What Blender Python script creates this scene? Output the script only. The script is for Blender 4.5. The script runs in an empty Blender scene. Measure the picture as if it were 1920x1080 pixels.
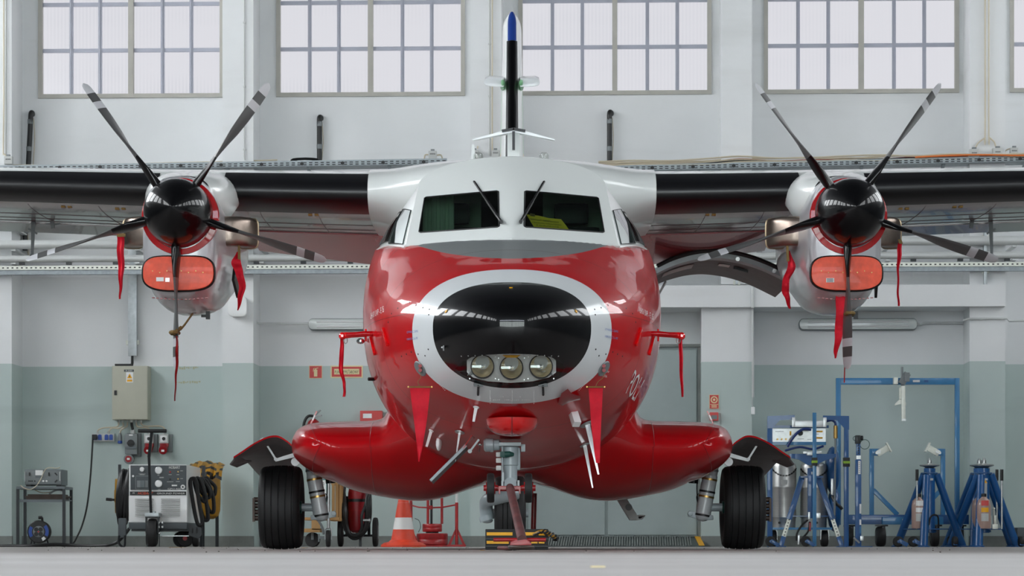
import bpy, bmesh, math, random
import numpy as np
from mathutils import Vector, Matrix
from mathutils.bvhtree import BVHTree
random.seed(7)
V = Vector
SC = bpy.context.scene
COL = SC.collection
# ------------------------------------------------------------------ camera, world, exposure
FP, CX, HY, CH = 5200.0, 960.0, 1018.0, 0.05     # focal length in pixels, centre column, horizon row, lens height
cam_d = bpy.data.cameras.new('camera')
cam_d.sensor_width = 36.0
cam_d.lens = FP / 1920 * 36.0
cam_d.shift_y = (HY - 540) / 1920
cam_d.clip_start, cam_d.clip_end = 0.2, 300
cam_d.dof.use_dof = True
cam_d.dof.focus_distance = 19.5
cam_d.dof.aperture_fstop = 13.0
cam = bpy.data.objects.new('camera', cam_d)
COL.objects.link(cam)
cam.location = (0, 0, CH)
cam.rotation_euler = (math.pi / 2, 0, 0)
SC.camera = cam
world = bpy.data.worlds.new('world')
SC.world = world
world.use_nodes = True
world.node_tree.nodes['Background'].inputs[0].default_value = (0.80, 0.86, 0.95, 1)
world.node_tree.nodes['Background'].inputs[1].default_value = 1.0
SC.view_settings.view_transform = 'Standard'
SC.view_settings.look = 'None'
SC.view_settings.exposure = -0.13
SC.view_settings.gamma = 1.0
SC.view_settings.use_curve_mapping = False
DAY = 17.0            # radiance of the side and gate glazing
BACKDAY = 0.86       # radiance of the shaded back-wall glazing
try:
    SC.cycles.use_denoising = True
    SC.cycles.max_bounces = 10
    SC.cycles.diffuse_bounces = 5
    SC.cycles.glossy_bounces = 4
    SC.cycles.caustics_reflective = False
    SC.cycles.caustics_refractive = False
    SC.cycles.sample_clamp_indirect = 8.0
except Exception:
    pass

# ------------------------------------------------------------------ materials
def lin(c):
    c = c / 255.0
    return c / 12.92 if c <= 0.04045 else ((c + 0.055) / 1.055) ** 2.4
def rgb(c):
    return (lin(c[0]), lin(c[1]), lin(c[2]), 1.0)
def mat(name, col, rough=0.5, metal=0.0, coat=0.0, noise=0.0, nscale=8.0, bump=0.0, spec=0.5, emit=None, es=0.0, stretch=(1, 1, 1)):
    m = bpy.data.materials.new(name)
    m.use_nodes = True
    nt = m.node_tree
    b = nt.nodes['Principled BSDF']
    b.inputs['Base Color'].default_value = rgb(col)
    b.inputs['Roughness'].default_value = rough
    b.inputs['Metallic'].default_value = metal
    b.inputs['Coat Weight'].default_value = coat
    b.inputs['Coat Roughness'].default_value = 0.03
    b.inputs['Specular IOR Level'].default_value = spec
    if emit:
        b.inputs['Emission Color'].default_value = rgb(emit)
        b.inputs['Emission Strength'].default_value = es
    if noise or bump:
        tc = nt.nodes.new('ShaderNodeTexCoord')
        mp = nt.nodes.new('ShaderNodeMapping')
        mp.inputs['Scale'].default_value = stretch
        nz = nt.nodes.new('ShaderNodeTexNoise')
        nz.inputs['Scale'].default_value = nscale
        nz.inputs['Detail'].default_value = 6
        nt.links.new(tc.outputs['Object'], mp.inputs[0])
        nt.links.new(mp.outputs[0], nz.inputs['Vector'])
        if noise:
            rp = nt.nodes.new('ShaderNodeValToRGB')
            a, c = [max(0.0, 1 - noise)] * 3, [1 + noise] * 3
            base = rgb(col)
            rp.color_ramp.elements[0].position = 0.3
            rp.color_ramp.elements[1].position = 0.7
            rp.color_ramp.elements[0].color = tuple(base[i] * a[i] for i in range(3)) + (1,)
            rp.color_ramp.elements[1].color = tuple(min(1, base[i] * c[i]) for i in range(3)) + (1,)
            nt.links.new(nz.outputs[0], rp.inputs[0])
            nt.links.new(rp.outputs[0], b.inputs['Base Color'])
        if bump:
            bp = nt.nodes.new('ShaderNodeBump')
            bp.inputs['Strength'].default_value = bump
            bp.inputs['Distance'].default_value = 0.01
            nt.links.new(nz.outputs[0], bp.inputs['Height'])
            nt.links.new(bp.outputs[0], b.inputs['Normal'])
    return m
def node(nt, t, **kw):
    n = nt.nodes.new(t)
    for k, v in kw.items():
        setattr(n, k, v)
    return n
def mth(nt, op, a, b=None, c=None):
    n = node(nt, 'ShaderNodeMath', operation=op)
    for i, s in enumerate((a, b, c)):
        if s is None: continue
        if isinstance(s, (int, float)): n.inputs[i].default_value = s
        else: nt.links.new(s, n.inputs[i])
    return n.outputs[0]
def mixc(nt, f, a, b):
    n = node(nt, 'ShaderNodeMix', data_type='RGBA')
    if isinstance(f, (int, float)): n.inputs[0].default_value = f
    else: nt.links.new(f, n.inputs[0])
    for i, s in ((6, a), (7, b)):
        if isinstance(s, tuple): n.inputs[i].default_value = s
        else: nt.links.new(s, n.inputs[i])
    return n.outputs[2]
def world_xyz(nt):
    g = node(nt, 'ShaderNodeNewGeometry')
    s = node(nt, 'ShaderNodeSeparateXYZ')
    nt.links.new(g.outputs['Position'], s.inputs[0])
    return g.outputs['Position'], s.outputs[0], s.outputs[1], s.outputs[2]
def obj_xyz(nt):
    g = node(nt, 'ShaderNodeTexCoord')
    s = node(nt, 'ShaderNodeSeparateXYZ')
    nt.links.new(g.outputs['Object'], s.inputs[0])
    return g.outputs['Object'], s.outputs[0], s.outputs[1], s.outputs[2]
def noise_tex(nt, vec, scale, detail=5, stretch=None):
    if stretch:
        mp = node(nt, 'ShaderNodeMapping')
        mp.inputs['Scale'].default_value = stretch
        nt.links.new(vec, mp.inputs[0]); vec = mp.outputs[0]
    n = node(nt, 'ShaderNodeTexNoise')
    n.inputs['Scale'].default_value = scale
    n.inputs['Detail'].default_value = detail
    nt.links.new(vec, n.inputs['Vector'])
    return n.outputs[0]
def ramp(nt, v, p0, p1):
    n = node(nt, 'ShaderNodeMapRange')
    n.inputs[1].default_value, n.inputs[2].default_value = p0, p1
    nt.links.new(v, n.inputs[0])
    return n.outputs[0]

M = {}
PAINT_LINE = 2.41
def wall_material():
    m = bpy.data.materials.new('two_tone_wall_paint'); m.use_nodes = True
    nt = m.node_tree; b = nt.nodes['Principled BSDF']
    P, x, y, z = world_xyz(nt)
    n1 = noise_tex(nt, P, 0.9, 6)
    n2 = noise_tex(nt, P, 0.5, 5, (0.4, 0.4, 3.5))
    up = mixc(nt, ramp(nt, n1, 0.35, 0.7), rgb((222, 224, 225)), rgb((230, 232, 233)))
    up = mixc(nt, mth(nt, 'MULTIPLY', ramp(nt, n2, 0.58, 0.8), 0.35), up, rgb((178, 177, 172)))
    lo = mixc(nt, ramp(nt, n1, 0.35, 0.7), rgb((183, 197, 194)), rgb((190, 204, 201)))
    lo = mixc(nt, mth(nt, 'MULTIPLY', ramp(nt, n2, 0.6, 0.8), 0.3), lo, rgb((138, 150, 149)))
    c = mixc(nt, mth(nt, 'LESS_THAN', z, PAINT_LINE), up, lo)
    nt.links.new(c, b.inputs['Base Color'])
    b.inputs['Roughness'].default_value = 0.55
    b.inputs['Specular IOR Level'].default_value = 0.3
    return m
M['wall'] = wall_material()
def floor_material():
    m = bpy.data.materials.new('worn_painted_concrete'); m.use_nodes = True
    nt = m.node_tree; b = nt.nodes['Principled BSDF']
    P, x, y, z = world_xyz(nt)
    n1 = noise_tex(nt, P, 0.8, 8, (0.5, 1.2, 1))
    n2 = noise_tex(nt, P, 9.0, 8)
    c = mixc(nt, ramp(nt, n1, 0.3, 0.7), rgb((196, 193, 191)), rgb((212, 210, 209)))
    c = mixc(nt, mth(nt, 'MULTIPLY', ramp(nt, n2, 0.6, 0.75), 0.5), c, rgb((150, 144, 140)))
    far = ramp(nt, y, 11.0, 15.0)  # shade and dim reflections around the airplane, put into the far floor's colour
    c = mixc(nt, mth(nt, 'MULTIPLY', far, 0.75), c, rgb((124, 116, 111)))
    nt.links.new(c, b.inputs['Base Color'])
    nt.links.new(mth(nt, 'ADD', mth(nt, 'MULTIPLY', n2, 0.25), 0.35), b.inputs['Roughness'])
    bp = node(nt, 'ShaderNodeBump'); bp.inputs['Strength'].default_value = 0.15; bp.inputs['Distance'].default_value = 0.002
    nt.links.new(n2, bp.inputs['Height']); nt.links.new(bp.outputs[0], b.inputs['Normal'])
    return m
M['floor'] = floor_material()
def glazing(name, strength, col, ribs):
    m = bpy.data.materials.new(name); m.use_nodes = True
    nt = m.node_tree; nt.nodes.remove(nt.nodes['Principled BSDF'])
    out = nt.nodes['Material Output']
    e = node(nt, 'ShaderNodeEmission'); e.inputs[1].default_value = strength
    e.inputs[0].default_value = rgb(col)
    if ribs:
        O, x, y, z = world_xyz(nt)
        s = mth(nt, 'SINE', mth(nt, 'MULTIPLY', x, 2 * math.pi / 0.048))
        n = noise_tex(nt, O, 0.55, 4, (0.5, 0.5, 1.6))
        zz = ramp(nt, z, 6.7, 6.05)
        k = mth(nt, 'MULTIPLY', ramp(nt, n, 0.5, 0.75), 0.25)
        f = mth(nt, 'ADD', mth(nt, 'MULTIPLY', s, 0.008), mth(nt, 'MULTIPLY', mth(nt, 'ADD', s, 1.2), mth(nt, 'MULTIPLY', k, 0.28)))
        f = mth(nt, 'MAXIMUM', f, 0.0)
        c = mixc(nt, f, rgb(col), rgb((150, 158, 178)))
        nt.links.new(c, e.inputs[0])
    g = node(nt, 'ShaderNodeBsdfGlossy'); g.inputs[1].default_value = 0.15
    mx = node(nt, 'ShaderNodeMixShader'); mx.inputs[0].default_value = 0.03
    nt.links.new(e.outputs[0], mx.inputs[1]); nt.links.new(g.outputs[0], mx.inputs[2])
    nt.links.new(mx.outputs[0], out.inputs[0])
    return m
M['glaze_back'] = glazing('ribbed_daylit_glazing', BACKDAY, (248, 248, 255), True)
M['glaze_right'] = glazing('daylit_glazing_shaded', DAY * 0.55, (244, 248, 251), False)
M['glaze_side'] = glazing('daylit_glazing', DAY, (244, 248, 251), False)
M['glaze_gate'] = glazing('daylit_gate_glazing', 13.0, (232, 243, 242), False)
M['glaze_strip'] = glazing('daylit_gate_strip', 11.0, (232, 240, 255), False)
def thin_glass(name, tint, refl):
    m = bpy.data.materials.new(name); m.use_nodes = True
    nt = m.node_tree; nt.nodes.remove(nt.nodes['Principled BSDF'])
    out = nt.nodes['Material Output']
    t = node(nt, 'ShaderNodeBsdfTransparent'); t.inputs[0].default_value = rgb(tint)
    g = node(nt, 'ShaderNodeBsdfGlossy'); g.inputs[1].default_value = 0.02
    lw = node(nt, 'ShaderNodeLayerWeight'); lw.inputs[0].default_value = 0.5
    f = mth(nt, 'ADD', mth(nt, 'MULTIPLY', mth(nt, 'POWER', lw.outputs[1], 5.0), 0.9), 0.04 + refl)
    mx = node(nt, 'ShaderNodeMixShader')
    nt.links.new(f, mx.inputs[0]); nt.links.new(t.outputs[0], mx.inputs[1]); nt.links.new(g.outputs[0], mx.inputs[2])
    nt.links.new(mx.outputs[0], out.inputs[0])
    return m
M['windshield'] = thin_glass('green_tinted_glass', (160, 180, 169), 0.0)
M['clear'] = thin_glass('clear_lens', (240, 242, 240), 0.02)
M['side_glass'] = thin_glass('side_glass', (200, 215, 212), 0.3)
RED, WHT = (186, 3, 15), (222, 226, 224)
def nose_material():
    m = bpy.data.materials.new('nose_livery_paint'); m.use_nodes = True
    nt = m.node_tree; b = nt.nodes['Principled BSDF']
    P, x, y, z = obj_xyz(nt)         # object space: y measured from the main axle
    D = mth(nt, 'ADD', y, 21.9)
    x2 = mth(nt, 'MULTIPLY', x, x)
    ag = mth(nt, 'MULTIPLY', mth(nt, 'GREATER_THAN', D, mth(nt, 'ADD', mth(nt, 'MULTIPLY', x2, 2.0), 17.74)), mth(nt, 'GREATER_THAN', z, 1.80))
    n = noise_tex(nt, P, 1.3, 3)
    c = mixc(nt, ag, rgb(RED), rgb((112, 116, 117)))
    ln = None
    for d0 in (17.98, 18.72, 19.35):
        l = mth(nt, 'LESS_THAN', mth(nt, 'ABSOLUTE', mth(nt, 'SUBTRACT', D, d0)), 0.0025)
        ln = l if ln is None else mth(nt, 'MAXIMUM', ln, l)
    l = mth(nt, 'MULTIPLY', mth(nt, 'LESS_THAN', mth(nt, 'ABSOLUTE', mth(nt, 'SUBTRACT', z, 1.50)), 0.002), mth(nt, 'LESS_THAN', D, 18.9))
    ln = mth(nt, 'MAXIMUM', ln, l)
    c = mixc(nt, mth(nt, 'MULTIPLY', ln, 0.75), c, rgb((60, 10, 12)))
    nt.links.new(c, b.inputs['Base Color'])
    nt.links.new(mth(nt, 'ADD', mth(nt, 'MULTIPLY', ag, 0.2), 0.35), b.inputs['Roughness'])
    b.inputs['Specular IOR Level'].default_value = 0.15
    nt.links.new(mth(nt, 'SUBTRACT', 0.65, mth(nt, 'MULTIPLY', ag, 0.5)), b.inputs['Coat Weight'])
    b.inputs['Coat Roughness'].default_value = 0.03
    bp = node(nt, 'ShaderNodeBump'); bp.inputs['Strength'].default_value = 0.12; bp.inputs['Distance'].default_value = 0.02
    nt.links.new(noise_tex(nt, P, 3.2, 2), bp.inputs['Height'])
    nt.links.new(bp.outputs[0], b.inputs['Coat Normal'])
    return m
M['nose'] = nose_material()
M['red'] = mat('glossy_red_paint', RED, 0.35, 0, 0.65, spec=0.1)
M['red_dull'] = mat('worn_red_paint', (165, 28, 32), 0.4, 0, 0.2, 0.25, 14)
M['red_worn'] = mat('scuffed_dark_red_paint', (92, 50, 50), 0.55, 0, 0.0, 0.4, 9)
M['red_ring'] = mat('dark_red_paint', (150, 14, 24), 0.3, 0, 0.6)
M['cloth_red'] = mat('red_pennant_cloth', (214, 8, 40), 0.75, 0, 0, 0.08, 30)
M['white'] = mat('glossy_white_paint', WHT, 0.3, 0, 0.7)
M['ring'] = mat('white_nose_ring_paint', (214, 218, 220), 0.3, 0, 0.6, 0.03, 3)
M['silver'] = mat('silver_cowling_paint', (205, 206, 210), 0.28, 0.35, 0.6)
M['under'] = mat('pale_metal_wing_skin', (176, 172, 172), 0.2, 0.55, 0.3, 0.12, 3, stretch=(0.4, 3, 1))
M['flap'] = mat('red_flap_paint', (176, 74, 80), 0.22, 0.15, 0.9, 0.1, 4)
M['black'] = mat('glossy_black_paint', (7, 7, 9), 0.3, 0, 0.6, spec=0.1)
M['boot'] = mat('black_rubber_boot', (13, 13, 16), 0.33, 0, 0.1, 0.15, 6)
M['rubber'] = mat('tyre_rubber', (20, 20, 21), 0.62, 0, 0, 0.2, 12)
M['blade_gray'] = mat('dark_gray_blade', (84, 84, 84), 0.38, 0.0, 0.2)
M['blade_white'] = mat('pale_blade_band', (205, 206, 210), 0.35, 0, 0.2)
M['orange'] = mat('orange_cover_paint', (232, 80, 48), 0.45, 0, 0.1, 0.14, 18)
M['exhaust'] = mat('heat_tinted_steel', (146, 132, 122), 0.28, 0.9, 0, 0.3, 7)
M['brass'] = mat('brass', (196, 160, 96), 0.35, 0.9)
M['gear'] = mat('blue_gray_gear_paint', (160, 172, 176), 0.38, 0, 0.2, 0.05, 10)
M['gear_w'] = mat('pale_gear_paint', (204, 208, 210), 0.35, 0, 0.3)
M['door_in'] = mat('gray_door_lining', (104, 101, 101), 0.55, 0, 0, 0.12, 12)
M['steel'] = mat('bare_steel', (186, 188, 188), 0.3, 0.9, 0, 0.08, 20)
M['galv'] = mat('galvanised_steel', (176, 182, 184), 0.4, 0.6, 0, 0.12, 15)
M['pipe'] = mat('pale_painted_pipe', (196, 199, 198), 0.35, 0.1, 0.3, 0.05, 3)
M['tray'] = mat('galvanised_tray', (150, 158, 162), 0.45, 0.4, 0, 0.15, 20)
M['dark'] = mat('black_plastic', (16, 17, 18), 0.45)
M['dark_metal'] = mat('black_painted_steel', (30, 34, 37), 0.4, 0.2, 0.1)
M['inst'] = mat('gray_instrument_case', (98, 106, 110), 0.45, 0.1)
M['cab'] = mat('beige_gray_cabinet_paint', (178, 178, 162), 0.45, 0, 0, 0.03, 5)
M['plastic_gray'] = mat('light_gray_plastic', (190, 192, 190), 0.5)
M['plastic_mid'] = mat('mid_gray_plastic', (120, 126, 128), 0.5)
M['socket_blue'] = mat('blue_plastic', (24, 70, 156), 0.4)
M['socket_red'] = mat('red_plastic', (150, 16, 26), 0.4)
M['cable_b'] = mat('beige_cable', (196, 186, 164), 0.5)
M['cable_o'] = mat('orange_cable', (220, 120, 60), 0.5)
M['cable_r'] = mat('dark_red_cable', (150, 70, 60), 0.5)
M['pale'] = mat('white_enamel', (232, 233, 233), 0.35, 0, 0.3)
M['gpu_dark'] = mat('dark_gray_panel', (66, 73, 77), 0.45)
M['yellow'] = mat('yellow_paint', (236, 172, 16), 0.5, 0, 0, 0.1, 12)
M['yellow_dk'] = mat('dull_yellow_paint', (168, 122, 22), 0.5, 0, 0, 0.2, 6)
M['paper_y'] = mat('yellow_paper', (252, 214, 60), 0.7)
M['ink'] = mat('black_ink', (22, 22, 24), 0.6)
M['ink_blue'] = mat('blue_ink', (96, 120, 178), 0.6)
M['ink_white'] = mat('white_lettering', (228, 228, 226), 0.5)
M['ink_orange'] = mat('orange_lettering', (214, 76, 36), 0.5)
M['sign_red'] = mat('red_sign', (206, 76, 74), 0.5)
M['sign_cream'] = mat('cream_sign_print', (232, 216, 168), 0.5)
M['blue'] = mat('blue_equipment_paint', (14, 80, 138), 0.4, 0, 0.3, 0.08, 6)
M['blue_lt'] = mat('light_blue_equipment_paint', (40, 116, 166), 0.4, 0, 0.3, 0.08, 6)
M['zinc'] = mat('zinc_plate', (214, 216, 206), 0.4, 0.35, 0, 0.06, 20)
M['cyl'] = mat('brushed_cylinder_steel', (178, 178, 176), 0.33, 0.8, 0, 0.06, 5, stretch=(1, 1, 12))
M['tank'] = mat('translucent_oil_tank', (168, 140, 130), 0.4, 0, 0.2)
M['board_brown'] = mat('dark_brown_board', (72, 60, 52), 0.7, 0, 0, 0.2, 9)
M['hall'] = mat('side_wall_sheet', (84, 89, 91), 0.6)
M['grit'] = mat('grit', (96, 90, 84), 0.8)
M['rim'] = mat('tan_steel_rim', (178, 160, 132), 0.4, 0.8)
M['seam'] = mat('dark_skin_joint', (112, 96, 98), 0.5)
M['rust'] = mat('rusty_steel', (74, 62, 56), 0.5, 0.5, 0, 0.3, 12)
M['wood'] = mat('pale_pine', (188, 146, 92), 0.6, 0, 0, 0.22, 5, stretch=(1, 1, 0.2))
M['cone'] = mat('orange_rubber', (214, 66, 38), 0.5, 0, 0, 0.1, 10)
M['cone_w'] = mat('white_reflective_band', (222, 222, 220), 0.45)
M['strap'] = mat('brown_webbing', (128, 104, 60), 0.8)
M['green'] = mat('green_band', (150, 190, 60), 0.6)
M['cap_green'] = mat('dark_green_cap', (16, 70, 62), 0.5)
M['chrome'] = mat('chrome', (225, 225, 225), 0.08, 1.0)
M['bowl'] = mat('lamp_reflector', (240, 222, 190), 0.32, 1.0)
M['lamp_red'] = mat('red_lens', (232, 8, 14), 0.2, 0, 1.0)
M['interior'] = mat('cockpit_trim', (206, 222, 206), 0.8)
M['frame'] = mat('putty_window_frame', (176, 174, 166), 0.5, 0, 0, 0.06, 4)
M['bar'] = mat('aluminium_glazing_bar', (168, 170, 182), 0.4, 0.3)
M['door'] = mat('gray_door_paint', (158, 170, 169), 0.45, 0, 0, 0.05, 3)
M['base'] = mat('gray_skirting_paint', (122, 126, 123), 0.55, 0, 0, 0.15, 6)
M['ceil'] = mat('ceiling_sheet', (72, 74, 78), 0.7)
M['ramp'] = mat('ribbed_gray_rubber', (70, 80, 80), 0.5)
M['tail_blue'] = mat('blue_tail_paint', (30, 62, 140), 0.3, 0, 0.6)
M['lens_cover'] = mat('frosted_tube_cover', (206, 212, 210), 0.25, 0, 0.5)
M['teal'] = mat('teal_print', (70, 176, 172), 0.5)
M['maroon'] = mat('maroon_print', (136, 40, 62), 0.5)

# ------------------------------------------------------------------ mesh builder
WM = {}
class MB:
    def __init__(s, xf=None, mir=False):
        s.v, s.f, s.m, s.xf, s.mir = [], [], [], xf, mir
    def pt(s, p):
        p = V(p)
        if s.mir: p = V((-p.x, p.y, p.z))
        if s.xf is not None: p = s.xf @ p
        s.v.append(p); return len(s.v) - 1
    def face(s, ids, m=0):
        s.f.append(tuple(ids)); s.m.append(m)
    def poly(s, pts, m=0):
        s.face([s.pt(p) for p in pts], m)
    def box(s, x0, y0, z0, x1, y1, z1, m=0):
        a = [s.pt((x, y, z)) for z in (z0, z1) for y in (y0, y1) for x in (x0, x1)]
        for q in ((0, 2, 3, 1), (4, 5, 7, 6), (0, 1, 5, 4), (2, 6, 7, 3), (0, 4, 6, 2), (1, 3, 7, 5)):
            s.face([a[i] for i in q], m)
        return s
    def bar(s, p0, p1, w, h=None, up=(0, 0, 1), m=0, w1=None, h1=None):
        p0, p1 = V(p0), V(p1); h = h or w; w1 = w1 or w; h1 = h1 or (h if w1 == w else h * w1 / w)
        d = (p1 - p0).normalized(); up = V(up)
        if abs(d.dot(up)) > 0.98: up = V((0, 1, 0)) if abs(d.y) < 0.9 else V((1, 0, 0))
        sx = d.cross(up).normalized(); sy = sx.cross(d)
        a = []
        for p, ww, hh in ((p0, w, h), (p1, w1, h1)):
            for i, j in ((-1, -1), (1, -1), (1, 1), (-1, 1)):
                a.append(s.pt(p + sx * (i * ww / 2) + sy * (j * hh / 2)))
        for q in ((0, 1, 2, 3), (7, 6, 5, 4), (0, 4, 5, 1), (1, 5, 6, 2), (2, 6, 7, 3), (3, 7, 4, 0)):
            s.face([a[i] for i in q], m)
        return s
    def tube(s, pts, r, n=8, m=0, caps=True, closed=False):
        pts = [V(p) for p in pts]
        rs = r if isinstance(r, (list, tuple)) else [r] * len(pts)
        rings = []; prev = None
        k = len(pts)
        for i, p in enumerate(pts):
            a = pts[(i - 1) % k] if (i or closed) else p
            b = pts[(i + 1) % k] if (i < k - 1 or closed) else p
            d = (b - a)
            d = d.normalized() if d.length > 1e-9 else V((0, 0, 1))
            if prev is None:
                u = V((0, 0, 1)) if abs(d.z) < 0.9 else V((1, 0, 0))
                sx = d.cross(u).normalized()
            else:
                sx = (prev - d * prev.dot(d))
                sx = sx.normalized() if sx.length > 1e-6 else d.orthogonal().normalized()
            prev = sx; sy = d.cross(sx)
            rings.append([s.pt(p + (sx * math.cos(2 * math.pi * j / n) + sy * math.sin(2 * math.pi * j / n)) * rs[i]) for j in range(n)])
        R = len(rings)
        for i in range(R if closed else R - 1):
            A, B = rings[i], rings[(i + 1) % R]
            for j in range(n):
                s.face((A[j], A[(j + 1) % n], B[(j + 1) % n], B[j]), m)
        if caps and not closed:
            s.face(rings[0][::-1], m); s.face(rings[-1], m)
        return s
    def lathe(s, prof, o=(0, 0, 0), axis=(0, 0, 1), n=24, m=0, caps=True, mf=None):
        o, ax = V(o), V(axis).normalized()
        u = ax.orthogonal().normalized(); w = ax.cross(u)
        rings = [[s.pt(o + ax * h + (u * math.cos(2 * math.pi * j / n) + w * math.sin(2 * math.pi * j / n)) * max(r, 1e-4)) for j in range(n)] for r, h in prof]
        for i in range(len(rings) - 1):
            A, B = rings[i], rings[i + 1]
            for j in range(n):
                s.face((A[j], A[(j + 1) % n], B[(j + 1) % n], B[j]), mf[i] if mf else m)
        if caps:
            s.face(rings[0][::-1], mf[0] if mf else m); s.face(rings[-1], mf[-1] if mf else m)
        return s
    def cyl(s, p0, p1, r, n=16, m=0, r1=None):
        p0, p1 = V(p0), V(p1)
        return s.lathe([(r, 0), (r if r1 is None else r1, (p1 - p0).length)], p0, p1 - p0, n, m)
    def prism(s, pts, vec, m=0, ms=None):
        vec = V(vec)
        a = [s.pt(p) for p in pts]; b = [s.pt(V(p) + vec) for p in pts]
        s.face(a, m); s.face(b[::-1], m); k = len(pts)
        for i in range(k):
            s.face((a[i], b[i], b[(i + 1) % k], a[(i + 1) % k]), m if ms is None else ms)
        return s
    def grid(s, rows, m=0, cu=False, cv=False, mf=None):
        ids = [[s.pt(p) for p in r] for r in rows]
        R, C = len(ids), len(ids[0])
        for i in range(R if cv else R - 1):
            for j in range(C if cu else C - 1):
                s.face((ids[i][j], ids[i][(j + 1) % C], ids[(i + 1) % R][(j + 1) % C], ids[(i + 1) % R][j]), mf(i, j) if mf else m)
        return ids
    def sheet(s, rows, off, m=0, mb=None, mr=None):
        off = V(off); mb = m if mb is None else mb; mr = m if mr is None else mr
        A = [[s.pt(p) for p in r] for r in rows]
        B = [[s.pt(V(p) + off) for p in r] for r in rows]
        R, C = len(A), len(A[0])
        for i in range(R - 1):
            for j in range(C - 1):
                s.face((A[i][j], A[i][j + 1], A[i + 1][j + 1], A[i + 1][j]), m)
                s.face((B[i][j], B[i + 1][j], B[i + 1][j + 1], B[i][j + 1]), mb)
        for j in range(C - 1):
            s.face((A[0][j], B[0][j], B[0][j + 1], A[0][j + 1]), mr)
            s.face((A[-1][j], A[-1][j + 1], B[-1][j + 1], B[-1][j]), mr)
        for i in range(R - 1):
            s.face((A[i][0], A[i + 1][0], B[i + 1][0], B[i][0]), mr)
            s.face((A[i][-1], B[i][-1], B[i + 1][-1], A[i + 1][-1]), mr)
        return s
    def ball(s, c, r, n=14, m=0):
        c = V(c); r = V(r) if not isinstance(r, (int, float)) else V((r, r, r))
        rows = []
        for i in range(n // 2 + 1):
            t = math.pi * i / (n // 2)
            rows.append([c + V((r.x * math.sin(t) * math.cos(2 * math.pi * j / n), r.y * math.sin(t) * math.sin(2 * math.pi * j / n), r.z * math.cos(t))) for j in range(n)])
        s.grid(rows, m, cu=True); return s
    def text(s, body, fn, m=0, lift=None):
        tv, tf = text_mesh(body)
        k = len(s.v)
        for u, w in tv: s.pt(fn(u, w))
        for f in tf: s.face([k + i for i in f], m)
        return s
    def build(s, name, mats, parent=None, smooth=38, bevel=0.0, origin=None, kind=None, weld=True, fixn=True):
        if not isinstance(mats, (list, tuple)): mats = [mats]
        mats = [M[x] if isinstance(x, str) else x for x in mats]
        me = bpy.data.meshes.new(name)
        if parent is not None: W = WM[parent]
        else:
            if origin is None:
                xs = [p.x for p in s.v]; ys = [p.y for p in s.v]; zs = [p.z for p in s.v]
                origin = V(((min(xs) + max(xs)) / 2, (min(ys) + max(ys)) / 2, min(zs)))
            W = Matrix.Translation(origin)
        inv = W.inverted()
        me.from_pydata([inv @ p for p in s.v], [], s.f)
        for mm in mats: me.materials.append(mm)
        me.polygons.foreach_set('material_index', s.m)
        bm = bmesh.new(); bm.from_mesh(me)
        if weld: bmesh.ops.remove_doubles(bm, verts=bm.verts, dist=1e-5)
        bmesh.ops.dissolve_degenerate(bm, edges=bm.edges, dist=1e-6)
        if fixn: bmesh.ops.recalc_face_normals(bm, faces=bm.faces)
        if bevel:
            es = [e for e in bm.edges if len(e.link_faces) == 2 and e.calc_face_angle(0) > 0.7]
            try: bmesh.ops.bevel(bm, geom=es, offset=bevel, segments=2, profile=0.7, affect='EDGES', clamp_overlap=True)
            except Exception: pass
        bm.to_mesh(me); bm.free()
        if smooth:
            me.polygons.foreach_set('use_smooth', [True] * len(me.polygons))
            me.set_sharp_from_angle(angle=math.radians(smooth))
        o = bpy.data.objects.new(name, me); COL.objects.link(o)
        WM[o] = W
        if parent is not None: o.parent = parent
        else: o.location = origin
        if kind: o['kind'] = kind
        return o
_txt = {}
def text_mesh(body):
    if body in _txt: return _txt[body]
    cu = bpy.data.curves.new('t', 'FONT'); cu.body = body; cu.resolution_u = 2
    ob = bpy.data.objects.new('t', cu); COL.objects.link(ob)
    dg = bpy.context.evaluated_depsgraph_get()
    me = bpy.data.meshes.new_from_object(ob.evaluated_get(dg))
    vs = [(v.co.x, v.co.y) for v in me.vertices]
    fs = [tuple(p.vertices) for p in me.polygons]
    bpy.data.objects.remove(ob); bpy.data.curves.remove(cu); bpy.data.meshes.remove(me)
    x0, x1 = min(v[0] for v in vs), max(v[0] for v in vs)
    y0, y1 = min(v[1] for v in vs), max(v[1] for v in vs)
    r = ([((v[0] - x0) / (x1 - x0), (v[1] - y0) / (y1 - y0)) for v in vs], fs)
    _txt[body] = r; return r
def root(name, label, cat, loc=(0, 0, 0), group=None, kind=None):
    o = bpy.data.objects.new(name, None); COL.objects.link(o)
    o.location = loc; o.empty_display_size = 0.1
    WM[o] = Matrix.Translation(V(loc))
    if label: o['label'] = label
    if cat: o['category'] = cat
    if group: o['group'] = group
    if kind: o['kind'] = kind
    return o
def tag(o, label, cat, group=None):
    o['label'] = label; o['category'] = cat
    if group: o['group'] = group
    return o
def lab(o, label):
    o['label'] = label; return o
def copy_tree(o, parent=None, shift=(0, 0, 0), label=None):
    c = o.copy(); COL.objects.link(c)
    if parent is not None: c.parent = parent
    c.location = c.location + V(shift)
    WM[c] = Matrix.Translation(V(shift)) @ WM[o]
    for ch in list(o.children): copy_tree(ch, c)
    if label: c['label'] = label
    return c
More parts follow.
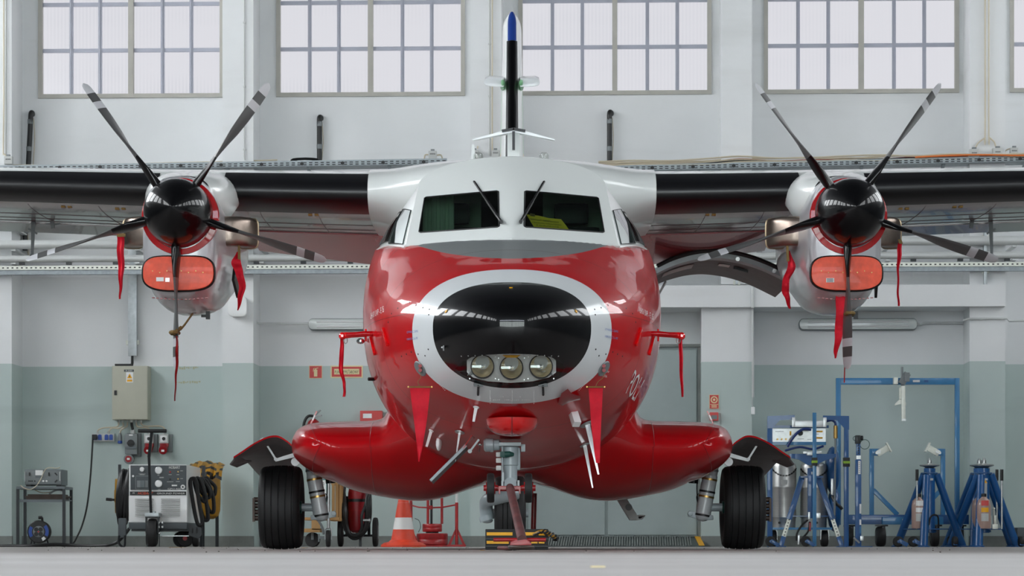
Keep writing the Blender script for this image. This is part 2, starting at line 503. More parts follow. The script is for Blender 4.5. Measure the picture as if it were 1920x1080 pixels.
def pchip(xs, ys):
    xs, ys = np.array(xs, float), np.array(ys, float)
    h = np.diff(xs); d = np.diff(ys) / h
    m = np.zeros(len(xs)); m[0], m[-1] = d[0], d[-1]
    for i in range(1, len(xs) - 1):
        if d[i - 1] * d[i] > 0:
            w1, w2 = 2 * h[i] + h[i - 1], h[i] + 2 * h[i - 1]
            m[i] = (w1 + w2) / (w1 / d[i - 1] + w2 / d[i])
    def f(x):
        x = min(max(x, xs[0]), xs[-1])
        i = min(max(int(np.searchsorted(xs, x)) - 1, 0), len(h) - 1)
        t = (x - xs[i]) / h[i]
        return float((2 * t**3 - 3 * t**2 + 1) * ys[i] + (t**3 - 2 * t**2 + t) * h[i] * m[i] + (-2 * t**3 + 3 * t**2) * ys[i + 1] + (t**3 - t**2) * h[i] * m[i + 1])
    return f
def spline(pts, n=8, closed=False):
    P = [V(p) for p in pts]; out = []; k = len(P)
    for i in range(k if closed else k - 1):
        a = P[(i - 1) % k] if (closed or i > 0) else P[0] * 2 - P[1]
        b, c = P[i], P[(i + 1) % k]
        d = P[(i + 2) % k] if (closed or i < k - 2) else P[-1] * 2 - P[-2]
        for j in range(n):
            t = j / n
            out.append(0.5 * ((2 * b) + (c - a) * t + (2 * a - 5 * b + 4 * c - d) * t * t + (3 * b - a - 3 * c + d) * t**3))
    if not closed: out.append(P[-1])
    return out
class Fr:
    """authoring helper: real metres at a given distance, measured off the photograph"""
    def __init__(s, D): s.D = D; s.k = D / FP
    def p(s, x, y, dy=0.0): return V(((x - CX) * s.k, s.D + dy, max(0.0, CH + (HY - y) * s.k)))
    def pp(s, x, y, dy=0.0):
        k = (s.D + dy) / FP
        return V(((x - CX) * k, s.D + dy, max(0.0, CH + (HY - y) * k)))
    def r(s, px): return px * s.k
    def box(s, mb, x0, y0, x1, y1, d0, d1, m=0):
        a, b = s.p(x0, y1), s.p(x1, y0)
        mb.box(a.x, s.D + d0, a.z, b.x, s.D + d1, b.z, m); return mb
# ------------------------------------------------------------------ the hangar
TH = math.radians(-2.2)
MW = Matrix.Translation((0, 36.9, 0)) @ Matrix.Rotation(TH, 4, 'Z')     # frame of the back wall: x along it, -y into the hall
MWi = MW.inverted()
def wl(x, y, w=0.0):
    """point of the back wall (w metres proud of it) in the wall's own frame"""
    o = MWi @ V((0, 0, CH)); d = MWi.to_3x3() @ V(((x - CX) / FP, 1, (HY - y) / FP))
    t = (-w - o.y) / d.y
    return o + d * t
def ww(x, y, w=0.0): return MW @ wl(x, y, w)
def wbox(mb, x0, y0, x1, y1, w0, w1, m=0):
    a, b = wl(x0, y1, w1), wl(x1, y0, w1)
    mb.box(a.x, -w1, max(0, a.z), b.x, -w0, b.z, m); return mb
def wmb(): return MB(MW)
def struct(name, mb, mats, parent=None, **k):
    o = mb.build(name, mats, parent, **k)
    if parent is None: o['kind'] = 'structure'
    return o
H = 12.0
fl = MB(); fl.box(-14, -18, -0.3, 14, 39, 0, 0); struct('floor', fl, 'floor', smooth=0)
cl = MB(); cl.box(-14, -18, H, 14, 39, H + 0.2); ceil = struct('ceiling', cl, 'ceil', smooth=0)
for i in range(9):
    b = MB(); y = -15 + i * 6.0; b.box(-13, y, H - 0.7, 13, y + 0.3, H); b.build('beam', 'ceil', ceil, smooth=0)
WIN = [(72, 420), (518, 872), (972, 1334), (1432, 1798), (1893, 2262)]
sill = wl(695, 181, 0).z; head = 10.4
us = [(wl(a, 181).x, wl(b, 181).x) for a, b in WIN]
wb = wmb()
wb.box(-13.6, 0, 0, 13.6, 0.35, sill)
wb.box(-13.6, 0, head, 13.6, 0.35, H)
edges = [-13.6] + [u for p in us for u in p] + [13.6]
for i in range(0, len(edges), 2): wb.box(edges[i], 0, sill, edges[i + 1], 0.35, head)
wall = struct('wall_back', wb, 'wall', smooth=0)
for x0, x1 in ((-48, 22), (417, 475), (882, 940), (1352, 1410), (1818, 1885)):
    p = wmb(); wbox(p, x0, 0, x1, 1060, -0.05, 0.65); a = wl(x0, 0, .65); b = wl(x1, 0, .65)
    p.box(a.x, -0.649, a.z - .01, b.x, 0.0, H); p.build('pillar', 'wall', wall, smooth=0)
p = wmb(); wbox(p, 1315, 577, 1353, 1060, -0.05, 0.64); p.build('pier', 'wall', wall, smooth=0)
p = wmb(); wbox(p, 985, 533, 1885, 577, -0.05, 0.78); p.build('crossbeam', 'wall', wall, smooth=0)
p = wmb(); wbox(p, 1352, 490, 1410, 533, 0.6, 0.72); p.build('pillar_stub', 'wall', wall, smooth=0)
# skirting
k = 0
for x0, x1, w in ((40, 417, .03), (487, 882, .03), (1410, 1806, .03), (1885, 2100, .03), (-48, 22, .68), (417, 475, .68), (882, 940, .68), (1315, 1410, .68), (1818, 1885, .68)):
    p = wmb(); wbox(p, x0, 1005, x1, 1040, -0.02 if w < .1 else .6, w); struct('baseboard_back' if k == 0 else 'baseboard_back.%03d' % k, p, 'base', smooth=0); k += 1
# windows
pane_me = None
for i, (a, b) in enumerate(us):
    fr = wmb(); t = 0.055
    fr.box(a, -.03, sill, b, .12, sill + t); fr.box(a, -.03, head - t, b, .12, head)
    fr.box(a, -.03, sill + t, a + t, .12, head - t); fr.box(b - t, -.03, sill + t, b, .12, head - t)
    w = struct('window_%d' % (i + 1), fr, 'frame', smooth=0)
    c = (a + b) / 2
    mb = wmb(); mb.box(c - .034, -.035, sill, c + .034, .11, head - t); mb.build('centre_post', 'frame', w, smooth=0)
    cols = []
    for h0, h1 in ((a + t, c - .034), (c + .034, b - t)):
        s = (h1 - h0) / 3
        cols += [(h0 + s * j, h0 + s * (j + 1)) for j in range(3)]
        for j in (1, 2):
            mb = wmb(); x = h0 + s * j
            mb.box(x - .024, .01, sill + t, x + .024, .09, head - t); mb.box(x - .006, -.004, sill + t, x + .006, .02, head - t)
            mb.build('glazing_bar', 'bar', w, smooth=0)
        for r in range(1, 4):
            mb = wmb(); z = sill + t + r * 0.617 - 0.03
            mb.box(h0, .02, z - .026, h1, .08, z + .026); mb.build('transom', 'bar', w, smooth=0)
    for (h0, h1) in cols:
        for r in range(4):
            z0 = sill + t + r * 0.617 - (0.03 if r else 0); z1 = sill + t + (r + 1) * 0.617 - 0.03 if r < 3 else head - t
            mb = wmb(); mb.box(h0 + .002, .05, z0 + .002, h1 - .002, .062, z1 - .002); mb.build('pane', 'glaze_back', w, smooth=0)
# side walls, gate wall with their daylit glazing (seen in reflections, they light the hall)
k = 6
for s, nm in ((-1, 'left'), (1, 'right')):
    mb = MB()
    x0, x1 = (13.0, 13.4) if s > 0 else (-13.4, -13.0)
    mb.box(x0, -18, 0, x1, 39, 6.6); mb.box(x0, -18, 10.9, x1, 39, H)
    ys = [-17 + 5.0 * i for i in range(11)]
    prev = -18
    for y in ys:
        mb.box(x0, prev, 6.6, x1, y, 10.9); prev = y + 3.6
    mb.box(x0, prev, 6.6, x1, 39, 10.9)
    struct('wall_' + nm, mb, 'hall', smooth=0)
    for y in ys:
        f = MB(); xi = s * 13.12
        for j in range(1, 6): f.box(xi - .03, y + j * .6 - .03, 6.6, xi + .03, y + j * .6 + .03, 10.9)
        for j in range(1, 6): f.box(xi - .03, y, 6.6 + j * .72 - .03, xi + .03, y + 3.6, 6.6 + j * .72 + .03)
        w = struct('window_%d' % k, f, 'frame', smooth=0); k += 1
        g = MB(); g.box(s * 13.18 - .01, y, 6.6, s * 13.18 + .01, y + 3.6, 10.9); g.build('glazing', 'glaze_side' if s < 0 else 'glaze_right', w, smooth=0)
mb = MB(); mb.box(-14, -18.3, 5.2, 14, -17.9, 6.4); mb.box(-14, -18.3, 8.6, 14, -17.9, H)
for x in (-14, 9): mb.box(x, -18.3, 0, x + 5, -17.9, 8.6)
mb.box(-9, -18.3, 0, 9, -17.9, 0.5)
struct('wall_front', mb, 'hall', smooth=0)
f = MB()
for j in range(11): f.box(-9 + j * 1.8 - .05, -18.0, .5, -9 + j * 1.8 + .05, -17.9, 8.6)
for z in (1.9, 3.5): f.box(-9, -18.0, z - .04, 9, -17.9, z + .04)
w = struct('window_%d' % k, f, 'frame', smooth=0)
for z0, z1, mm in ((.5, 5.2, 'glaze_gate'), (6.4, 8.6, 'glaze_strip')):
    g = MB(); g.box(-9, -18.1, z0, 9, -18.05, z1); g.build('glazing', mm, w, smooth=0)
# door in the back wall
d = wmb(); wbox(d, 985, 648, 1315, 1006, -.02, .30); dr = struct('door_1', d, 'door', smooth=0)
for x0, x1 in ((990, 1134), (1140, 1306)):
    d = wmb(); wbox(d, x0, 656, x1, 1003, .30, .325); d.build('door_leaf', 'door', dr, smooth=0, bevel=.006)
for r in ((985, 645, 1315, 651), (1309, 651, 1315, 1006)):
    d = wmb(); wbox(d, r[0], r[1], r[2], r[3], .28, .36); d.build('door_frame', 'base', dr, smooth=0)

# ------------------------------------------------------------------ pipes, trays and wiring along the back wall
def wpipe(name, y_c, w, r, label, mats='pipe', x0=-60, x1=1990):
    u0, u1 = wl(x0, 460, w).x, wl(x1, 460, w).x
    z = wl(700, y_c, w).z
    mb = wmb(); mb.tube([(u0 + (u1 - u0) * i / 12, -w, z) for i in range(13)], r, 14)
    for i in range(9):
        x = u0 + .6 + i * (u1 - u0 - 1.2) / 8
        mb.box(x - .03, -w - .01, z - r - .02, x + .03, -.02, z - r)
    return tag(mb.build(name, mats), label, 'pipe')
wpipe('service_pipe', 418, 0.80, .046, 'uppermost pale gray pipe along the back wall, just under the wing')
wpipe('service_pipe', 456, 0.80, .060, 'thick pale gray pipe in the middle of the three along the wall')
wpipe('service_pipe', 483, 0.80, .047, 'lowest pale gray pipe, just above the slotted steel rail')
mb = wmb(); w = .82
for y0, y1, d in ((496, 503.5, .0), ):
    z0, z1 = wl(700, y1, w).z, wl(700, y0, w).z
    u0, u1 = wl(-60, 500, w).x, wl(1990, 500, w).x
    mb.box(u0, -w, z0, u1, -w + .03, z1)
rail = root('slotted_rail', 'slotted galvanised rail with gray box section below, under the wall pipes', 'rail', ww(960, 500, w))
mb.build('channel', 'zinc', rail, smooth=0)
mb = wmb(); n = int((u1 - u0) / .062)
for i in range(n):
    x = u0 + .03 + i * .062; mb.box(x - .013, -w - .002, (z0 + z1) / 2 - .008, x + .013, -w, (z0 + z1) / 2 + .008)
mb.build('slots', 'dark', rail, smooth=0, kind='stuff', weld=False, fixn=False)
mb = wmb(); mb.box(u0, -w + .02, wl(700, 512, w).z, u1, -w + .12, z0); mb.build('box_section', 'tray', rail, smooth=0)
for i in range(12):
    x = wl(40 + 88 * (i if i < 8 else i + 10), 490, w).x
    mb = wmb(); mb.box(x - .03, -w - .01, z1 + .015, x + .04, -w + .05, z1 + .045); mb.build('clip', 'dark_metal', rail, smooth=0)

def tray(xa, xb, ya, yb, name, label):
    w = .78
    r = root(name, label, 'cable tray', ww((xa + xb) / 2, ya, w))
    A, B = wl(xa, ya, w), wl(xb, yb, w); hh = .078
    mb = wmb(); mb.sheet([[A, B], [A + V((0, 0, hh)), B + V((0, 0, hh))]], (0, .01, 0))
    mb.sheet([[A, B], [A + V((0, .35, 0)), B + V((0, .35, 0))]], (0, 0, .01))
    mb.build('channel', 'tray', r, smooth=0)
    s = wmb(); n = int((B.x - A.x) / .075)
    for i in range(n):
        p = A.lerp(B, (i + .5) / n)
        for dz in (.022, .048): s.box(p.x - .022, p.y - .003, p.z + dz - .006, p.x + .022, p.y, p.z + dz + .006)
    s.build('slots', 'dark', r, smooth=0, kind='stuff', weld=False, fixn=False)
    for i in range(0, n, 7):
        p = A.lerp(B, (i + 2) / n); s = wmb(); s.cyl((p.x, p.y, p.z + .036), (p.x, p.y - .006, p.z + .036), .024, 10); s.build('hole', 'dark', r)
    for i in range(0, n, 14):
        p = A.lerp(B, (i + 3) / n); s = wmb(); s.bar((p.x, p.y + .05, p.z), (p.x, -.02, p.z - .22), .04, .03); s.build('bracket', 'tray', r, smooth=0)
    return r
tray(-60, 838, 322, 308, 'cable_tray', 'slotted gray cable tray over the wing between left wall edge and fuselage')
tray(1125, 1990, 322, 301, 'cable_tray', 'slotted gray cable tray above the wing, loaded with beige cables')
rr = random.Random(3)
bun = root('cable_bundle', 'loose bundle of beige, dark red and orange cables lying along the right cable tray', 'cable bundle', ww(1500, 310, .7))
for i, (mm, dy) in enumerate((('cable_b', -9), ('cable_b', -7), ('cable_r', -6), ('cable_b', -5), ('dark', -4), ('cable_b', -3), ('cable_b', -11), ('cable_o', -8))):
    pts = []
    for j in range(14):
        x = 1122 + j * 66; y = 315 - 19 * (x - 1125) / 865 + dy + rr.uniform(-2, 2) - (4 if j == 4 else 0)
        pts.append(wl(x, y, .62 + .03 * i))
    if mm == 'cable_o': pts = pts[9:]
    mb = wmb(); mb.tube(spline(pts, 4), .012, 6); mb.build('cable', mm, bun)
mb = wmb(); mb.tube(spline([wl(x, y, .6) for x, y in ((-40, 309), (60, 310), (150, 311), (260, 307), (430, 303), (520, 300))], 5), .011, 6)
tag(mb.build('cable', 'cable_b'), 'beige cable lying along the left cable tray', 'cable')
mb = wmb(); 
for i in range(4): mb.tube([wl(572 + 26 * math.cos(t * .5236), 300 + i * .6 + 3.2 * math.sin(t * .5236), .5) for t in range(12)], .012, 6, closed=True)
tag(mb.build('cable_coil', 'dark'), 'small black coiled cable lying on the tray beside the black hose', 'cable')
def jbox(x, y, label, cables, wr=7.5, w=.66):
    r = root('junction_box', label, 'junction box', ww(x, y + wr, w))
    mb = wmb(); wbox(mb, x - wr, y - wr, x + wr, y + wr, w, w + .09); mb.build('case', 'plastic_gray', r, bevel=.006)
    mb = wmb(); wbox(mb, x - wr * .45, y - wr - 3, x + wr * .45, y - wr, w + .02, w + .07); mb.build('gland', 'plastic_mid', r, smooth=0)
    mb = wmb()
    for i in range(5): wbox(mb, x - 4.5 + i * 2, y - 2.6, x - 3.3 + i * 2, y - .4, w + .0901, w + .0915)
    mb.build('marking', 'ink', r, smooth=0)
    for c in cables:
        mb = wmb(); mb.tube(spline([wl(px, py, w + .03) for px, py in c], 5), .010, 6); mb.build('cable', 'cable_b', r)
    return r
jbox(15, 300, 'pale junction box on the leftmost pillar', [[(12, 292), (8, 289), (6, 282), (7, 200), (7, -10)]])
jbox(811, 290, 'pale junction box with side cables left of the fuselage roof', [[(803, 290), (797, 291), (795, 302)], [(819, 291), (827, 291), (830, 300)]], w=.6)
jbox(890, 288, 'pale junction box on the pillar behind the cockpit roof', [[(895, 279), (896, 274)]], 7)
jbox(929, 288, 'pale junction box beside the tail fin', [[(924, 280), (923, 272), (923, -10)]], 7)
jbox(1827, 288, 'pale junction box at the left on the right pillar', [[(1829, 277), (1834, 268), (1845, 259), (1847, 250), (1847, -10)], [(1819, 288), (1814, 296), (1800, 302), (1790, 303)]], 9)
jbox(1871, 286, 'pale junction box at the right on the right pillar', [[(1867, 275), (1864, 266), (1856, 258), (1854, 250), (1854, -10)], [(1880, 290), (1884, 296)]], 9)
jbox(1902, 284, 'smallest pale junction box at the right frame edge', [[(1896, 278), (1888, 281), (1884, 286), (1886, 296)]], 7.5, w=.5)
def hose(x, y0, y1, lean, label, tape=True):
    r = root('black_hose', label, 'hose', ww(x, y1, .08))
    mb = wmb(); pts = [wl(x + 3, y0 + 5, .0), wl(x + 2.5, y0 + 2, .05)] + [wl(x + lean * t, y0 + 4 + (y1 - y0 - 4) * t, .09) for t in (0, .3, .6, 1)]
    mb.tube(spline(pts, 5), .034, 10); mb.build('lagging', 'dark', r)
    for t in (.22, .72):
        a = wl(x + lean * t, y0 + (y1 - y0) * t, .09); mb = wmb(); mb.cyl(a, a + V((0, 0, .06)), .037, 10); mb.build('tape', 'plastic_mid', r)
    mb = wmb(); mb.tube(spline([wl(x + 5, y0 + 12, .06), wl(x + 7, y0 + 50, .05), wl(x + 4, y1, .05)], 5), .006, 6); mb.build('wire', 'cable_b', r)
hose(58, 210, 312, -5, 'taped black hose rising beside the leftmost window')
hose(599, 218, 303, 0, 'taped black hose rising below the second window')
hose(1143, 209, 312, 0, 'taped black hose rising to the right of the tail fin')
hose(47, 428, 470, 0, 'short black hose between the wall pipes at far left')
def conduit(name, pts, w, r, label, mats='plastic_gray', clips=()):
    mb = wmb(); mb.tube([wl(x, y, w) for x, y in pts], r, 8)
    for x, y in clips: wbox(mb, x - 2.5, y - 1.5, x + 2.5, y + 1.5, w - .03, w + r + .004)
    return tag(mb.build(name, mats), label, 'conduit')
conduit('conduit', [(459, 300), (458, 290), (458, -20)], .67, .010, 'thin beige conduit up the second pillar behind the left propeller', clips=[(458, 280), (458, 162), (458, 42)])
conduit('conduit', [(918, 292), (918, -20)], .67, .010, 'thin conduit up the pillar left of the tail fin', clips=[(918, 82), (918, 180)])
conduit('conduit', [(11, 300), (12, -20)], .67, .010, 'thin conduit up the leftmost pillar')
mb = wmb(); pts = [(476, 505), (477, 580), (480, 604), (486, 607), (578, 607)]
conduit('conduit', pts, .30, .016, 'pale conduit bending from the pillar to the left tube lamp', 'pipe', [(477, 540), (505, 607), (545, 607)])
conduit('conduit', [(1720, 607), (1726, 609), (1733, 605), (1806, 605)], .10, .014, 'pale conduit from the right tube lamp to the pillar', 'pipe', [(1750, 605), (1790, 605)])
conduit('conduit', [(1806, 601), (1816, 598), (1888, 597), (1892, 602), (1990, 600)], .68, .014, 'pale conduit crossing the right pillar to the frame edge', 'pipe', [(1840, 598), (1880, 597)])
r = root('drop_conduit', 'pale vertical conduit with white box at its foot, right of the door pier', 'conduit', ww(1412, 776, .66))
mb = wmb(); mb.tube([wl(1411, 524, .80), wl(1411, 577, .80)], .02, 8); mb.tube([wl(1411, 577, .68), wl(1412, 745, .68)], .016, 8); mb.tube(spline([wl(1412, 745, .68), wl(1410, 755, .67), wl(1412, 764, .67)], 4), .006, 6); mb.build('pipe', 'pipe', r)
mb = wmb(); wbox(mb, 1408.5, 763, 1415.5, 777, .64, .70); mb.build('box', 'pale', r, bevel=.006)
def trunk(x0, x1, y0, y1, w, label):
    r = root('cable_trunking', label, 'cable duct', ww((x0 + x1) / 2, y1, w))
    mb = wmb(); wbox(mb, x0, y0, x1, y1, w - .08, w); mb.build('channel', 'galv', r, bevel=.004)
    for y in (y0 + 25, 502, y1 - 25):
        mb = wmb(); wbox(mb, x0 - 4, y - 4, x1 + 4, y + 4, .0, w - .05); mb.build('bracket', 'zinc', r, smooth=0)
trunk(240, 256, 428, 667, .12, 'vertical galvanised cable duct above the beige electrical cabinet')
trunk(1845, 1851, 420, 533, .76, 'narrow white duct on the right pillar behind the pipes')
trunk(1379, 1384, 505, 533, .78, 'short white duct on the pillar stub under the open door')
# tube lamps
def lampfix(x0, x1, label):
    r = root('tube_lamp', label, 'lamp', ww((x0 + x1) / 2, 619, 0))
    a, b = wl(x0, 619, .12), wl(x1, 596, .12); rr_ = (b.z - a.z) / 2; zc = (a.z + b.z) / 2
    def cap(g, y0, y1):
        pts = []
        for i in range(9): t = math.pi / 2 + math.pi * i / 8; pts.append((a.x + rr_ * .7 + g * math.cos(t) * .7, y1, zc + g * math.sin(t)))
        for i in range(9): t = -math.pi / 2 + math.pi * i / 8; pts.append((b.x - rr_ * .7 + g * math.cos(t) * .7, y1, zc + g * math.sin(t)))
        return pts
    mb = wmb(); mb.prism(cap(rr_, 0, -.07), (0, .07, 0)); mb.build('tray', 'plastic_mid', r)
    mb = wmb(); mb.prism(cap(rr_ * .86, 0, -.12), (0, .05, 0)); mb.build('cover', 'lens_cover', r, bevel=.012)
    for dz in (-.4, .4):
        mb = wmb(); mb.tube([(a.x + .12, -.122, zc + dz * rr_), (b.x - .12, -.122, zc + dz * rr_)], .012, 8); mb.build('tube', 'pale', r)
    return r
lampfix(1498, 1721, 'long sealed tube lamp on the wall behind the right propeller')
lampfix(577, 800, 'long sealed tube lamp on the wall, half hidden by the nose')
# rounded white wall box
mb = wmb(); a = wl(429, 595, .66); b = wl(465, 556, .66); cx_, cz_ = (a.x + b.x) / 2, (a.z + b.z) / 2; hw_ = (b.x - a.x) / 2; hz_ = (b.z - a.z) / 2
def sup(t, n): c, s = math.cos(t), math.sin(t); return math.copysign(abs(c) ** (2 / n), c), math.copysign(abs(s) ** (2 / n), s)
mb.prism([(cx_ + hw_ * sup(t * math.pi / 16, 4)[0], -.78, cz_ + hz_ * sup(t * math.pi / 16, 4)[1]) for t in range(32)], (0, .13, 0))
tag(mb.build('wall_box', 'pale', bevel=.02), 'rounded square white box on the pillar under the left engine', 'wall box')
# ------------------------------------------------------------------ the airplane
A = root('airplane', 'red and white twin propeller airplane with a black nose cone, parked in the hangar', 'airplane', (0, 21.9, 0))
def PX(x, D): return (x - CX) * D / FP
def PZ(y, D): return CH + (HY - y) * D / FP
ST = [(17.25, .4926, 1.387, 1.672, 1.012, 2.35, 2.2), (17.45, .6275, 1.385, 1.771, .926, 2.3, 2.25), (17.85, .800, 1.42, 1.905, .82, 2.25, 2.3),
      (18.25, .915, 1.47, 2.05, .72, 2.2, 2.35), (18.65, .975, 1.54, 2.25, .65, 2.1, 2.35), (19.0, 1.015, 1.60, 2.5, .60, 2.1, 2.35),
      (19.4, 1.040, 1.63, 2.735, .57, 2.1, 2.3), (20.5, 1.042, 1.63, 2.74, .575, 2.1, 2.3), (25.5, 1.03, 1.63, 2.74, .76, 2.1, 2.3),
      (28.0, .75, 1.95, 2.72, 1.15, 2.1, 2.2), (31.2, .16, 2.55, 2.75, 2.3, 2, 2)]
SI = [pchip([s[0] for s in ST], [s[i] for s in ST]) for i in range(1, 7)]
def sec_pt(D, t):
    hw, zc, zt, zb, nu, nl = [f(D) for f in SI]
    c, s = math.cos(t), math.sin(t); n = nu if s >= 0 else nl; h = (zt - zc) if s >= 0 else (zc - zb)
    return V((hw * math.copysign(abs(c) ** (2 / n), c), D, zc + h * math.copysign(abs(s) ** (2 / n), s)))
NT = 112
def ring_rows(Ds, deck=None):
    rows = []
    for D in Ds:
        r = [sec_pt(D, 2 * math.pi * (j + .5) / NT) for j in range(NT)]
        if deck:
            zd = deck(D)
            r = [V((p.x, p.y, min(p.z, zd))) for p in r]
        rows.append(r)
    return rows
# --- nose cone with the lamp window
RD0, RDL, RDP = 16.84, 0.41, 2.5
E = ST[0]
def rad_r(x, z):
    h = (E[3] - E[2]) if z >= E[2] else (E[2] - E[4]); n = E[5] if z >= E[2] else E[6]
    return (abs(x / E[1]) ** n + abs((z - E[2]) / h) ** n) ** (1 / n)
def rad_y(x, z): return RD0 + RDL * min(1.0, rad_r(x, z)) ** RDP
def radome_mesh():
    bm = bmesh.new(); rows = []
    edge = [sec_pt(17.25, 2 * math.pi * (j + .5) / NT) for j in range(NT)]
    c = V((0, 0, E[2])); tip = bm.verts.new((0, RD0, E[2])); prev = None
    for i in range(1, 31):
        r = (i / 30) ** .9; cur = []
        for e in edge:
            x, z = e.x * r, E[2] + (e.z - E[2]) * r
            cur.append(bm.verts.new((x, RD0 + RDL * r ** RDP, z)))
        if prev is None:
            for j in range(NT): bm.faces.new((tip, cur[j], cur[(j + 1) % NT]))
        else:
            for j in range(NT): bm.faces.new((prev[j], cur[j], cur[(j + 1) % NT], prev[(j + 1) % NT]))
        prev = cur
    return bm
def cut_poly(bm, poly, pad=.03):
    """cut a convex outline (x, z) through the sheet; returns the faces inside"""
    x0, x1 = min(p[0] for p in poly) - pad, max(p[0] for p in poly) + pad
    z0, z1 = min(p[1] for p in poly) - pad, max(p[1] for p in poly) + pad
    cx = sum(p[0] for p in poly) / len(poly); cz = sum(p[1] for p in poly) / len(poly)
    def near():
        out = []
        for f in bm.faces:
            xs = [v.co.x for v in f.verts]; zs = [v.co.z for v in f.verts]
            if max(xs) > x0 and min(xs) < x1 and max(zs) > z0 and min(zs) < z1: out.append(f)
        return out
    k = len(poly)
    for i in range(k):
        a, b = poly[i], poly[(i + 1) % k]
        nx, nz = (b[1] - a[1]), -(b[0] - a[0])
        fs = near(); es = list({e for f in fs for e in f.edges}); vs = list({v for f in fs for v in f.verts})
        bmesh.ops.bisect_plane(bm, geom=fs + es + vs, plane_co=(a[0], 0, a[1]), plane_no=(nx, 0, nz), dist=1e-6)
    ins = []
    for f in near():
        c = f.calc_center_median(); ok = True
        for i in range(k):
            a, b = poly[i], poly[(i + 1) % k]
            s = (b[0] - a[0]) * (c.z - a[1]) - (b[1] - a[1]) * (c.x - a[0])
            s0 = (b[0] - a[0]) * (cz - a[1]) - (b[1] - a[1]) * (cx - a[0])
            if s * s0 < 0: ok = False; break
        if ok: ins.append(f)
    return ins
def bm_obj(bm, name, mats, parent, smooth=60, faces=None, solid=0.0):
    """link a world-space bmesh (or some of its faces) as one part"""
    vs, idx, fs = [], {}, []
    for f in (faces if faces is not None else bm.faces):
        r = []
        for v in f.verts:
            if v.index not in idx: idx[v.index] = len(vs); vs.append(v.co.copy())
            r.append(idx[v.index])
        fs.append(r)
    mb = MB(); mb.v = vs; mb.f = fs; mb.m = [0] * len(fs)
    return mb.build(name, mats, parent, smooth=smooth)
LW = [(853, 688), (866, 678), (885, 671), (915, 668), (960, 667), (1003, 668), (1033, 671), (1050, 678), (1060, 688), (1050, 700), (1030, 709), (1000, 716), (957, 719), (914, 716), (886, 709), (866, 700)]
bm = radome_mesh(); kD = 17.08
poly = [(PX(x, kD), PZ(y, kD)) for x, y in LW]
ins = cut_poly(bm, poly)
for v in bm.verts: v.co.y = rad_y(v.co.x, v.co.z)
bm.verts.index_update()
lens = bm_obj(bm, 'lamp_window', 'clear', A, faces=ins); lab(lens, 'clear lens-shaped window over the three lamps')
insS = set(ins)
radome = bm_obj(bm, 'nose_cone', 'black', A, faces=[f for f in bm.faces if f not in insS])
radome_full = radome_mesh()
# --- white ring and red nose
Ds = list(np.linspace(17.25, 17.45, 7)); mb = MB(); mb.grid(ring_rows(Ds), cu=True); mb.build('nose_ring', 'ring', A, smooth=60)
deck = lambda D: 99 if D < 18.2 else 2.045 + max(0, D - 18.7) * .075
Dn = list(np.linspace(17.45, 19.6, 60)); mb = MB(); rows_n = ring_rows(Dn, deck); mb.grid(rows_n, cu=True); nose = mb.build('nose_skin', 'nose', A, smooth=50)
def body_mat():
    m = bpy.data.materials.new('fuselage_livery_paint'); m.use_nodes = True
    nt = m.node_tree; b = nt.nodes['Principled BSDF']; P, x, y, z = obj_xyz(nt)
    f = mth(nt, 'MAXIMUM', mth(nt, 'GREATER_THAN', z, 2.08), mth(nt, 'GREATER_THAN', mth(nt, 'SUBTRACT', y, mth(nt, 'MULTIPLY', z, -.5)), 0.05))
    f = mth(nt, 'MULTIPLY', f, mth(nt, 'GREATER_THAN', z, .95))
    nt.links.new(mixc(nt, f, rgb(RED), rgb(WHT)), b.inputs['Base Color']); b.inputs['Roughness'].default_value = .25; b.inputs['Coat Weight'].default_value = .8
    return m
Da = list(np.linspace(19.6, 25.5, 14)) + list(np.linspace(26, 31.2, 14)); mb = MB(); mb.grid(ring_rows(Da), cu=True); mb.build('rear_fuselage', body_mat(), A, smooth=60)
bv_v, bv_f = [], []
def bv_add(rows):
    k = len(bv_v); C = len(rows[0])
    for r in rows: bv_v.extend(r)
    for i in range(len(rows) - 1):
        for j in range(C): bv_f.append((k + i * C + j, k + i * C + (j + 1) % C, k + (i + 1) * C + (j + 1) % C, k + (i + 1) * C + j))
bv_add(ring_rows(Ds)); bv_add(rows_n); bv_add(ring_rows(list(np.linspace(19.6, 25.5, 14))))
k0 = len(bv_v); radome_full.verts.index_update()
bv_v.extend([v.co.copy() for v in radome_full.verts]); bv_f.extend([tuple(k0 + v.index for v in f.verts) for f in radome_full.faces])
BV = BVHTree.FromPolygons(bv_v, bv_f)
O = V((0, 0, CH))
def hit(x, y, lift=0.0):
    d = V(((x - CX) / FP, 1, (HY - y) / FP)).normalized()
    p, n, i, t = BV.ray_cast(O, d)
    if p is None: return None
    if n.dot(d) > 0: n = -n
    return p + n * lift
def hitn(x, y):
    d = V(((x - CX) / FP, 1, (HY - y) / FP)).normalized()
    p, n, i, t = BV.ray_cast(O, d)
    return p, (-n if n.dot(d) > 0 else n)

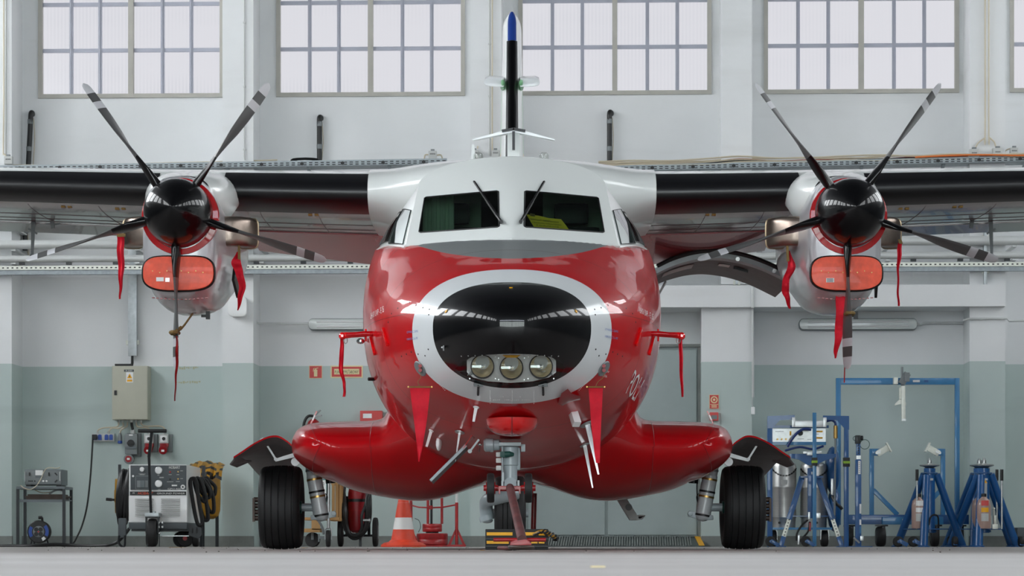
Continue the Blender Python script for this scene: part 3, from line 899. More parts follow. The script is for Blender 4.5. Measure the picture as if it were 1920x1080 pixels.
# --- cockpit shell
def sheet_y(x, z):
    dz = max(0.0, z - 2.043); e = .012 + .30 * (dz / .655) ** 2
    return 18.25 + .558 * (math.sqrt(x * x + e * e) - e * .55) + .85 * dz + .35 * dz * dz
def brow(x): return 2.46 + .24 * (1 - min(1, abs(x) / .649) ** 2.4) ** (1 / 2.4)
bm = bmesh.new(); NU, NV = 56, 26; G = []
for i in range(NU + 1):
    a = -1 + 2 * i / NU; a = math.copysign(1 - (1 - abs(a)) ** 1.25, a) if i not in (0, NU) else a
    col = []
    zt = brow(.649 * a)
    for j in range(NV + 1):
        t = j / NV; z = 2.025 + (zt - 2.025) * t; hwid = .719 + (.649 - .719) * (z - 2.025) / (2.46 - 2.025) if z < 2.46 else .649
        x = a * hwid; col.append(bm.verts.new((x, sheet_y(x, z), z)))
    G.append(col)
for i in range(NU):
    for j in range(NV): bm.faces.new((G[i][j], G[i + 1][j], G[i + 1][j + 1], G[i][j + 1]))
edge_front = [G[0][j].co.copy() for j in range(NV + 1)][::1] + [G[i][NV].co.copy() for i in range(1, NU)] + [G[NU][j].co.copy() for j in range(NV, -1, -1)]
def pane_pts(pts):
    out = []
    for x, y in pts:
        D = 18.6
        for _ in range(30):
            X, Z = PX(x, D), PZ(y, D); D = .5 * D + .5 * sheet_y(X, Z)
        out.append((PX(x, D), PZ(y, D)))
    return out
PL = pane_pts([(796.5, 370), (934.5, 358), (936, 425.5), (785.5, 436)]); PR = pane_pts([(984, 358), (1121.5, 370.5), (1133, 436), (983, 425.5)])
panes = []
for pl in (PL, PR):
    ins = cut_poly(bm, pl, .06)
    bm.verts.index_update()
    panes.append(bm_obj(bm, 'windshield_pane', 'windshield', A, faces=ins))
    bmesh.ops.delete(bm, geom=ins, context='FACES')
    bm.verts.index_update()
bm.verts.index_update(); bm.faces.ensure_lookup_table()
bm_obj(bm, 'windshield_frame', 'white', A, smooth=40)
for pl in (PL, PR):
    path = []
    for i in range(4):
        a, b = pl[i], pl[(i + 1) % 4]
        for t in (0.02, .25, .5, .75, .98):
            x, z = a[0] + (b[0] - a[0]) * t, a[1] + (b[1] - a[1]) * t; path.append((x, sheet_y(x, z) - .002, z))
    mb = MB(); mb.tube(path, .005, 6, closed=True); mb.build('window_seal', 'dark', A)
# side and roof skin of the cockpit, ruled from the brow back to the fuselage
zl = 2.10; hw, zc, zt, zb, nu, nl = [f(19.6) for f in SI]
t0 = math.asin(((zl - zc) / (zt - zc)) ** (nu / 2))
n = len(edge_front)
def frac(lst):
    d = [0]
    for i in range(1, len(lst)): d.append(d[-1] + (lst[i] - lst[i - 1]).length)
    return [x / d[-1] for x in d]
dense = [sec_pt(19.6, math.pi - t0 - (math.pi - 2 * t0) * i / 400) for i in range(401)]
fd = frac(dense); fe = frac(edge_front); aft = []
for q in fe:
    i = min(399, max(0, int(np.searchsorted(fd, q)) - 1)); t = (q - fd[i]) / max(1e-9, fd[i + 1] - fd[i]); aft.append(dense[i].lerp(dense[i + 1], t))
def ruled(s, i):
    p = edge_front[i].lerp(aft[i], s); c = V((0, p.y, 1.9)); k = 1 + .06 * math.sin(math.pi * s) * s
    return V((p.x * (1 + .03 * math.sin(math.pi * s)), p.y, p.z + .02 * math.sin(math.pi * s)))
NS = 12
mb = MB(); mb.grid([[ruled(i / NS, j) for j in range(n)] for i in range(NS + 1)]); mb.build('cockpit_roof', 'white', A, smooth=50)
for sgn in (0, 1):
    for s0, s1, j0, j1 in ((.06, .46, 2, 17), (.52, .97, 3, 16)):
        rows = []
        for k in range(5):
            s = s0 + (s1 - s0) * k / 4; r = []
            for q in range(6):
                j = j0 + (j1 - j0) * q / 5; ji = int(j); p = ruled(s, ji).lerp(ruled(s, min(n - 1, ji + 1)), j - ji)
                p = V((p.x * 1.004 - .004, p.y - .001, p.z)); r.append(p if not sgn else V((-p.x, p.y, p.z)))
            rows.append(r)
        mb = MB(); mb.sheet(rows, (.006 if not sgn else -.006, 0, 0)); mb.build('side_window', 'side_glass', A, smooth=60)
        loop = [rows[0][q] for q in range(6)] + [rows[k][5] for k in range(1, 5)] + [rows[4][q] for q in range(4, -1, -1)] + [rows[k][0] for k in range(3, 0, -1)]
        mb = MB(); mb.tube(loop, .0028, 5, closed=True); mb.build('window_seal', 'dark', A)
mb = MB(); mb.tube([V((x, sheet_y(x, 2.05) - .002, 2.047)) for x in np.linspace(-.716, .716, 41)], .011, 8); mb.build('windshield_sill', 'white', A)
for sgn in (-1, 1):
    q = [ruled(i / NS, 0) for i in range(NS + 1)]
    mb = MB(); mb.tube([V((sgn * -abs(p.x) if sgn > 0 else abs(p.x), p.y, p.z + .014)) for p in q], .010, 8); mb.build('side_sill', 'white', A)
# cockpit inside
mb = MB(); mb.prism([(-.66, 18.72, 2.05), (-.02, 18.36, 2.05), (.02, 18.36, 2.05), (.66, 18.72, 2.05), (.72, 19.1, 2.05), (-.72, 19.1, 2.05)], (0, 0, .02)); mb.build('glareshield', 'dark', A)
mb = MB(); mb.box(-.42, 18.85, 2.06, .0, 19.02, 2.16); mb.box(.10, 18.88, 2.06, .5, 19.02, 2.14); mb.ball((-.12, 18.85, 2.17), (.04, .03, .04)); mb.build('instrument_hood', 'dark', A, bevel=.01)
mb = MB()
for s in (-1, 1):
    o_ = [sec_pt(19.78, math.pi / 2 - s * .0001 - s * (math.pi / 2 + .3) * i / 16) for i in range(17)]
    o_ = [V((p.x * .97, 19.78, 1.63 + (p.z - 1.63) * .97)) for p in o_ if abs(p.x) > .22]
    mb.prism([V((s * .22, 19.78, o_[-1].z)), V((s * .22, 19.78, o_[0].z))] + o_, (0, .04, 0))
mb.build('bulkhead', 'interior', A, smooth=0)
for x in (-.42, .42):
    mb = MB(); mb.box(x - .2, 19.55, 1.7, x + .2, 19.65, 2.28); mb.box(x - .12, 19.56, 2.3, x + .12, 19.64, 2.45); mb.build('pilot_seat', 'dark', A, bevel=.03)
mb = MB()
for i in range(7): mb.cyl((-.60 + .03 * i, 19.2 + .02 * (i % 2), 2.06), (-.60 + .03 * i, 19.2 + .02 * (i % 2), 2.50), .02, 8)
mb.build('curtain', 'interior', A)
# wipers
for s in (-1, 1):
    mb = MB(); b = (958 + s * 18.5, 415.5); t = (954.5 + s * 66, 340)
    a0 = []
    for q in (0, .12, .5, 1):
        x, y = b[0] + (t[0] - b[0]) * q, b[1] + (t[1] - b[1]) * q; D = 18.5
        for _ in range(30): D = .5 * D + .5 * sheet_y(PX(x, D), PZ(y, D))
        D -= .025 + (.02 if q in (0, .12) else 0); a0.append(V((PX(x, D), D, PZ(y, D))))
    mb.tube([a0[0], a0[0].lerp(a0[3], .14)], .010, 8); mb.bar(a0[0].lerp(a0[3], .12), a0[0].lerp(a0[3], .5), .016, .014); mb.bar(a0[0].lerp(a0[3], .38), a0[3], .012, .010)
    mb.cyl(a0[0] + V((0, .05, 0)), a0[0] + V((0, -.01, 0)), .012, 10); mb.build('wiper', 'dark', A)

# --- lamps behind the lens
mb = MB(); f = Fr(17.232)
tl = lambda y: -.150 + (y - 667) * .0021
lw3 = [f.p(min(1042, max(876, 958 + (x - 958) * .985)), 693 + (y - 693) * .985, tl(y)) for x, y in LW]
mb.prism(lw3, (0, .006, 0))
for x in (931, 987): mb.bar(f.p(x, 670, tl(670) - .002), f.p(x, 715, tl(715) - .002), .004, .003, up=(0, 1, 0))
mb.build('lamp_panel', 'pale', A, smooth=0)
for x, y in ((905, 690), (959, 692), (1014, 690)):
    c = f.p(x, y, tl(y) - .032); r = f.r(21)
    mb = MB(); mb.lathe([(r * 1.06, .05), (r * 1.06, -.012), (r * .96, -.014)], c, (0, 1, 0), 28, 0, caps=False); mb.build('lamp_rim', 'dark', A)
    lp = MB(); lp.lathe([(r * .97, -.008), (r * .8, .01), (r * .5, .03), (r * .18, .045), (0, .047)], c, (0, 1, 0), 28, caps=False); lo = lp.build('landing_lamp', 'bowl', A)
    mb = MB(); mb.ball(c + V((0, .015, 0)), r * .2, 10); mb.box(c.x - r * .95, c.y - .004, c.z - r * .1, c.x - r * .1, c.y + .004, c.z + r * .12); mb.build('bulb', 'steel', lo)
    mb = MB(); mb.lathe([(r * .96, -.010), (r * .6, -.018), (0, -.021)], c, (0, 1, 0), 24, caps=False); mb.build('lens', 'clear', lo)
    mb = MB()
    for dx in (-24, 24):
        for dy in (-18, 21): mb.cyl(f.p(x + dx, y + dy, tl(y + dy)), f.p(x + dx, y + dy, tl(y + dy) - .004), .004, 8)
    mb.build('screw', 'steel', A, kind='stuff')
for s in (-1, 1):
    mb = MB(); 
    for q in range(3): mb.tube(spline([f.p(957 + s * (80 - 3 * q), 705, -.07), f.p(957 + s * (70 - 3 * q), 697 + q, -.105), f.p(957 + s * (58 - 2 * q), 702, -.09), f.p(957 + s * (55 - q), 712, -.075)], 5), .0025, 6)
    mb.build('lamp_wire', 'plastic_mid', A)
mb = MB(); mb.prism([f.p(942, 669, -.155), f.p(976, 669, -.155), f.p(969, 673.5, -.145), f.p(949, 673.5, -.145)], (0, .004, 0)); mb.build('lamp_tab', 'yellow', A)
# stickers and hinges on the cone
for x, y in ((958, 540), (837, 584), (1080, 584)):
    p, nn = hitn(x, y); mb = MB(); u = nn.orthogonal().normalized(); u = V((1, 0, 0)) - nn * nn.x; u.normalize(); w_ = nn.cross(u); k = f.r(3)
    mb.prism([p + nn * .001 + u * (i * k) + w_ * (j * k * .8) for i, j in ((-1, -1), (1, -1), (1, 1), (-1, 1))], nn * .003); mb.build('sticker', 'yellow', A, smooth=0)
for x in (897, 1018):
    p = hit(x, 722); q = hit(x, 738, .01); mb = MB(); mb.tube([p + V((0, -.015, 0)), q + V((0, -.03, 0)), q], .007, 8); mb.bar(p + V((-.03, -.01, 0)), p + V((.03, -.01, 0)), .012, .02); mb.build('hinge', 'dark_metal', A)
p = hit(832, 652); mb = MB(); mb.cyl(p, p + V((-.01, -.035, 0)), .006, 8); mb.cyl(p + V((0, -.03, -.02)), p + V((0, -.03, .012)), .005, 8); mb.build('drain_tap', 'steel', A)
# fasteners: a row across the cone and around the ring
mb = MB()
def rivet(x, y, r=.0045, h=.0025):
    q = hitn(x, y)
    if q[0] is None: return
    p, nn = q; mb.lathe([(r, 0), (r * .8, h)], p - nn * .0005, nn, 8)
for i in range(15): rivet(865 + i * 13, 664 + abs(i - 7) * .55)
mb.build('fasteners', 'steel', A, kind='stuff', weld=False)
mb = MB()
for s in (-1, 1):
    for x, y in ((155, 580), (167, 577), (180, 572), (192, 567), (163, 667), (176, 664), (189, 660), (198, 664), (207, 668), (157, 655), (156, 590), (214, 578), (226, 588), (232, 604)): rivet(960 + s * x, y, .006)
mb.build('screws', 'dark_metal', A, kind='stuff', weld=False)
mb = MB()
for x in (919, 960, 1001):
    for i in range(9): rivet(x, 733 + i * 2.9, .003)
for i in range(20): rivet(925 + i * 3.6, 750 - (6 if i in (4, 5, 14) else 0), .003)
for s in (-1, 1):
    for i in range(12): rivet(960 + s * (140 - i * 2.2) + s * 10, 708 + i * 2.3 - 2, .0025)
mb.build('rivets', 'pale', A, kind='stuff', weld=False)
# lettering on the nose
def decal(name, body, c00, c10, c01, mats, lift=.004, c11=None):
    def fn(u, w):
        ax = c00[0] + (c10[0] - c00[0]) * u; ay = c00[1] + (c10[1] - c00[1]) * u
        e = c11 or (c10[0] + c01[0] - c00[0], c10[1] + c01[1] - c00[1])
        bx = c01[0] + (e[0] - c01[0]) * u; by = c01[1] + (e[1] - c01[1]) * u
        return hit(ax + (bx - ax) * w, ay + (by - ay) * w, lift) or V((0, 18, 1))
    t = MB(); t.text(body, fn); return t.build(name, mats, A, smooth=0, weld=False, fixn=False)
decal('type_lettering', 'L410 UVP - E 15', (696, 598), (721, 585), (696, 587), 'ink_white', c11=(720, 574))
decal('type_lettering', 'L410 UVP - E 15', (1199, 587), (1224, 600), (1197, 575), 'ink_white', c11=(1224, 589))
decal('side_lettering', 'POLI', (1172, 737), (1188, 752), (1190, 692), 'ink_white', c11=(1208, 712))
for t, y in (('OTWIERA\u0106 ZAMKI', 621), ('OBR\u00d3CI\u0106 2 x 90\u00b0', 634)):
    decal('stencil', t, (764, y + 4), (785, y + 2), (763, y - 1), 'ink_blue', c11=(784, y - 4))
    decal('stencil', t, (1133, y - 2), (1158, y + 3), (1134, y - 7), 'ink_blue', c11=(1158, y - 3))
decal('stencil', '28V', (1134, 697), (1141, 699), (1135, 693), 'ink_white'); decal('stencil', '500A', (1129, 705), (1137, 708), (1130, 700), 'ink_white')

# --- details stuck to the nose
def blade(name, base, tip, w0, w1, mats, foot=None, th=.5):
    mb = MB(); a, b = hit(*base), None
    D = a.y - .02; b = V((PX(tip[0], D), D - .03, PZ(tip[1], D)))
    mb.bar(a + (a - b).normalized() * .02, b, w0, w0 * th, up=(0, 1, 0), w1=w1, h1=w1 * th)
    if foot: mb.lathe([(foot, 0), (foot * .9, .008)], a + V((0, -.004, -.003)), hitn(*base)[1], 14)
    return mb.build(name, mats, A, bevel=.002)
blade('antenna', (893, 762), (888, 791), .024, .016, 'pale', .02)
blade('antenna', (809, 806), (800, 838), .022, .016, 'pale', .018)
blade('antenna', (862, 809), (854, 866), .018, .004, 'steel', .034, .6)
blade('antenna', (1101, 794), (1122, 890), .036, .012, 'steel', .052, .7)
blade('antenna', (1096, 833), (1111, 915), .028, .010, 'steel', .036, .6)
blade('antenna', (900, 832), (899, 848), .010, .006, 'steel', .016)
p, nn = hitn(823, 826); mb = MB(); mb.ball(p + V((0, -.03, -.02)), (.020, .06, .052), 14); mb.build('belly_lamp', 'pale', A)
p, nn = hitn(1074, 775); mb = MB(); mb.bar(p + V((-.005, .02, .03)), p + V((.025, -.06, -.075)), .05, .05); mb.build('belly_box', 'pale', A, bevel=.006)
# red fairing under the nose
fr = Fr(17.72); mb = MB(); rows = []
c = V((0, 17.85, PZ(783, 17.72)))
for i in range(13):
    t = i / 12; a = math.pi / 2 * t; r = []
    for j in range(33):
        q = math.pi * j / 32
        r.append(c + V((-.172 * math.cos(q) * math.cos(a) ** .8, -.22 * math.sin(q) * math.cos(a) ** .9, -.115 * math.sin(a) ** .9 + .0)))
    rows.append(r)
mb.grid(rows); top = [p.copy() for p in rows[0]]; mb.poly(top); mb.build('chin_lamp_fairing', 'lamp_red', A, smooth=70)
mb = MB(); mb.tube([p + V((0, -.003, 0)) for p in [r[16] for r in rows]], .0035, 5); mb.build('fairing_seam', 'red_ring', A)
# red scoop on the ring
P_ = [(1044, 748), (1050, 730), (1061, 722), (1068, 731), (1084, 736), (1084, 741), (1066, 745), (1052, 752)]
mb = MB(); mb.prism([hit(x, y, .03) or V((0, 17, 1)) for x, y in P_], (0, .07, 0)); mb.build('air_scoop', 'red_ring', A)
# red strips and side bits
for s in (-1, 1):
    for (ax, ay), (bx, by), wd in (((240, 616), (231, 647), .024), ((264, 633), (256, 664), .020)):
        p0, n0 = hitn(960 + s * ax, ay); p1, n1 = hitn(960 + s * bx, by)
        mb = MB(); mb.bar(p0 + n0 * .006, p1 + n1 * .006, wd, .02, up=n0); mb.build('vent_strip', 'lamp_red', A, bevel=.004)
    p, nn = hitn(960 + s * 172, 691); mb = MB(); mb.lathe([(.055, 0), (.05, .008)], p, nn, 18); pl = mb.build('static_plate', 'plastic_mid', A)
    mb = MB()
    for dy in (-4, 4):
        q, qn = hitn(960 + s * 172, 691 + dy); mb.cyl(q, q + V((s * .0, -.045, 0)), .012, 10)
    mb.build('static_plug', 'socket_red', pl)
    p, nn = hitn(960 + s * 262, 626); mb = MB(); mb.tube([p + V((s * -.05, .02, 0)), p + V((s * .05, -.03, .0)), V((PX(960 + s * 318, 18.3), 18.3, PZ(629, 18.3)))], [.022, .016, .013], 10); mb.build('pitot_tube', 'red', A)
p, nn = hitn(686, 640); mb = MB(); mb.ball(p + V((-.035, -.02, 0)), (.03, .03, .02), 10); mb.build('side_lamp', 'chrome', A)
p, nn = hitn(702, 711); mb = MB(); mb.cyl(p, p + V((-.04, -.02, 0)), .012, 8); mb.build('fuel_vent', 'dark', A)
# roof antenna (inverted V on a mast), small mast, strobe domes
fr = Fr(22.3); mb = MB(); mb.bar(fr.p(963, 292) - V((0, 0, .26)), fr.p(963, 246), .10, .045, up=(0, 0, 1)); m_ = mb.build('antenna_mast', 'white', A, bevel=.01)
mb = MB(); fr.box(mb, 960.5, 248, 965.5, 283, -.06, -.045); mb.build('mast_boot', 'boot', A, smooth=0)
mb = MB()
for s in (-1, 1): mb.bar(fr.p(963 - s * 1, 245), fr.p(963 + s * 77, 263), .10, .034, up=(0, 0, 1), w1=.05, h1=.008)
mb.build('v_antenna', 'white', A)
mb = MB()
for s in (-1, 1): mb.bar(fr.p(963 - s * 1, 243.5, -.04), fr.p(963 + s * 22, 247.5, -.04), .05, .02, up=(0, 0, 1))
mb.build('antenna_boot', 'boot', A)
fr = Fr(20.2); mb = MB(); mb.bar(fr.p(887, 297) - V((0, 0, .16)), fr.p(887, 271), .05, .012, w1=.02, h1=.008); mb.build('whip_antenna', 'white', A)
for x in (897, 1020): mb = MB(); mb.lathe([(.035, -.06), (.035, 0), (.033, .02), (.02, .03), (0, .033)], Fr(19.45).p(x, 294.5), n=12); mb.build('strobe_dome', 'clear', A)

# --- wing
def airfoil(xc, t, m=.028, pm=.4):
    yt = 5 * t * (.2969 * math.sqrt(xc) - .126 * xc - .3516 * xc**2 + .2843 * xc**3 - .1036 * xc**4)
    yc = m / pm**2 * (2 * pm * xc - xc * xc) if xc < pm else m / (1 - pm)**2 * (1 - 2 * pm + 2 * pm * xc - xc * xc)
    return yc, yt
WS = [(0.0, 21.10, 2.70, 2.60, .155), (0.6, 21.10, 2.70, 2.60, .155), (1.0, 21.12, 2.705, 2.58, .152), (2.45, 21.16, 2.735, 2.42, .150), (3.9, 21.22, 2.775, 2.22, .147), (6.5, 21.4, 2.83, 1.85, .14), (9.75, 21.65, 2.89, 1.25, .13)]
WI = [pchip([s[0] for s in WS], [s[i] for s in WS]) for i in range(1, 5)]
def wing_pt(x, xc, up, grow=0.0):
    le, z, c, t = [f(x) for f in WI]; yc, yt = airfoil(xc, t)
    return V((x, le + xc * c - (grow if xc < .02 else 0), z + .02 - .035 * xc * c + (yc + (yt if up else -yt)) * c + (grow if up else -grow)))
NX = 22; XC = [(1 - math.cos(math.pi * i / NX)) / 2 for i in range(NX + 1)]
def wing_rows(xs, xcs_up, xcs_lo, grow=0.0):
    return [[wing_pt(x, q, True, grow) for q in xcs_up] + [wing_pt(x, q, False, grow) for q in xcs_lo] for x in xs]
for s in (-1, 1):
    mir = s < 0
    mb = MB(mir=mir); xs = [0, .3, .6, .8, 1.0, 1.3, 1.7, 2.1, 2.45, 3, 3.5, 4, 5, 6.5, 8, 9.75]
    rows = wing_rows(xs, XC[::-1], XC[1:])
    nU = len(XC) - 1
    ids = mb.grid(rows, mf=lambda i, j: 0 if j < nU else 1)
    mb.face(ids[-1], 0)
    wing = mb.build('wing', ['white', 'under'], A, smooth=40)
    bu = [.055, .04, .025, .012, .004, 0]; bl = [.002, .008, .018, .03, .048, .07, .085]
    for x0, x1, k in ((1.09, 2.2, 1.35), (2.7, 9.6, 1.0)):
        mb = MB(mir=mir); mb.grid(wing_rows(np.linspace(x0, x1, 14), [q * k for q in bu], [q * k for q in bl], .006)); mb.build('deicing_boot', 'boot', wing, smooth=60)
    # red flap along the inner trailing edge, proud of the lower skin
    for x0, x1, a0 in ((1.0, 2.15, .70), (2.75, 4.4, .76)):
        mb = MB(mir=mir); rws = []
        for x in np.linspace(x0, x1, 8): rws.append([wing_pt(x, q, False, .008) + V((0, 0, -(.05 if x0 > 2 else .22 - .09 * (x - 1.0)) * ((q - a0) / .3))) for q in np.linspace(a0, 1.0, 6)])
        mb.sheet(rws, (0, 0, .025)); fl_ = mb.build('flap', 'flap' if x0 < 2 else 'under', A, smooth=40)
    # thin panel lines and fittings under the skin
    mb = MB(mir=mir)
    for q in (.36, .52, .66):
        mb.tube([wing_pt(x, q, False, .002) for x in np.linspace(1.1, 6, 20)], .0018, 4)
    for x in (1.5, 1.95, 3.2, 3.75, 4.4):
        mb.tube([wing_pt(x, q, False, .002) for q in np.linspace(.12, .68, 8)], .0018, 4)
    mb.build('skin_seams', 'seam', A, kind='stuff')
    for x in (1.5, 3.0, 3.42):
        mb = MB(mir=mir); a = wing_pt(x, .14, False, .002); 
        for d in (0, .05): mb.box(a.x + d, a.y, a.z - .004, a.x + d + .03, a.y + .05, a.z + .004)
        mb.build('placard', 'yellow_dk', A, smooth=0)
    mb = MB(mir=mir); a = wing_pt(3.75, .62, False); mb.bar(a, a + V((-.01, 0, -.06)), .03, .03, up=(0, 1, 0)); mb.bar(a + V((-.06, .05, -.02)), a + V((.06, .05, -.02)), .010, .010); mb.build('flap_bracket', 'plastic_mid', A)
    mb = MB(mir=mir); a = wing_pt(3.93, .70, False); mb.bar(a, a + V((.01, 0, -.28)), .035, .02, up=(0, 1, 0), w1=.02); mb.ball(a + V((.01, 0, -.28)), .02, 8); mb.bar(a + V((-.03, 0, -.10)), a + V((.04, 0, -.06)), .02, .015); mb.build('hinge_arm', 'plastic_mid', A)
    # white root fairing
    mb = MB(mir=mir); rows = []
    for x, fw, gu, gl in ((1.10, .012, .012, .014), (1.02, .03, .013, .03), (.94, .06, .016, .055), (.86, .11, .02, .08), (.76, .18, .03, .10), (.62, .28, .04, .12), (.4, .40, .05, .14), (0, .40, .05, .14)):
        r = []
        for q in XC[::-1]: p = wing_pt(x, q, True); p.y -= fw * (1 - q); p.z += gu * (1 - q); r.append(p)
        for q in XC[1:]: p = wing_pt(x, q, False); p.y -= fw * (1 - q) * max(0, 1 - q * 4); p.z -= gl * min(1, q * 12 + .25) * (1 - q * .6); r.append(p)
        rows.append(r)
    mb.grid(rows); mb.build('wing_root_fairing', 'white', A, smooth=60)

# --- nacelles and propellers (left built in place, right copied)
HX, HDp, HZ = -2.447, 20.2, 2.466
def nac_rows(st, n=40):
    return [[V((HX + dx + hw * sup(2 * math.pi * j / n, nn)[0], D, zc + (zt - zc if math.sin(2 * math.pi * j / n) >= 0 else zc - zb) * sup(2 * math.pi * j / n, nn)[1])) for j in range(n)] for D, hw, zc, zt, zb, nn, dx in st]
NI = [pchip([20.30, 20.33, 20.38, 20.5, 20.9, 21.4, 22.2, 23.4, 24.4], c) for c in
      ([.215, .252, .266, .276, .290, .305, .31, .22, .04], [2.30, 2.30, 2.30, 2.29, 2.28, 2.30, 2.42, 2.52, 2.58],
       [2.70, 2.735, 2.745, 2.76, 2.80, 2.84, 2.86, 2.78, 2.62], [1.90, 1.862, 1.845, 1.80, 1.775, 1.80, 1.98, 2.28, 2.54])]
Dsn = [20.30, 20.31, 20.32, 20.33, 20.36, 20.4, 20.5, 20.65, 20.8, 21, 21.3, 21.6, 22, 22.4, 23, 23.6, 24.1, 24.4]
mb = MB(); ids = mb.grid(nac_rows([(D, NI[0](D), NI[1](D), NI[2](D), NI[3](D), 2.7, 0) for D in Dsn]), cu=True); mb.face(ids[0]); mb.face(ids[-1])
nac = mb.build('nacelle', 'silver', A, smooth=55)
mb = MB(); FS = [(20.62, .20, 2.66, 2.78, 2.50, 2.3, 0), (20.75, .265, 2.66, 2.815, 2.48, 2.4, 0), (20.95, .32, 2.66, 2.855, 2.46, 2.4, 0), (21.15, .352, 2.67, 2.885, 2.46, 2.4, 0), (21.3, .365, 2.70, 2.91, 2.55, 2.4, 0), (21.8, .33, 2.75, 2.965, 2.7, 2.3, 0), (22.8, .2, 2.8, 2.93, 2.7, 2.2, 0), (23.4, .03, 2.78, 2.82, 2.72, 2, 0)]
mb.grid(nac_rows(FS), cu=True); mb.build('nacelle_fairing', 'white', nac, smooth=60)
mb = MB(); mb.lathe([(.238, 20.285), (.24, 20.275), (.280, 20.28), (.284, 20.33)], (HX + .018, 0, HZ - .026), (0, 1, 0), 44, caps=False); mb.build('cowl_ring', 'red', nac)
mb = MB(); mb.lathe([(.24, 20.29), (.0, 20.285)], (HX, 0, HZ), (0, 1, 0), 30, caps=False); mb.build('backplate', 'dark', nac)
for s in (-1, 1):
    # rounded oval exhaust stub, bending outwards and back
    path = [(.20, 20.98), (.30, 20.97), (.375, 20.99), (.425, 21.05), (.44, 21.13)]
    rows = []
    for i, (dx, y) in enumerate(path):
        a = path[max(0, i - 1)]; b = path[min(len(path) - 1, i + 1)]; d = V((b[0] - a[0], b[1] - a[1], 0)).normalized(); nrm = V((d.y, -d.x, 0))
        r = []
        for j in range(24):
            c_, s_ = sup(2 * math.pi * j / 24, 5); q = V((dx, y, 2.42 - .015)) + nrm * (c_ * .075) + V((0, 0, s_ * .112)); r.append(V((HX + s * q.x, q.y, q.z)))
        rows.append(r)
    mb = MB(); ids = mb.grid(rows, cu=True); ex = mb.build('exhaust_stub', 'exhaust', nac, smooth=50)
    mb = MB(); mb.tube(rows[-1], .008, 6, closed=True); mb.build('rim', 'rim', ex)
mb = MB(); mb.bar((HX + .33, 21.1, 2.10), (HX + .345, 21.3, 1.98), .02, .12, up=(0, 0, 1)); mb.build('inlet_flap', 'dark', nac)
mb = MB(); mb.bar((HX + .15, 20.95, 1.80), (HX + .15, 20.95, 1.74), .03, .03); mb.bar((HX + .10, 20.95, 1.765), (HX + .15, 20.95, 1.765), .02, .02); mb.build('drain', 'dark', nac)
mb = MB(); pts = []
for i in range(14):
    x = HX - .20 + i * .03; z = 1.845 - .016 * math.cos((i - 6.5) / 6.5 * 1.4)
    d = 20.40
    mb.box(x, d - .012, z + .008, x + .018, d + .02, z + .014)
mb.build('stencil_line', 'red_ring', nac, smooth=0, kind='stuff')
# propeller
def blade_mesh(ang):
    mb = MB(); ra = V((math.sin(ang), 0, math.cos(ang))); tg = V((math.cos(ang), 0, -math.sin(ang))); ax = V((0, 1, 0)); hub = V((HX, HDp, HZ))
    R_ = [.17, .22, .28, .34, .41, .48, .485, .6, .72, .84, .925, .93, .985, .99, 1.06, 1.065, 1.11, 1.135, 1.15]
    C_ = pchip([.17, .24, .34, .48, .72, .95, 1.09, 1.135, 1.15], [.085, .09, .125, .150, .165, .145, .115, .08, .02])
    B_ = pchip([.17, .30, .48, .75, 1.0, 1.15], [126, 115, 98, 75, 66, 62])
    T_ = pchip([.17, .24, .34, .48, .8, 1.15], [.075, .062, .042, .026, .016, .007])
    rows = []
    for r in R_:
        b = math.radians(B_(r)); u = tg * math.cos(b) + ax * math.sin(b); w = -tg * math.sin(b) + ax * math.cos(b); c = C_(r); t = T_(r); row = []
        for j in range(14):
            a = 2 * math.pi * j / 14; x = math.cos(a); row.append(hub + ra * r + u * (c * (x * .5 + .06)) + w * (t * .5 * math.sin(a) * (1.0 - .35 * x)))
        rows.append(row)
    def mf(i, j):
        r = (R_[i] + R_[i + 1]) / 2
        return 0 if r < .483 else (2 if (.925 < r < .987 or r > 1.06) else 1)
    ids = mb.grid(rows, cu=True, mf=mf); mb.face(ids[-1], 2); mb.face(ids[0], 0)
    return mb
mb = MB(); mb.lathe([(.20, 20.20), (.232, 20.21), (.234, 20.26), (.20, 20.28)], (HX, 0, HZ), (0, 1, 0), 40)
prop = mb.build('propeller', 'dark_metal', A)
mb = MB(); pr = []
for i in range(17):
    t = i / 16; pr.append((.246 * (1 - (1 - t) ** 2.6) ** (1 / 1.9) + .0002, 19.80 + t * .42))
mb.lathe(pr + [(.248, 20.25)], (HX + .016, 0, HZ - .012), (0, 1, 0), 48, caps=False); mb.build('spinner', 'black', prop, smooth=60)
for i in range(5):
    blade_mesh(math.radians(36 + 72 * i)).build('blade', ['black', 'blade_gray', 'blade_white'], prop, smooth=50)
SH = (-2 * HX, 0, 0)
nac2 = copy_tree(nac, A, SH); prop2 = copy_tree(prop, A, SH)

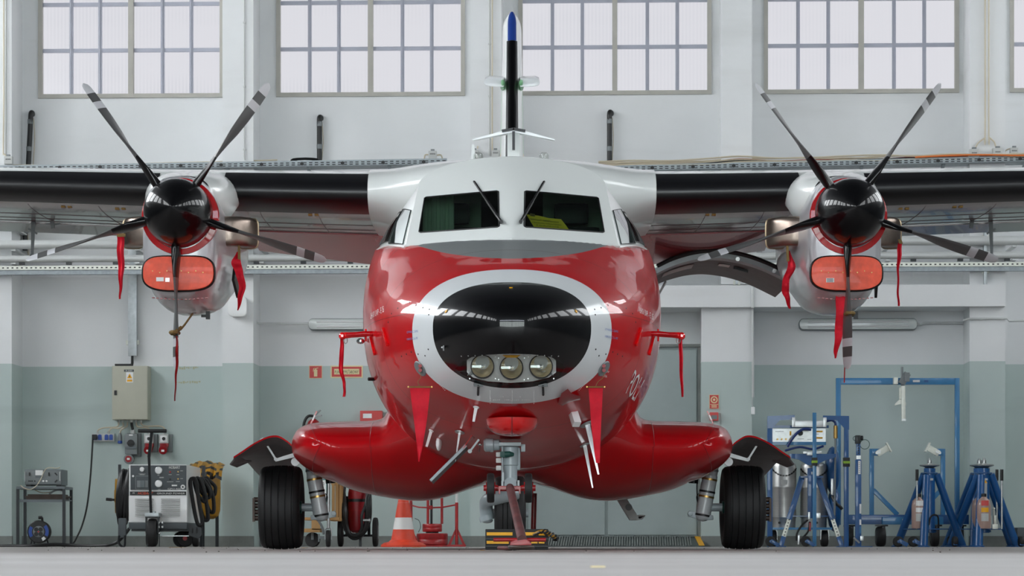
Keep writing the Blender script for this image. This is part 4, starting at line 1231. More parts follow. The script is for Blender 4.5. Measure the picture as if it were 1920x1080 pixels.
# --- sponsons
oT = [(549, 838), (553, 820), (566, 803), (595, 794), (650, 791), (700, 790), (722, 784), (732, 768), (742, 745), (765, 720), (800, 700), (960, 690)]
oB = [(549, 838), (554, 858), (573, 877), (604, 896), (634, 906), (637, 909), (665, 920), (700, 928), (745, 936), (788, 939), (832, 933), (880, 917), (925, 902), (960, 896)]
kk = 21.3 / FP
toM = lambda L: [V(((x - CX) * kk, 0, CH + (HY - y) * kk)) for x, y in L]
T_ = spline(toM(oT), 5); B_ = spline(toM(oB), 5)
outl = T_[::-1] + B_[1:]
zm = pchip([-1.69, -1.5, -1.2, -.95, -.7, -.3, 0], [.787, .77, .745, .76, .83, .72, .66])
for s in (-1, 1):
    mb = MB(mir=(s > 0)); rows = []
    for q, D1, *gg in [((i / 18) ** 2, None) for i in range(19)] + [('w', 22, .95), ('w', 23, .86), ('w', 23.8, .76), ('w', 24.6, .6), ('w', 25.4, .36), ('w', 25.9, .08)]:
        r = []
        for p in outl:
            d0 = 20.22 + .16 * (abs(p.x) / 1.684) ** 3; 
            D = d0 + q * (21.35 - d0) if D1 is None else D1
            g = (1 - (1 - q) ** 2.3) ** (1 / 2.0) if D1 is None else gg[0]
            z0 = zm(p.x); u_ = max(0.0, (-1.18 - p.x) / .504); gx = (1 - g) * .504 * .5 * u_ * u_ if D1 is None else 0.0; r.append(V((p.x + gx, D, z0 + (p.z - z0) * g)))
        rows.append(r)
    mb.grid(rows); mb.build('sponson', 'red', A, smooth=55)
    mb = MB(mir=(s > 0))
    for px_ in (588, 707):
        j = min(range(len(outl)), key=lambda k: abs(outl[k].x - (px_ - CX) * kk) + (0 if k >= len(T_) else 0))
        pts = [rows[i][j] + V((0, -.001, 0)) for i in range(0, 19)]
        jt = min(range(len(T_)), key=lambda k: abs(outl[k].x - (px_ - CX) * kk)); pts2 = [rows[i][jt] + V((0, -.001, 0)) for i in range(13)]
        jb = len(T_) - 1 + min(range(len(B_)), key=lambda k: abs(B_[k].x - (px_ - CX) * kk)); pts3 = [rows[i][jb] + V((0, -.001, 0)) for i in range(19)]
        mb.tube(pts2, .0022, 4); mb.tube(pts3, .0022, 4)
    mb.build('sponson_seams', 'red_ring', A, kind='stuff')
    mb = MB(mir=(s > 0)); f = Fr(20.95); mb.bar(f.p(583, 794), f.p(594, 771), .014, .010); mb.build('wing_probe', 'red', A)
    mb = MB(mir=(s > 0)); mb.bar(f.p(586, 788), f.p(590.5, 778.5), .016, .012); mb.build('probe_band', 'pale', A)
    for x, y in ((795, 911), (791, 924)):
        mb = MB(mir=(s > 0)); f2 = Fr(21.1); mb.cyl(f2.p(x, y - 4), f2.p(x, y + 4), .010, 8); mb.build('drain_pipe', 'steel', A)

# --- main gear
for s in (-1, 1):
    mir = s > 0; f = Fr(21.9)
    c = f.p(528, 951.7); c.z = .331
    g = lambda r0, x: [(r0, x - .006), (r0 - .008, x - .003), (r0 - .008, x + .003), (r0, x + .006)]
    pr = [(.17, -.12), (.22, -.150), (.27, -.163), (.30, -.158), (.318, -.140)] + g(.325, -.105) + g(.329, -.055) + g(.331, 0) + g(.329, .055) + g(.325, .105) + [(.318, .140), (.30, .158), (.27, .163), (.22, .150), (.17, .12)]
    mb = MB(mir=mir); mb.lathe(pr, c, (1, 0, 0), 56); wh = mb.build('main_wheel', 'rubber', A, smooth=40)
    mb = MB(mir=mir); mb.lathe([(.172, .100), (.172, .125), (.15, .13), (.13, .10), (.05, .10), (.05, .16), (0, .16)], c, (1, 0, 0), 28, caps=False); mb.build('hub', 'cap_green', wh)
    mb = MB(mir=mir)
    for k_ in range(4):
        z = f.p(480, 937 + k_ * 11.5).z; mb.cyl((f.p(476, 900).x, 21.9, z), (f.p(490, 900).x, 21.9, z), .021, 12)
    f.box(mb, 474, 934, 478, 978, -.03, .03); mb.build('brake_pack', 'rust', wh)
    # oleo leg
    a, b = f.p(581, 850, -.0), f.p(602, 966, 0)
    mb = MB(mir=mir); mb.tube([a, a.lerp(b, .35), a.lerp(b, .36), b], [.054, .056, .060, .060], 20); mb.ball(b, (.064, .064, .05), 14); leg = mb.build('gear_leg', 'gear_w', A)
    for t, mm, rr_ in ((.16, 'brass', .058), (.27, 'plastic_mid', .06), (.42, 'brass', .063), (.62, 'dark', .064), (.70, 'brass', .063), (1.0, 'dark', .065)):
        p = a.lerp(b, t); d = (b - a).normalized(); mb = MB(mir=mir); mb.cyl(p - d * .008, p + d * .008, rr_, 20); mb.build('clamp_band', mm, leg)
    mb = MB(mir=mir); mb.box(f.p(583, 0).x, 21.86, f.p(0, 975).z, f.p(610, 0).x, 21.97, f.p(0, 966).z); mb.cyl((f.p(560, 0).x, 21.9, .331), (f.p(600, 0).x, 21.92, .331), .032, 14); mb.bar(f.p(607, 968), f.p(629, 963), .03, .05); mb.cyl(f.p(626, 963, -.03), f.p(626, 963, .03), .02, 10); mb.build('knuckle', 'gear', leg, bevel=.006)
    mb = MB(mir=mir); mb.tube(spline([f.p(609, 895), f.p(613, 905), f.p(613, 925), f.p(611, 938), f.p(608, 944)], 5), .005, 6); mb.tube(spline([f.p(610, 925), f.p(614, 932), f.p(612, 942)], 4), .004, 6); mb.build('brake_hose', 'dark', leg)
    mb = MB(mir=mir); mb.tube([f.p(612, 850, .25), f.p(616, 905, .25)], .04, 10); mb.build('retract_jack', 'dark_metal', leg)
    f1 = Fr(21.55); c1 = f1.p(554, 866)
    mb = MB(mir=mir); mb.cyl(c1 + V((0, .02, 0)), c1 + V((0, -.02, 0)), f1.r(8), 18); mb.cyl(c1 + V((0, 0, 0)), c1 + V((0, -.024, 0)), f1.r(4), 12); mb.build('roller', 'gear_w', A)
    mb = MB(mir=mir); mb.bar(f1.p(553, 853), f1.p(516, 863), .034, .02, up=(0, 1, 0), w1=.022, h1=.016); mb.cyl(f1.p(517, 861, -.02), f1.p(517, 861, .02), f1.r(3.2), 10); mb.bar(f1.p(517, 861), f1.p(499, 832), .014, .014, up=(0, 1, 0)); mb.bar(f1.p(496, 833), f1.p(490, 822), .028, .02, up=(0, 1, 0)); mb.build('door_link', 'gear_w', A)
    mb = MB(mir=mir); mb.tube(spline([f1.p(494, 822), f1.p(497, 832), f1.p(505, 836), f1.p(504, 826), f1.p(506, 818)], 5), .003, 5); mb.build('bonding_wire', 'dark', A)
    # curved gear door
    f0, f2 = Fr(21.25), Fr(22.9)
    top = spline([f0.p(x, y) for x, y in ((438, 856), (455, 845), (474, 832), (493, 822), (508, 817), (522, 817), (535, 824), (545, 832), (552, 842))], 4)
    rear = spline([f2.p(x, y) for x, y in ((461, 860), (471, 872), (481, 883), (492, 893), (506, 897), (520, 896), (535, 888), (548, 876), (560, 866))], 4)
    nR = 5; rws = [[top[j].lerp(rear[j], i / (nR - 1)) for j in range(len(top))] for i in range(nR)]
    mb = MB(mir=mir); mb.sheet(rws, (0, .004, -.014), 0, 1, 0); mb.build('gear_door', ['red', 'door_in'], A, smooth=50)
    lip = [[f0.p(438, 856), f0.p(447, 851)], [f0.p(437, 861, .02), f0.p(449, 856, .1)], [f0.p(429, 870, .05), f0.p(456, 861, .2)], [f0.p(436, 873, .25), f0.p(461, 860, .4)]]
    mb = MB(mir=mir); mb.sheet([[a_ for a_ in r] for r in lip], (.008, .01, -.008), 0, 1, 1); mb.build('gear_door_lip', ['red', 'door_in'], A, smooth=0)

# --- nose gear
f = Fr(18.15)
mb = MB(); mb.tube([f.p(957, 838), f.p(957, 872), f.p(957, 873), f.p(957, 903)], [.052, .052, .045, .045], 20); mb.prism([f.p(945, 913, -.06), f.p(969, 913, -.06), f.p(968, 901, -.05), f.p(962, 896, -.05), f.p(952, 896, -.05), f.p(946, 901, -.05)], (0, .12, 0))
leg = mb.build('nose_gear_leg', 'gear', A)
mb = MB(); f.box(mb, 944, 838, 976, 882, .0, .09); mb.build('steering_housing', 'gear', leg, bevel=.02)
mb = MB(); f.box(mb, 936, 830, 977, 837, -.07, .1); f.box(mb, 977, 833, 985, 847, -.02, .05); mb.build('mounting_plate', 'gear', leg, bevel=.004)
mb = MB(); a, b = f.p(907, 835, -.02), f.p(939, 834, -.02); mb.tube([a, a.lerp(b, .1), a.lerp(b, .55), a.lerp(b, .6), a.lerp(b, .9), b], [.032, .044, .044, .036, .036, .02], 18); mb.build('steering_motor', 'gear', leg)
mb = MB(); f.box(mb, 919, 833.5, 925, 848, -.045, .02); mb.build('motor_band', 'plastic_mid', leg, bevel=.003)
mb = MB(); f.box(mb, 938, 847, 949, 858, -.08, -.03); mb.tube([f.p(948, 853, -.07), f.p(956, 852, -.08), f.p(963, 853, -.07)], [.022, .018, .012], 12); mb.build('green_cover', 'cap_green', leg, bevel=.006)
for y in (848, 859, 873): mb = MB(); f.box(mb, 930, y, 940, y + 9, -.03, .04); mb.build('relay_box', 'cone_w', leg, bevel=.006)
mb = MB(); f.box(mb, 941, 886, 945, 902, -.07, -.055); f.box(mb, 940, 901, 944, 914, -.06, -.03); f.box(mb, 970, 901, 974, 914, -.06, .03); mb.tube([f.p(942, 838, -.06), f.p(942, 900, -.06)], .007, 8); mb.build('torque_link', 'gear', leg)
mb = MB(); mb.tube(spline([f.p(968, 925, .02), f.p(955, 928, .0), f.p(930, 934, 0), f.p(914, 938, .05), f.p(911, 948, .1), f.p(912, 962, .12), f.p(913, 972, .12)], 6), [.045] * 37, 16); mb.build('trailing_arm', 'gear', leg)
mb = MB(); c = f.p(913, 972, .12); mb.cyl(c + V((-.005, 0, .02)), c + V((.004, 0, -.012)), .052, 16); mb.ball(c + V((0, 0, -.012)), (.04, .04, .02), 12); mb.build('arm_cap', 'gear', leg)
c = V((Fr(18.38).p(956.5, 0).x, 18.38, .248))
pr = [(.11, -.07), (.16, -.098), (.20, -.104), (.228, -.098), (.242, -.082)] + [(.246, -.05), (.240, -.047), (.246, -.044), (.248, -.02), (.242, -.017), (.248, -.014), (.248, .014), (.242, .017), (.248, .02), (.246, .044), (.240, .047), (.246, .05)] + [(.242, .082), (.228, .098), (.20, .104), (.16, .098), (.11, .07)]
mb = MB(); mb.lathe(pr, c, (1, 0, 0), 48); wh = mb.build('nose_wheel', 'rubber', A, smooth=40)
mb = MB(); mb.cyl(c + V((-.13, 0, 0)), c + V((.12, 0, 0)), .03, 12); mb.build('axle', 'gear', wh)
# nose gear door hanging open on the left
f = Fr(17.95); mb = MB()
mb.sheet([[f.p(807, 899, -.1), f.p(872, 832, -.02)], [f.p(809, 903, .2), f.p(875, 836, .3)]], (.006, 0, -.012), 0, 1, 1); mb.build('nose_gear_door', ['red', 'door_in'], A, smooth=0)
mb = MB(); mb.bar(f.p(808, 902, -.115), f.p(874, 836, -.035), .018, .022, up=(0, 1, 0)); mb.build('door_edge', 'gear', A, bevel=.004)
mb = MB(); mb.sheet([[f.p(868, 842, -.08), f.p(884, 818, -.05)], [f.p(874, 836, .05), f.p(888, 822, .1)]], (.008, 0, .008)); mb.build('door_hinge_panel', 'lamp_red', A, smooth=0)
mb = MB(); mb.bar(f.p(898, 824), f.p(882, 845), .012, .012); mb.cyl(f.p(881, 846, -.02), f.p(881, 846, .02), .014, 8); mb.build('door_rod', 'gear', A)

# --- tail
def finp(z, u, th=1.0, push=0.0):
    k = (z - 2.6) / 3.3; le = 28.0 + 2.25 * k; ch = 3.0 - 1.7 * k; t = (.30 - .10 * k) * th
    return le, ch, t
mb = MB(); rows = []
zs = [2.6, 3.2, 3.6, 3.95, 4.2, 4.21, 4.6, 4.61, 5.0, 5.4, 5.69, 5.735, 5.775, 5.805, 5.825, 5.836, 5.842]
for z in zs:
    le, ch, t = finp(z, 0); e = 1.0 if z < 5.69 else max(.06, math.sqrt(max(0, 1 - ((z - 5.69) / .153) ** 2)))
    r = []
    for j in range(28):
        a = 2 * math.pi * j / 28; u = (1 - math.cos(a)) / 2 if a <= math.pi else (1 - math.cos(2 * math.pi - a)) / 2
        sgn = 1 if a <= math.pi else -1
        yt = 5 * (.2969 * math.sqrt(u) - .126 * u - .3516 * u**2 + .2843 * u**3 - .1036 * u**4) * t * e
        r.append(V((sgn * yt, le + u * ch, z)))
    rows.append(r)
def fmf(i, j):
    z = (zs[i] + zs[i + 1]) / 2; u = min(j, 27 - j)
    if u >= 4: return 2 if z < 4.2 else (1 if z < 4.9 else 0)
    return 0
ids = mb.grid(rows, cu=True, mf=fmf); mb.face(ids[-1], 0)
M['tail_green'] = mat('pale_green_paint', (128, 186, 138), .35, 0, .4); M['tail_yel'] = mat('pale_orange_paint', (226, 180, 104), .35, 0, .4)
fin = mb.build('tail_fin', ['white', 'tail_green', 'tail_yel'], A, smooth=50)
def finstrip(z0, z1, um, grow):
    rws = []
    for z in np.linspace(z0, z1, 24):
        le, ch, t = finp(z, 0); r = []
        for j in range(-6, 7):
            u = (abs(j) / 6) ** 2 * um; yt = 5 * (.2969 * math.sqrt(u) - .126 * u - .3516 * u * u) * t * (1 if z < 5.69 else math.sqrt(max(.01, 1 - ((z - 5.69) / .153) ** 2))) + grow
            r.append(V((math.copysign(yt, j) if j else 0, le + u * ch - grow, z)))
        rws.append(r)
    return rws
mb = MB(); mb.grid(finstrip(3.0, 5.48, .035, .004)); mb.build('fin_boot', 'black', fin, smooth=60)
mb = MB(); mb.grid(finstrip(5.482, 5.835, .022, .004)); mb.build('fin_cap_stripe', 'tail_blue', fin, smooth=60)
f = Fr(29.6)
for s in (-1, 1):
    mb = MB(mir=s < 0)
    pts = [f.p(975, 147), f.p(1004, 146), f.p(1011, 149), f.p(1012.5, 155), f.p(1010, 160), f.p(1000, 162.5), f.p(975, 163)]
    mb.prism([p - V((PX(960, 29.6), 0, 0)) + V((0, 0, 0)) for p in pts], (0, .45, .10)); mb.build('fin_antenna', 'ring', fin, bevel=.012)
    mb = MB(mir=s < 0); mb.ball((.10, 29.75, f.p(975, 155).z), (.03, .2, .055), 12); mb.build('antenna_foot', 'tail_green', fin)
    mb = MB(mir=s < 0); rws = []
    for x, le, z, ch, t in ((0, 29.2, 3.30, 1.6, .2), (3.3, 29.75, 3.45, .95, .1)):
        rws.append([V((x, le + q * ch, z + airfoil(q, t / ch, .0)[1] * ch)) for q in XC[::-1]] + [V((x, le + q * ch, z - airfoil(q, t / ch, .0)[1] * ch)) for q in XC[1:]])
    ids = mb.grid(rws); mb.face(ids[-1]); mb.build('tailplane', 'white', A, smooth=50)
# --- raised entry door and boarding step on the right side
fa, fb = Fr(23.4), Fr(24.9)
arc = [(1232, 511), (1262, 497), (1300, 486), (1335, 482), (1370, 485), (1405, 493), (1440, 506), (1485, 528)]
front = spline([fa.p(x, y) for x, y in arc], 5); back = [p + V((0, 1.5, 0)) for p in front]
mb = MB(); mb.sheet([front, back], (0, 0, .05), 0, 1, 2); od = mb.build('entry_door', ['door_in', 'white', 'gear'], A, smooth=40)
mb = MB(); mb.tube([p + V((0, -.01, .055)) for p in front], .018, 8); mb.build('door_seal', 'dark', od)
mb = MB(); mb.sheet([[p + V((0, -.002, 0)) for p in front], [p + V((0, .09, -.012)) for p in front]], (0, 0, -.006)); mb.build('door_frame_rim', 'gear', od)
mb = MB(); q = front[22:27]; mb.sheet([[p + V((0, .48, -.006)) for p in q], [p + V((0, .53, -.006)) for p in q]], (0, 0, -.02)); mb.build('door_handle', 'dark', od)
mb = MB(); q = front[3:12]; mb.sheet([[p + V((0, .40, -.004)) for p in q], [p + V((0, .75, -.004)) for p in q]], (0, 0, -.006)); mb.build('door_window', 'plastic_gray', od, bevel=.002)
mb = MB(); q = front[18:22]; mb.sheet([[p + V((0, .45, -.004)) for p in q], [p + V((0, .62, -.004)) for p in q]], (0, 0, -.004)); mb.build('door_placard', 'cone_w', od)
for x in (1383, 1452): mb = MB(); p = fa.p(x, 486 + (x - 1383) * .32, -.012); mb.cyl(p, p + V((0, .01, 0)), .018, 10); mb.build('latch', 'steel', od)
mb = MB(); mb.tube([fa.p(1238, 546, .6), fa.p(1256, 515, .6)], .011, 8); mb.build('gas_strut', 'steel', od)
f = Fr(22.6); mb = MB()
mb.prism([f.p(1153, 930), f.p(1172, 930), f.p(1197, 969), f.p(1197, 974), f.p(1180, 974)], (0, .10, 0)); mb.prism([f.p(1180, 975), f.p(1196, 975), f.p(1204, 974), f.p(1210, 967), f.p(1209, 965.5), f.p(1197, 965.5), f.p(1197, 969), f.p(1207, 968), f.p(1202, 972)], (0, .35, 0)); st = mb.build('boarding_step', 'plastic_gray', A, bevel=.004)
mb = MB(); p = f.p(1179, 951, -.002); mb.cyl(p, p + V((0, .004, 0)), f.r(6.5), 20); mb.build('round_pad', 'plastic_mid', st)
# ------------------------------------------------------------------ covers, pennants and ties on the airplane
def on(y, D): return V((0, D, CH + (HY - y) * D / FP))
# orange intake covers
def cover(s):
    t = root('intake_cover', 'orange intake cover in the %s engine, %s' % (('left', 'with white sticker at its left') if s < 0 else ('right', 'with small lined label at its left')), 'cover', (HX * -s if s > 0 else HX, 20.25, 1.9), 'engine intake covers')
    return t
for s in (-1, 1):
    f = Fr(20.24); cx0 = 334 if s < 0 else 1588
    t = root('intake_cover', ('orange intake cover under the left spinner, with a blank white sticker' if s < 0 else 'orange intake cover under the right spinner, with a small striped label'), 'intake cover', f.p(cx0, 543), 'engine intake covers')
    def outl_(g):
        pts = []
        for j in range(40):
            a = 2 * math.pi * j / 40; x, z = sup(a, 3.0); dip = 3.0 * max(0, 1 - (x / .75) ** 2) if z > 0 else 0
            pts.append(f.p(cx0 + x * 66 * g, 511 - z * 33 * g + dip, 0))
        return pts
    mb = MB(); mb.prism(outl_(1.0), (0, .09, 0)); mb.build('cover_board', 'orange', t, bevel=.006)
    mb = MB(); mb.tube([p + V((0, .035, 0)) for p in outl_(1.02)], .010, 6, closed=True); mb.build('edge_seal', 'dark', t)
    mb = MB()
    if s < 0:
        f.box(mb, 293, 520, 307, 527.5, -.004, 0); mb.build('sticker', 'pale', t, smooth=0); mb = MB(); f.box(mb, 310, 521, 318, 528.5, -.004, 0); mb.build('sticker', 'under', t, smooth=0)
    else:
        f.box(mb, 1549, 521.5, 1564, 529.5, -.004, 0); mb.build('sticker', 'pale', t, smooth=0); mb = MB()
        for y in (522.5, 525, 527.5): f.box(mb, 1550, y, 1562, y + 1.2, -.006, -.004)
        mb.build('label_print', 'ink', t, smooth=0)
    mb = MB()
    for j in range(8): p = f.p(cx0 - 48 + j * 13.5, 508 + (j % 2) * 3, 0); mb.cyl(p, p + V((0, -.004, 0)), .004, 6)
    mb.build('rivets', 'brass', t, kind='stuff')
def ribbon(mb, pts, ws, D, thick=.004, wav=.02, m=0):
    """hanging cloth strip: centre line in photograph columns and rows, widths in the same unit"""
    f = Fr(D); P = spline([V((x, y, w)) for (x, y), w in zip(pts, ws)], 5); rows = []
    for i, p in enumerate(P):
        dy = wav * math.sin(i * .9); rows.append([f.p(p.x - p.z / 2, p.y, dy), f.p(p.x - p.z / 6, p.y, dy + wav * .5), f.p(p.x + p.z / 6, p.y, dy - wav * .3), f.p(p.x + p.z / 2, p.y, dy + wav * .2)])
    mb.sheet(rows, (0, thick, 0), m); return mb
def tag_ribbon(name, label, pts, ws, D, strap=None, cat='ribbon', group='red warning ribbons'):
    t = root(name, label, cat, Fr(D).p(pts[-1][0], pts[-1][1]), group)
    mb = MB(); ribbon(mb, pts, ws, D); mb.build('cloth', 'cloth_red', t, smooth=60)
    if strap:
        f = Fr(D); mb = MB(); mb.sheet([[f.p(x, y, -.004), f.p(x + w, y, -.004)] for x, y, w in strap], (0, .014, 0)); mb.build('strap', 'strap', t, smooth=0)
    return t
tag_ribbon('warning_ribbon', 'red warning ribbon hanging from the outer exhaust of the left engine', [(226, 442), (226, 470), (227, 505), (226, 535), (225, 561)], [13, 13, 11, 6, 3], 20.95, [(219, 438, 16), (219, 444, 16)])
tag_ribbon('warning_ribbon', 'red folded warning ribbon hanging beside the left engine cowling', [(446, 472), (443, 492), (448, 510), (454, 535), (450, 560), (446, 582)], [4, 18, 15, 13, 9, 2], 20.95, [(446, 448, 4), (446, 494, 5)])
tag_ribbon('warning_ribbon', 'red twisted warning ribbon hanging beside the right engine cowling', [(1479, 470), (1484, 500), (1474, 525), (1473, 545), (1477, 562), (1481, 579)], [4, 15, 13, 14, 9, 4], 20.95, [(1474, 452, 4), (1475, 490, 5)])
tag_ribbon('warning_ribbon', 'narrow red warning ribbon hanging from the outer exhaust of the right engine', [(1688, 455), (1686, 480), (1684, 510), (1684, 545), (1685, 574)], [8, 8, 4, 4, 4], 20.95, [(1684, 449, 6), (1686, 457, 7)])
tag_ribbon('warning_ribbon', 'broad red pennant hanging under the right engine cowling behind the blade', [(1578, 546), (1577, 585), (1573, 625), (1568, 655), (1566, 672)], [21, 20, 15, 9, 3], 20.33)
# blade ties
for s in (-1, 1):
    f = Fr(20.2); bx = 327.5 if s < 0 else 1593
    y = 624 if s < 0 else 588
    t = root('blade_tie', 'brown blade tie on the %s' % ('left propeller with cord and long thin red ribbon' if s < 0 else 'right propeller with a thin red cord'), 'blade tie', f.p(bx, y + 5), 'propeller blade ties')
    mb = MB(); mb.tube([f.p(bx + 8.0 * math.cos(a * .5236), y, .085 * math.sin(a * .5236)) for a in range(12)], .012, 6, closed=True); mb.lathe([(f.r(7.5), 0), (f.r(7.5), f.r(9))], f.p(bx, y + 4.5), n=16, caps=False); mb.build('strap', 'strap', t)
    mb = MB()
    if s < 0:
        mb.tube([f.p(346, 578, .5), f.p(340, 605, .2), f.p(337, 617, .05)], .008, 6); mb.bar(f.p(330, 624, -.06), f.p(338, 616, 0), .02, .045, up=(0, 1, 0)); mb.build('cord', 'strap', t)
        mb = MB(); mb.lathe([(f.r(4), -.004), (f.r(5), 0), (f.r(4), .004)], f.p(348, 575, .55), n=16, caps=False); mb.build('ring', 'steel', t)
        mb = MB(); ribbon(mb, [(331, 630), (332, 660), (331, 690), (329, 720), (328, 752)], [3, 5, 4.5, 3, 2], 20.1); mb.build('ribbon', 'red_dull', t, smooth=60)
    else:
        mb.tube(spline([f.p(1589, 593, .09), f.p(1588, 620, .10), f.p(1587, 680, .10), f.p(1586, 716, .10)], 4), .005, 6); mb.build('cord', 'red_dull', t)
# pitot covers
for s in (-1, 1):
    f = Fr(18.3); X = lambda dx: 960 + s * dx
    t = root('pitot_cover', 'red pitot cover with hanging ribbon on the %s side of the nose' % ('left' if s < 0 else 'right'), 'pitot cover', f.p(X(318), 742), 'pitot covers')
    mb = MB(); mb.tube([f.p(X(272), 627), f.p(X(300), 628), f.p(X(314), 629), f.p(X(321), 630)], [.017, .019, .022, .014], 10); mb.ball(f.p(X(318), 630), (.026, .03, .026), 10); mb.build('sock', 'lamp_red', t)
    mb = MB(); mb.tube([f.p(X(312) + 3.4 * math.cos(a * .5236), 638 + 6 * math.sin(a * .5236)) for a in range(12)], .004, 6, closed=True); mb.build('ring', 'steel', t)
    mb = MB(); mb.tube([f.p(X(274), 617), f.p(X(274), 640)], .006, 6); mb.build('pin', 'lamp_red', t)
    mb = MB(); ribbon(mb, [(X(319), 634), (X(319), 660), (X(321), 690), (X(316), 712), (X(314), 728), (X(315), 744)] if s < 0 else [(X(316), 634), (X(317), 670), (X(318), 710), (X(320), 744)], [6, 8, 8, 6, 5, 5] if s < 0 else [7, 7, 6, 4], 18.3); mb.build('ribbon', 'cloth_red', t, smooth=60)
# big red pennants on the static ports
for s, pts, ws, yb, lbl in ((-1, [(787.5, 728), (788, 760), (788, 800), (787, 835), (785.5, 866)], [38, 31, 21, 11, 2], 690, 'large red triangular pennant hanging from the left side of the nose'),
                       (1, [(1117, 728), (1117.5, 760), (1118, 800), (1119.5, 840), (1121, 868)], [27, 23, 18, 12, 7], 690, 'large red pennant with a blunt tip hanging from the right side of the nose')):
    D = 17.45; f = Fr(D)
    t = root('pennant', lbl, 'pennant', f.p(pts[-1][0], pts[-1][1]), 'red nose pennants')
    mb = MB(); ribbon(mb, pts, ws, D, .004, .010); mb.build('cloth', 'cloth_red', t, smooth=60)
    mb = MB(); w = ws[0] / 2 + 3; c = pts[0][0]; mb.tube([f.p(c - w, 725.5), f.p(c + w, 725.5)], .0045, 6); mb.ball(f.p(c - w, 725.5), .007, 6); mb.ball(f.p(c + w, 725.5), .007, 6); mb.build('cross_rod', 'brass', t)
    p, nn = hitn(960 + s * 172, 697); mb = MB(); mb.tube(spline([p + V((0, -.03, 0)), f.p(960 + s * 171, 708), f.p(c + s * 4, 716), f.p(c, 725)], 4), .002, 6); mb.build('wire', 'strap', t)
# yellow notice behind the right windshield pane
def on_pane(x, y, back=.05):
    D = 18.6
    for _ in range(30): D = .5 * D + .5 * (sheet_y(PX(x, D), PZ(y, D)) + back)
    return V((PX(x, D), D, PZ(y, D)))
t = root('notice_sheet', 'yellow paper notice propped behind the right windshield pane', 'notice', on_pane(1020, 430))
mb = MB(); mb.sheet([[on_pane(987, 402), on_pane(1008, 404), on_pane(1030, 409), on_pane(1052, 411)], [on_pane(994, 414), on_pane(1015, 417), on_pane(1038, 420), on_pane(1060, 421)], [on_pane(1002, 427), on_pane(1024, 429), on_pane(1047, 431), on_pane(1068, 432)]], (0, .003, 0)); mb.build('sheet', 'paper_y', t, smooth=0)
for body, a, b_, c_ in (('SAMOLOT NIESPRAWNY', (994, 412), (1049, 418.5), (993, 409)), ('CZASOWO WY\u0141\u0104CZONY', (998, 418.3), (1054, 423.8), (997, 415.4)), ('Z EKSPLOATACJI', (1006, 423.6), (1048, 427.4), (1005, 420.9))):
    mb = MB(); mb.text(body, lambda u, w, a=a, b_=b_, c_=c_: on_pane(a[0] + (b_[0] - a[0]) * u + (c_[0] - a[0]) * w, a[1] + (b_[1] - a[1]) * u + (c_[1] - a[1]) * w, .044)); mb.build('print', 'ink', t, smooth=0, weld=False, fixn=False)
mb = MB(); mb.prism([on_pane(994, 400, .046), on_pane(1003, 401.5, .046), on_pane(1003, 406, .046), on_pane(994, 404.5, .046)], (0, .002, 0)); mb.build('tape', 'strap', t, smooth=0)

# ------------------------------------------------------------------ tow bar, chock board, rope
t = root('tow_bar', 'scuffed dark red tow bar reaching from the nose gear to the floor', 'tow bar', Fr(15.6).p(975, 1033))
f0, f1 = Fr(17.85), Fr(15.6)
a, b = f0.p(956, 914), f1.p(979, 1012)
mb = MB(); mb.tube([a, b], [f0.r(7.5), f1.r(9)], 20); mb.build('tube', 'red_worn', t)
mb = MB(); mb.box(f0.p(935, 0).x, 17.80, f0.p(0, 926).z, f0.p(938, 0).x, 17.9, f0.p(0, 912).z); mb.box(f0.p(973, 0).x, 17.80, f0.p(0, 926).z, f0.p(976, 0).x, 17.9, f0.p(0, 912).z); mb.tube([f0.p(909, 916), f0.p(1003, 916)], .018, 10); f0.box(mb, 936, 912, 975, 918, -.03, .03); mb.build('axle', 'red_dull', t)
for x in (920, 991):
    c = f0.p(x, 915); mb = MB(); w = f0.r(7); mb.lathe([(.04, -w), (.085, -w), (.094, -w * .8), (.096, 0), (.094, w * .8), (.085, w), (.04, w)], c, (1, 0, 0), 30); wh = mb.build('transport_wheel', 'rubber', t)
    mb = MB(); mb.cyl(c + V((-w * 1.25, 0, 0)), c + V((w * 1.25, 0, 0)), .04, 16); mb.cyl(c + V((-w * 1.9, 0, 0)), c + V((w * 1.9, 0, 0)), .02, 12); mb.build('hub', 'red_dull', wh)
mb = MB(); mb.tube([f1.p(925, 1012, .12), f1.p(1024, 1012, .12)], f1.r(3.6), 12); mb.build('handle', 'red_dull', t)
mb = MB(); mb.tube([f1.p(935, 1027.5, .1), f1.p(956, 1027.5, .02)], f1.r(4), 12); mb.build('lug', 'red_worn', t)
mb = MB(); mb.prism([f1.p(955, 1027), f1.p(957, 1016), f1.p(971, 1010), f1.p(986, 1010), f1.p(996, 1018), f1.p(997, 1026)], (0, .06, 0)); mb.build('head_plate', 'red_dull', t, bevel=.006)
mb = MB(); c = f1.p(977, 1027.5, -.10); mb.tube([c + V((f1.r(21) * math.cos(a_ * .2618), .10 * math.sin(a_ * .2618), .004)) for a_ in range(24)], f1.r(4.2), 10, closed=True); mb.build('tow_eye', 'rust', t)
f = Fr(17.55)
t = root('chock_board', 'black rubber board with yellow stripes standing in front of the nose wheel', 'chock', f.p(968, 1030))
mb = MB(); fz = .004; f.box(mb, 910, 992, 1028, 1031, 0, .04); mb.build('board', 'rubber', t, bevel=.005)
for x0, y0, x1, y1 in ((912.5, 998, 961, 1004), (982, 998, 1004, 1004), (1010, 998, 1023, 1004), (912.5, 1014, 954, 1019.5), (996, 1016, 1008, 1019), (1010, 1016, 1021, 1019)):
    mb = MB(); f.box(mb, x0, y0, x1, y1, -.004, 0); mb.build('stripe', 'yellow', t, smooth=0)
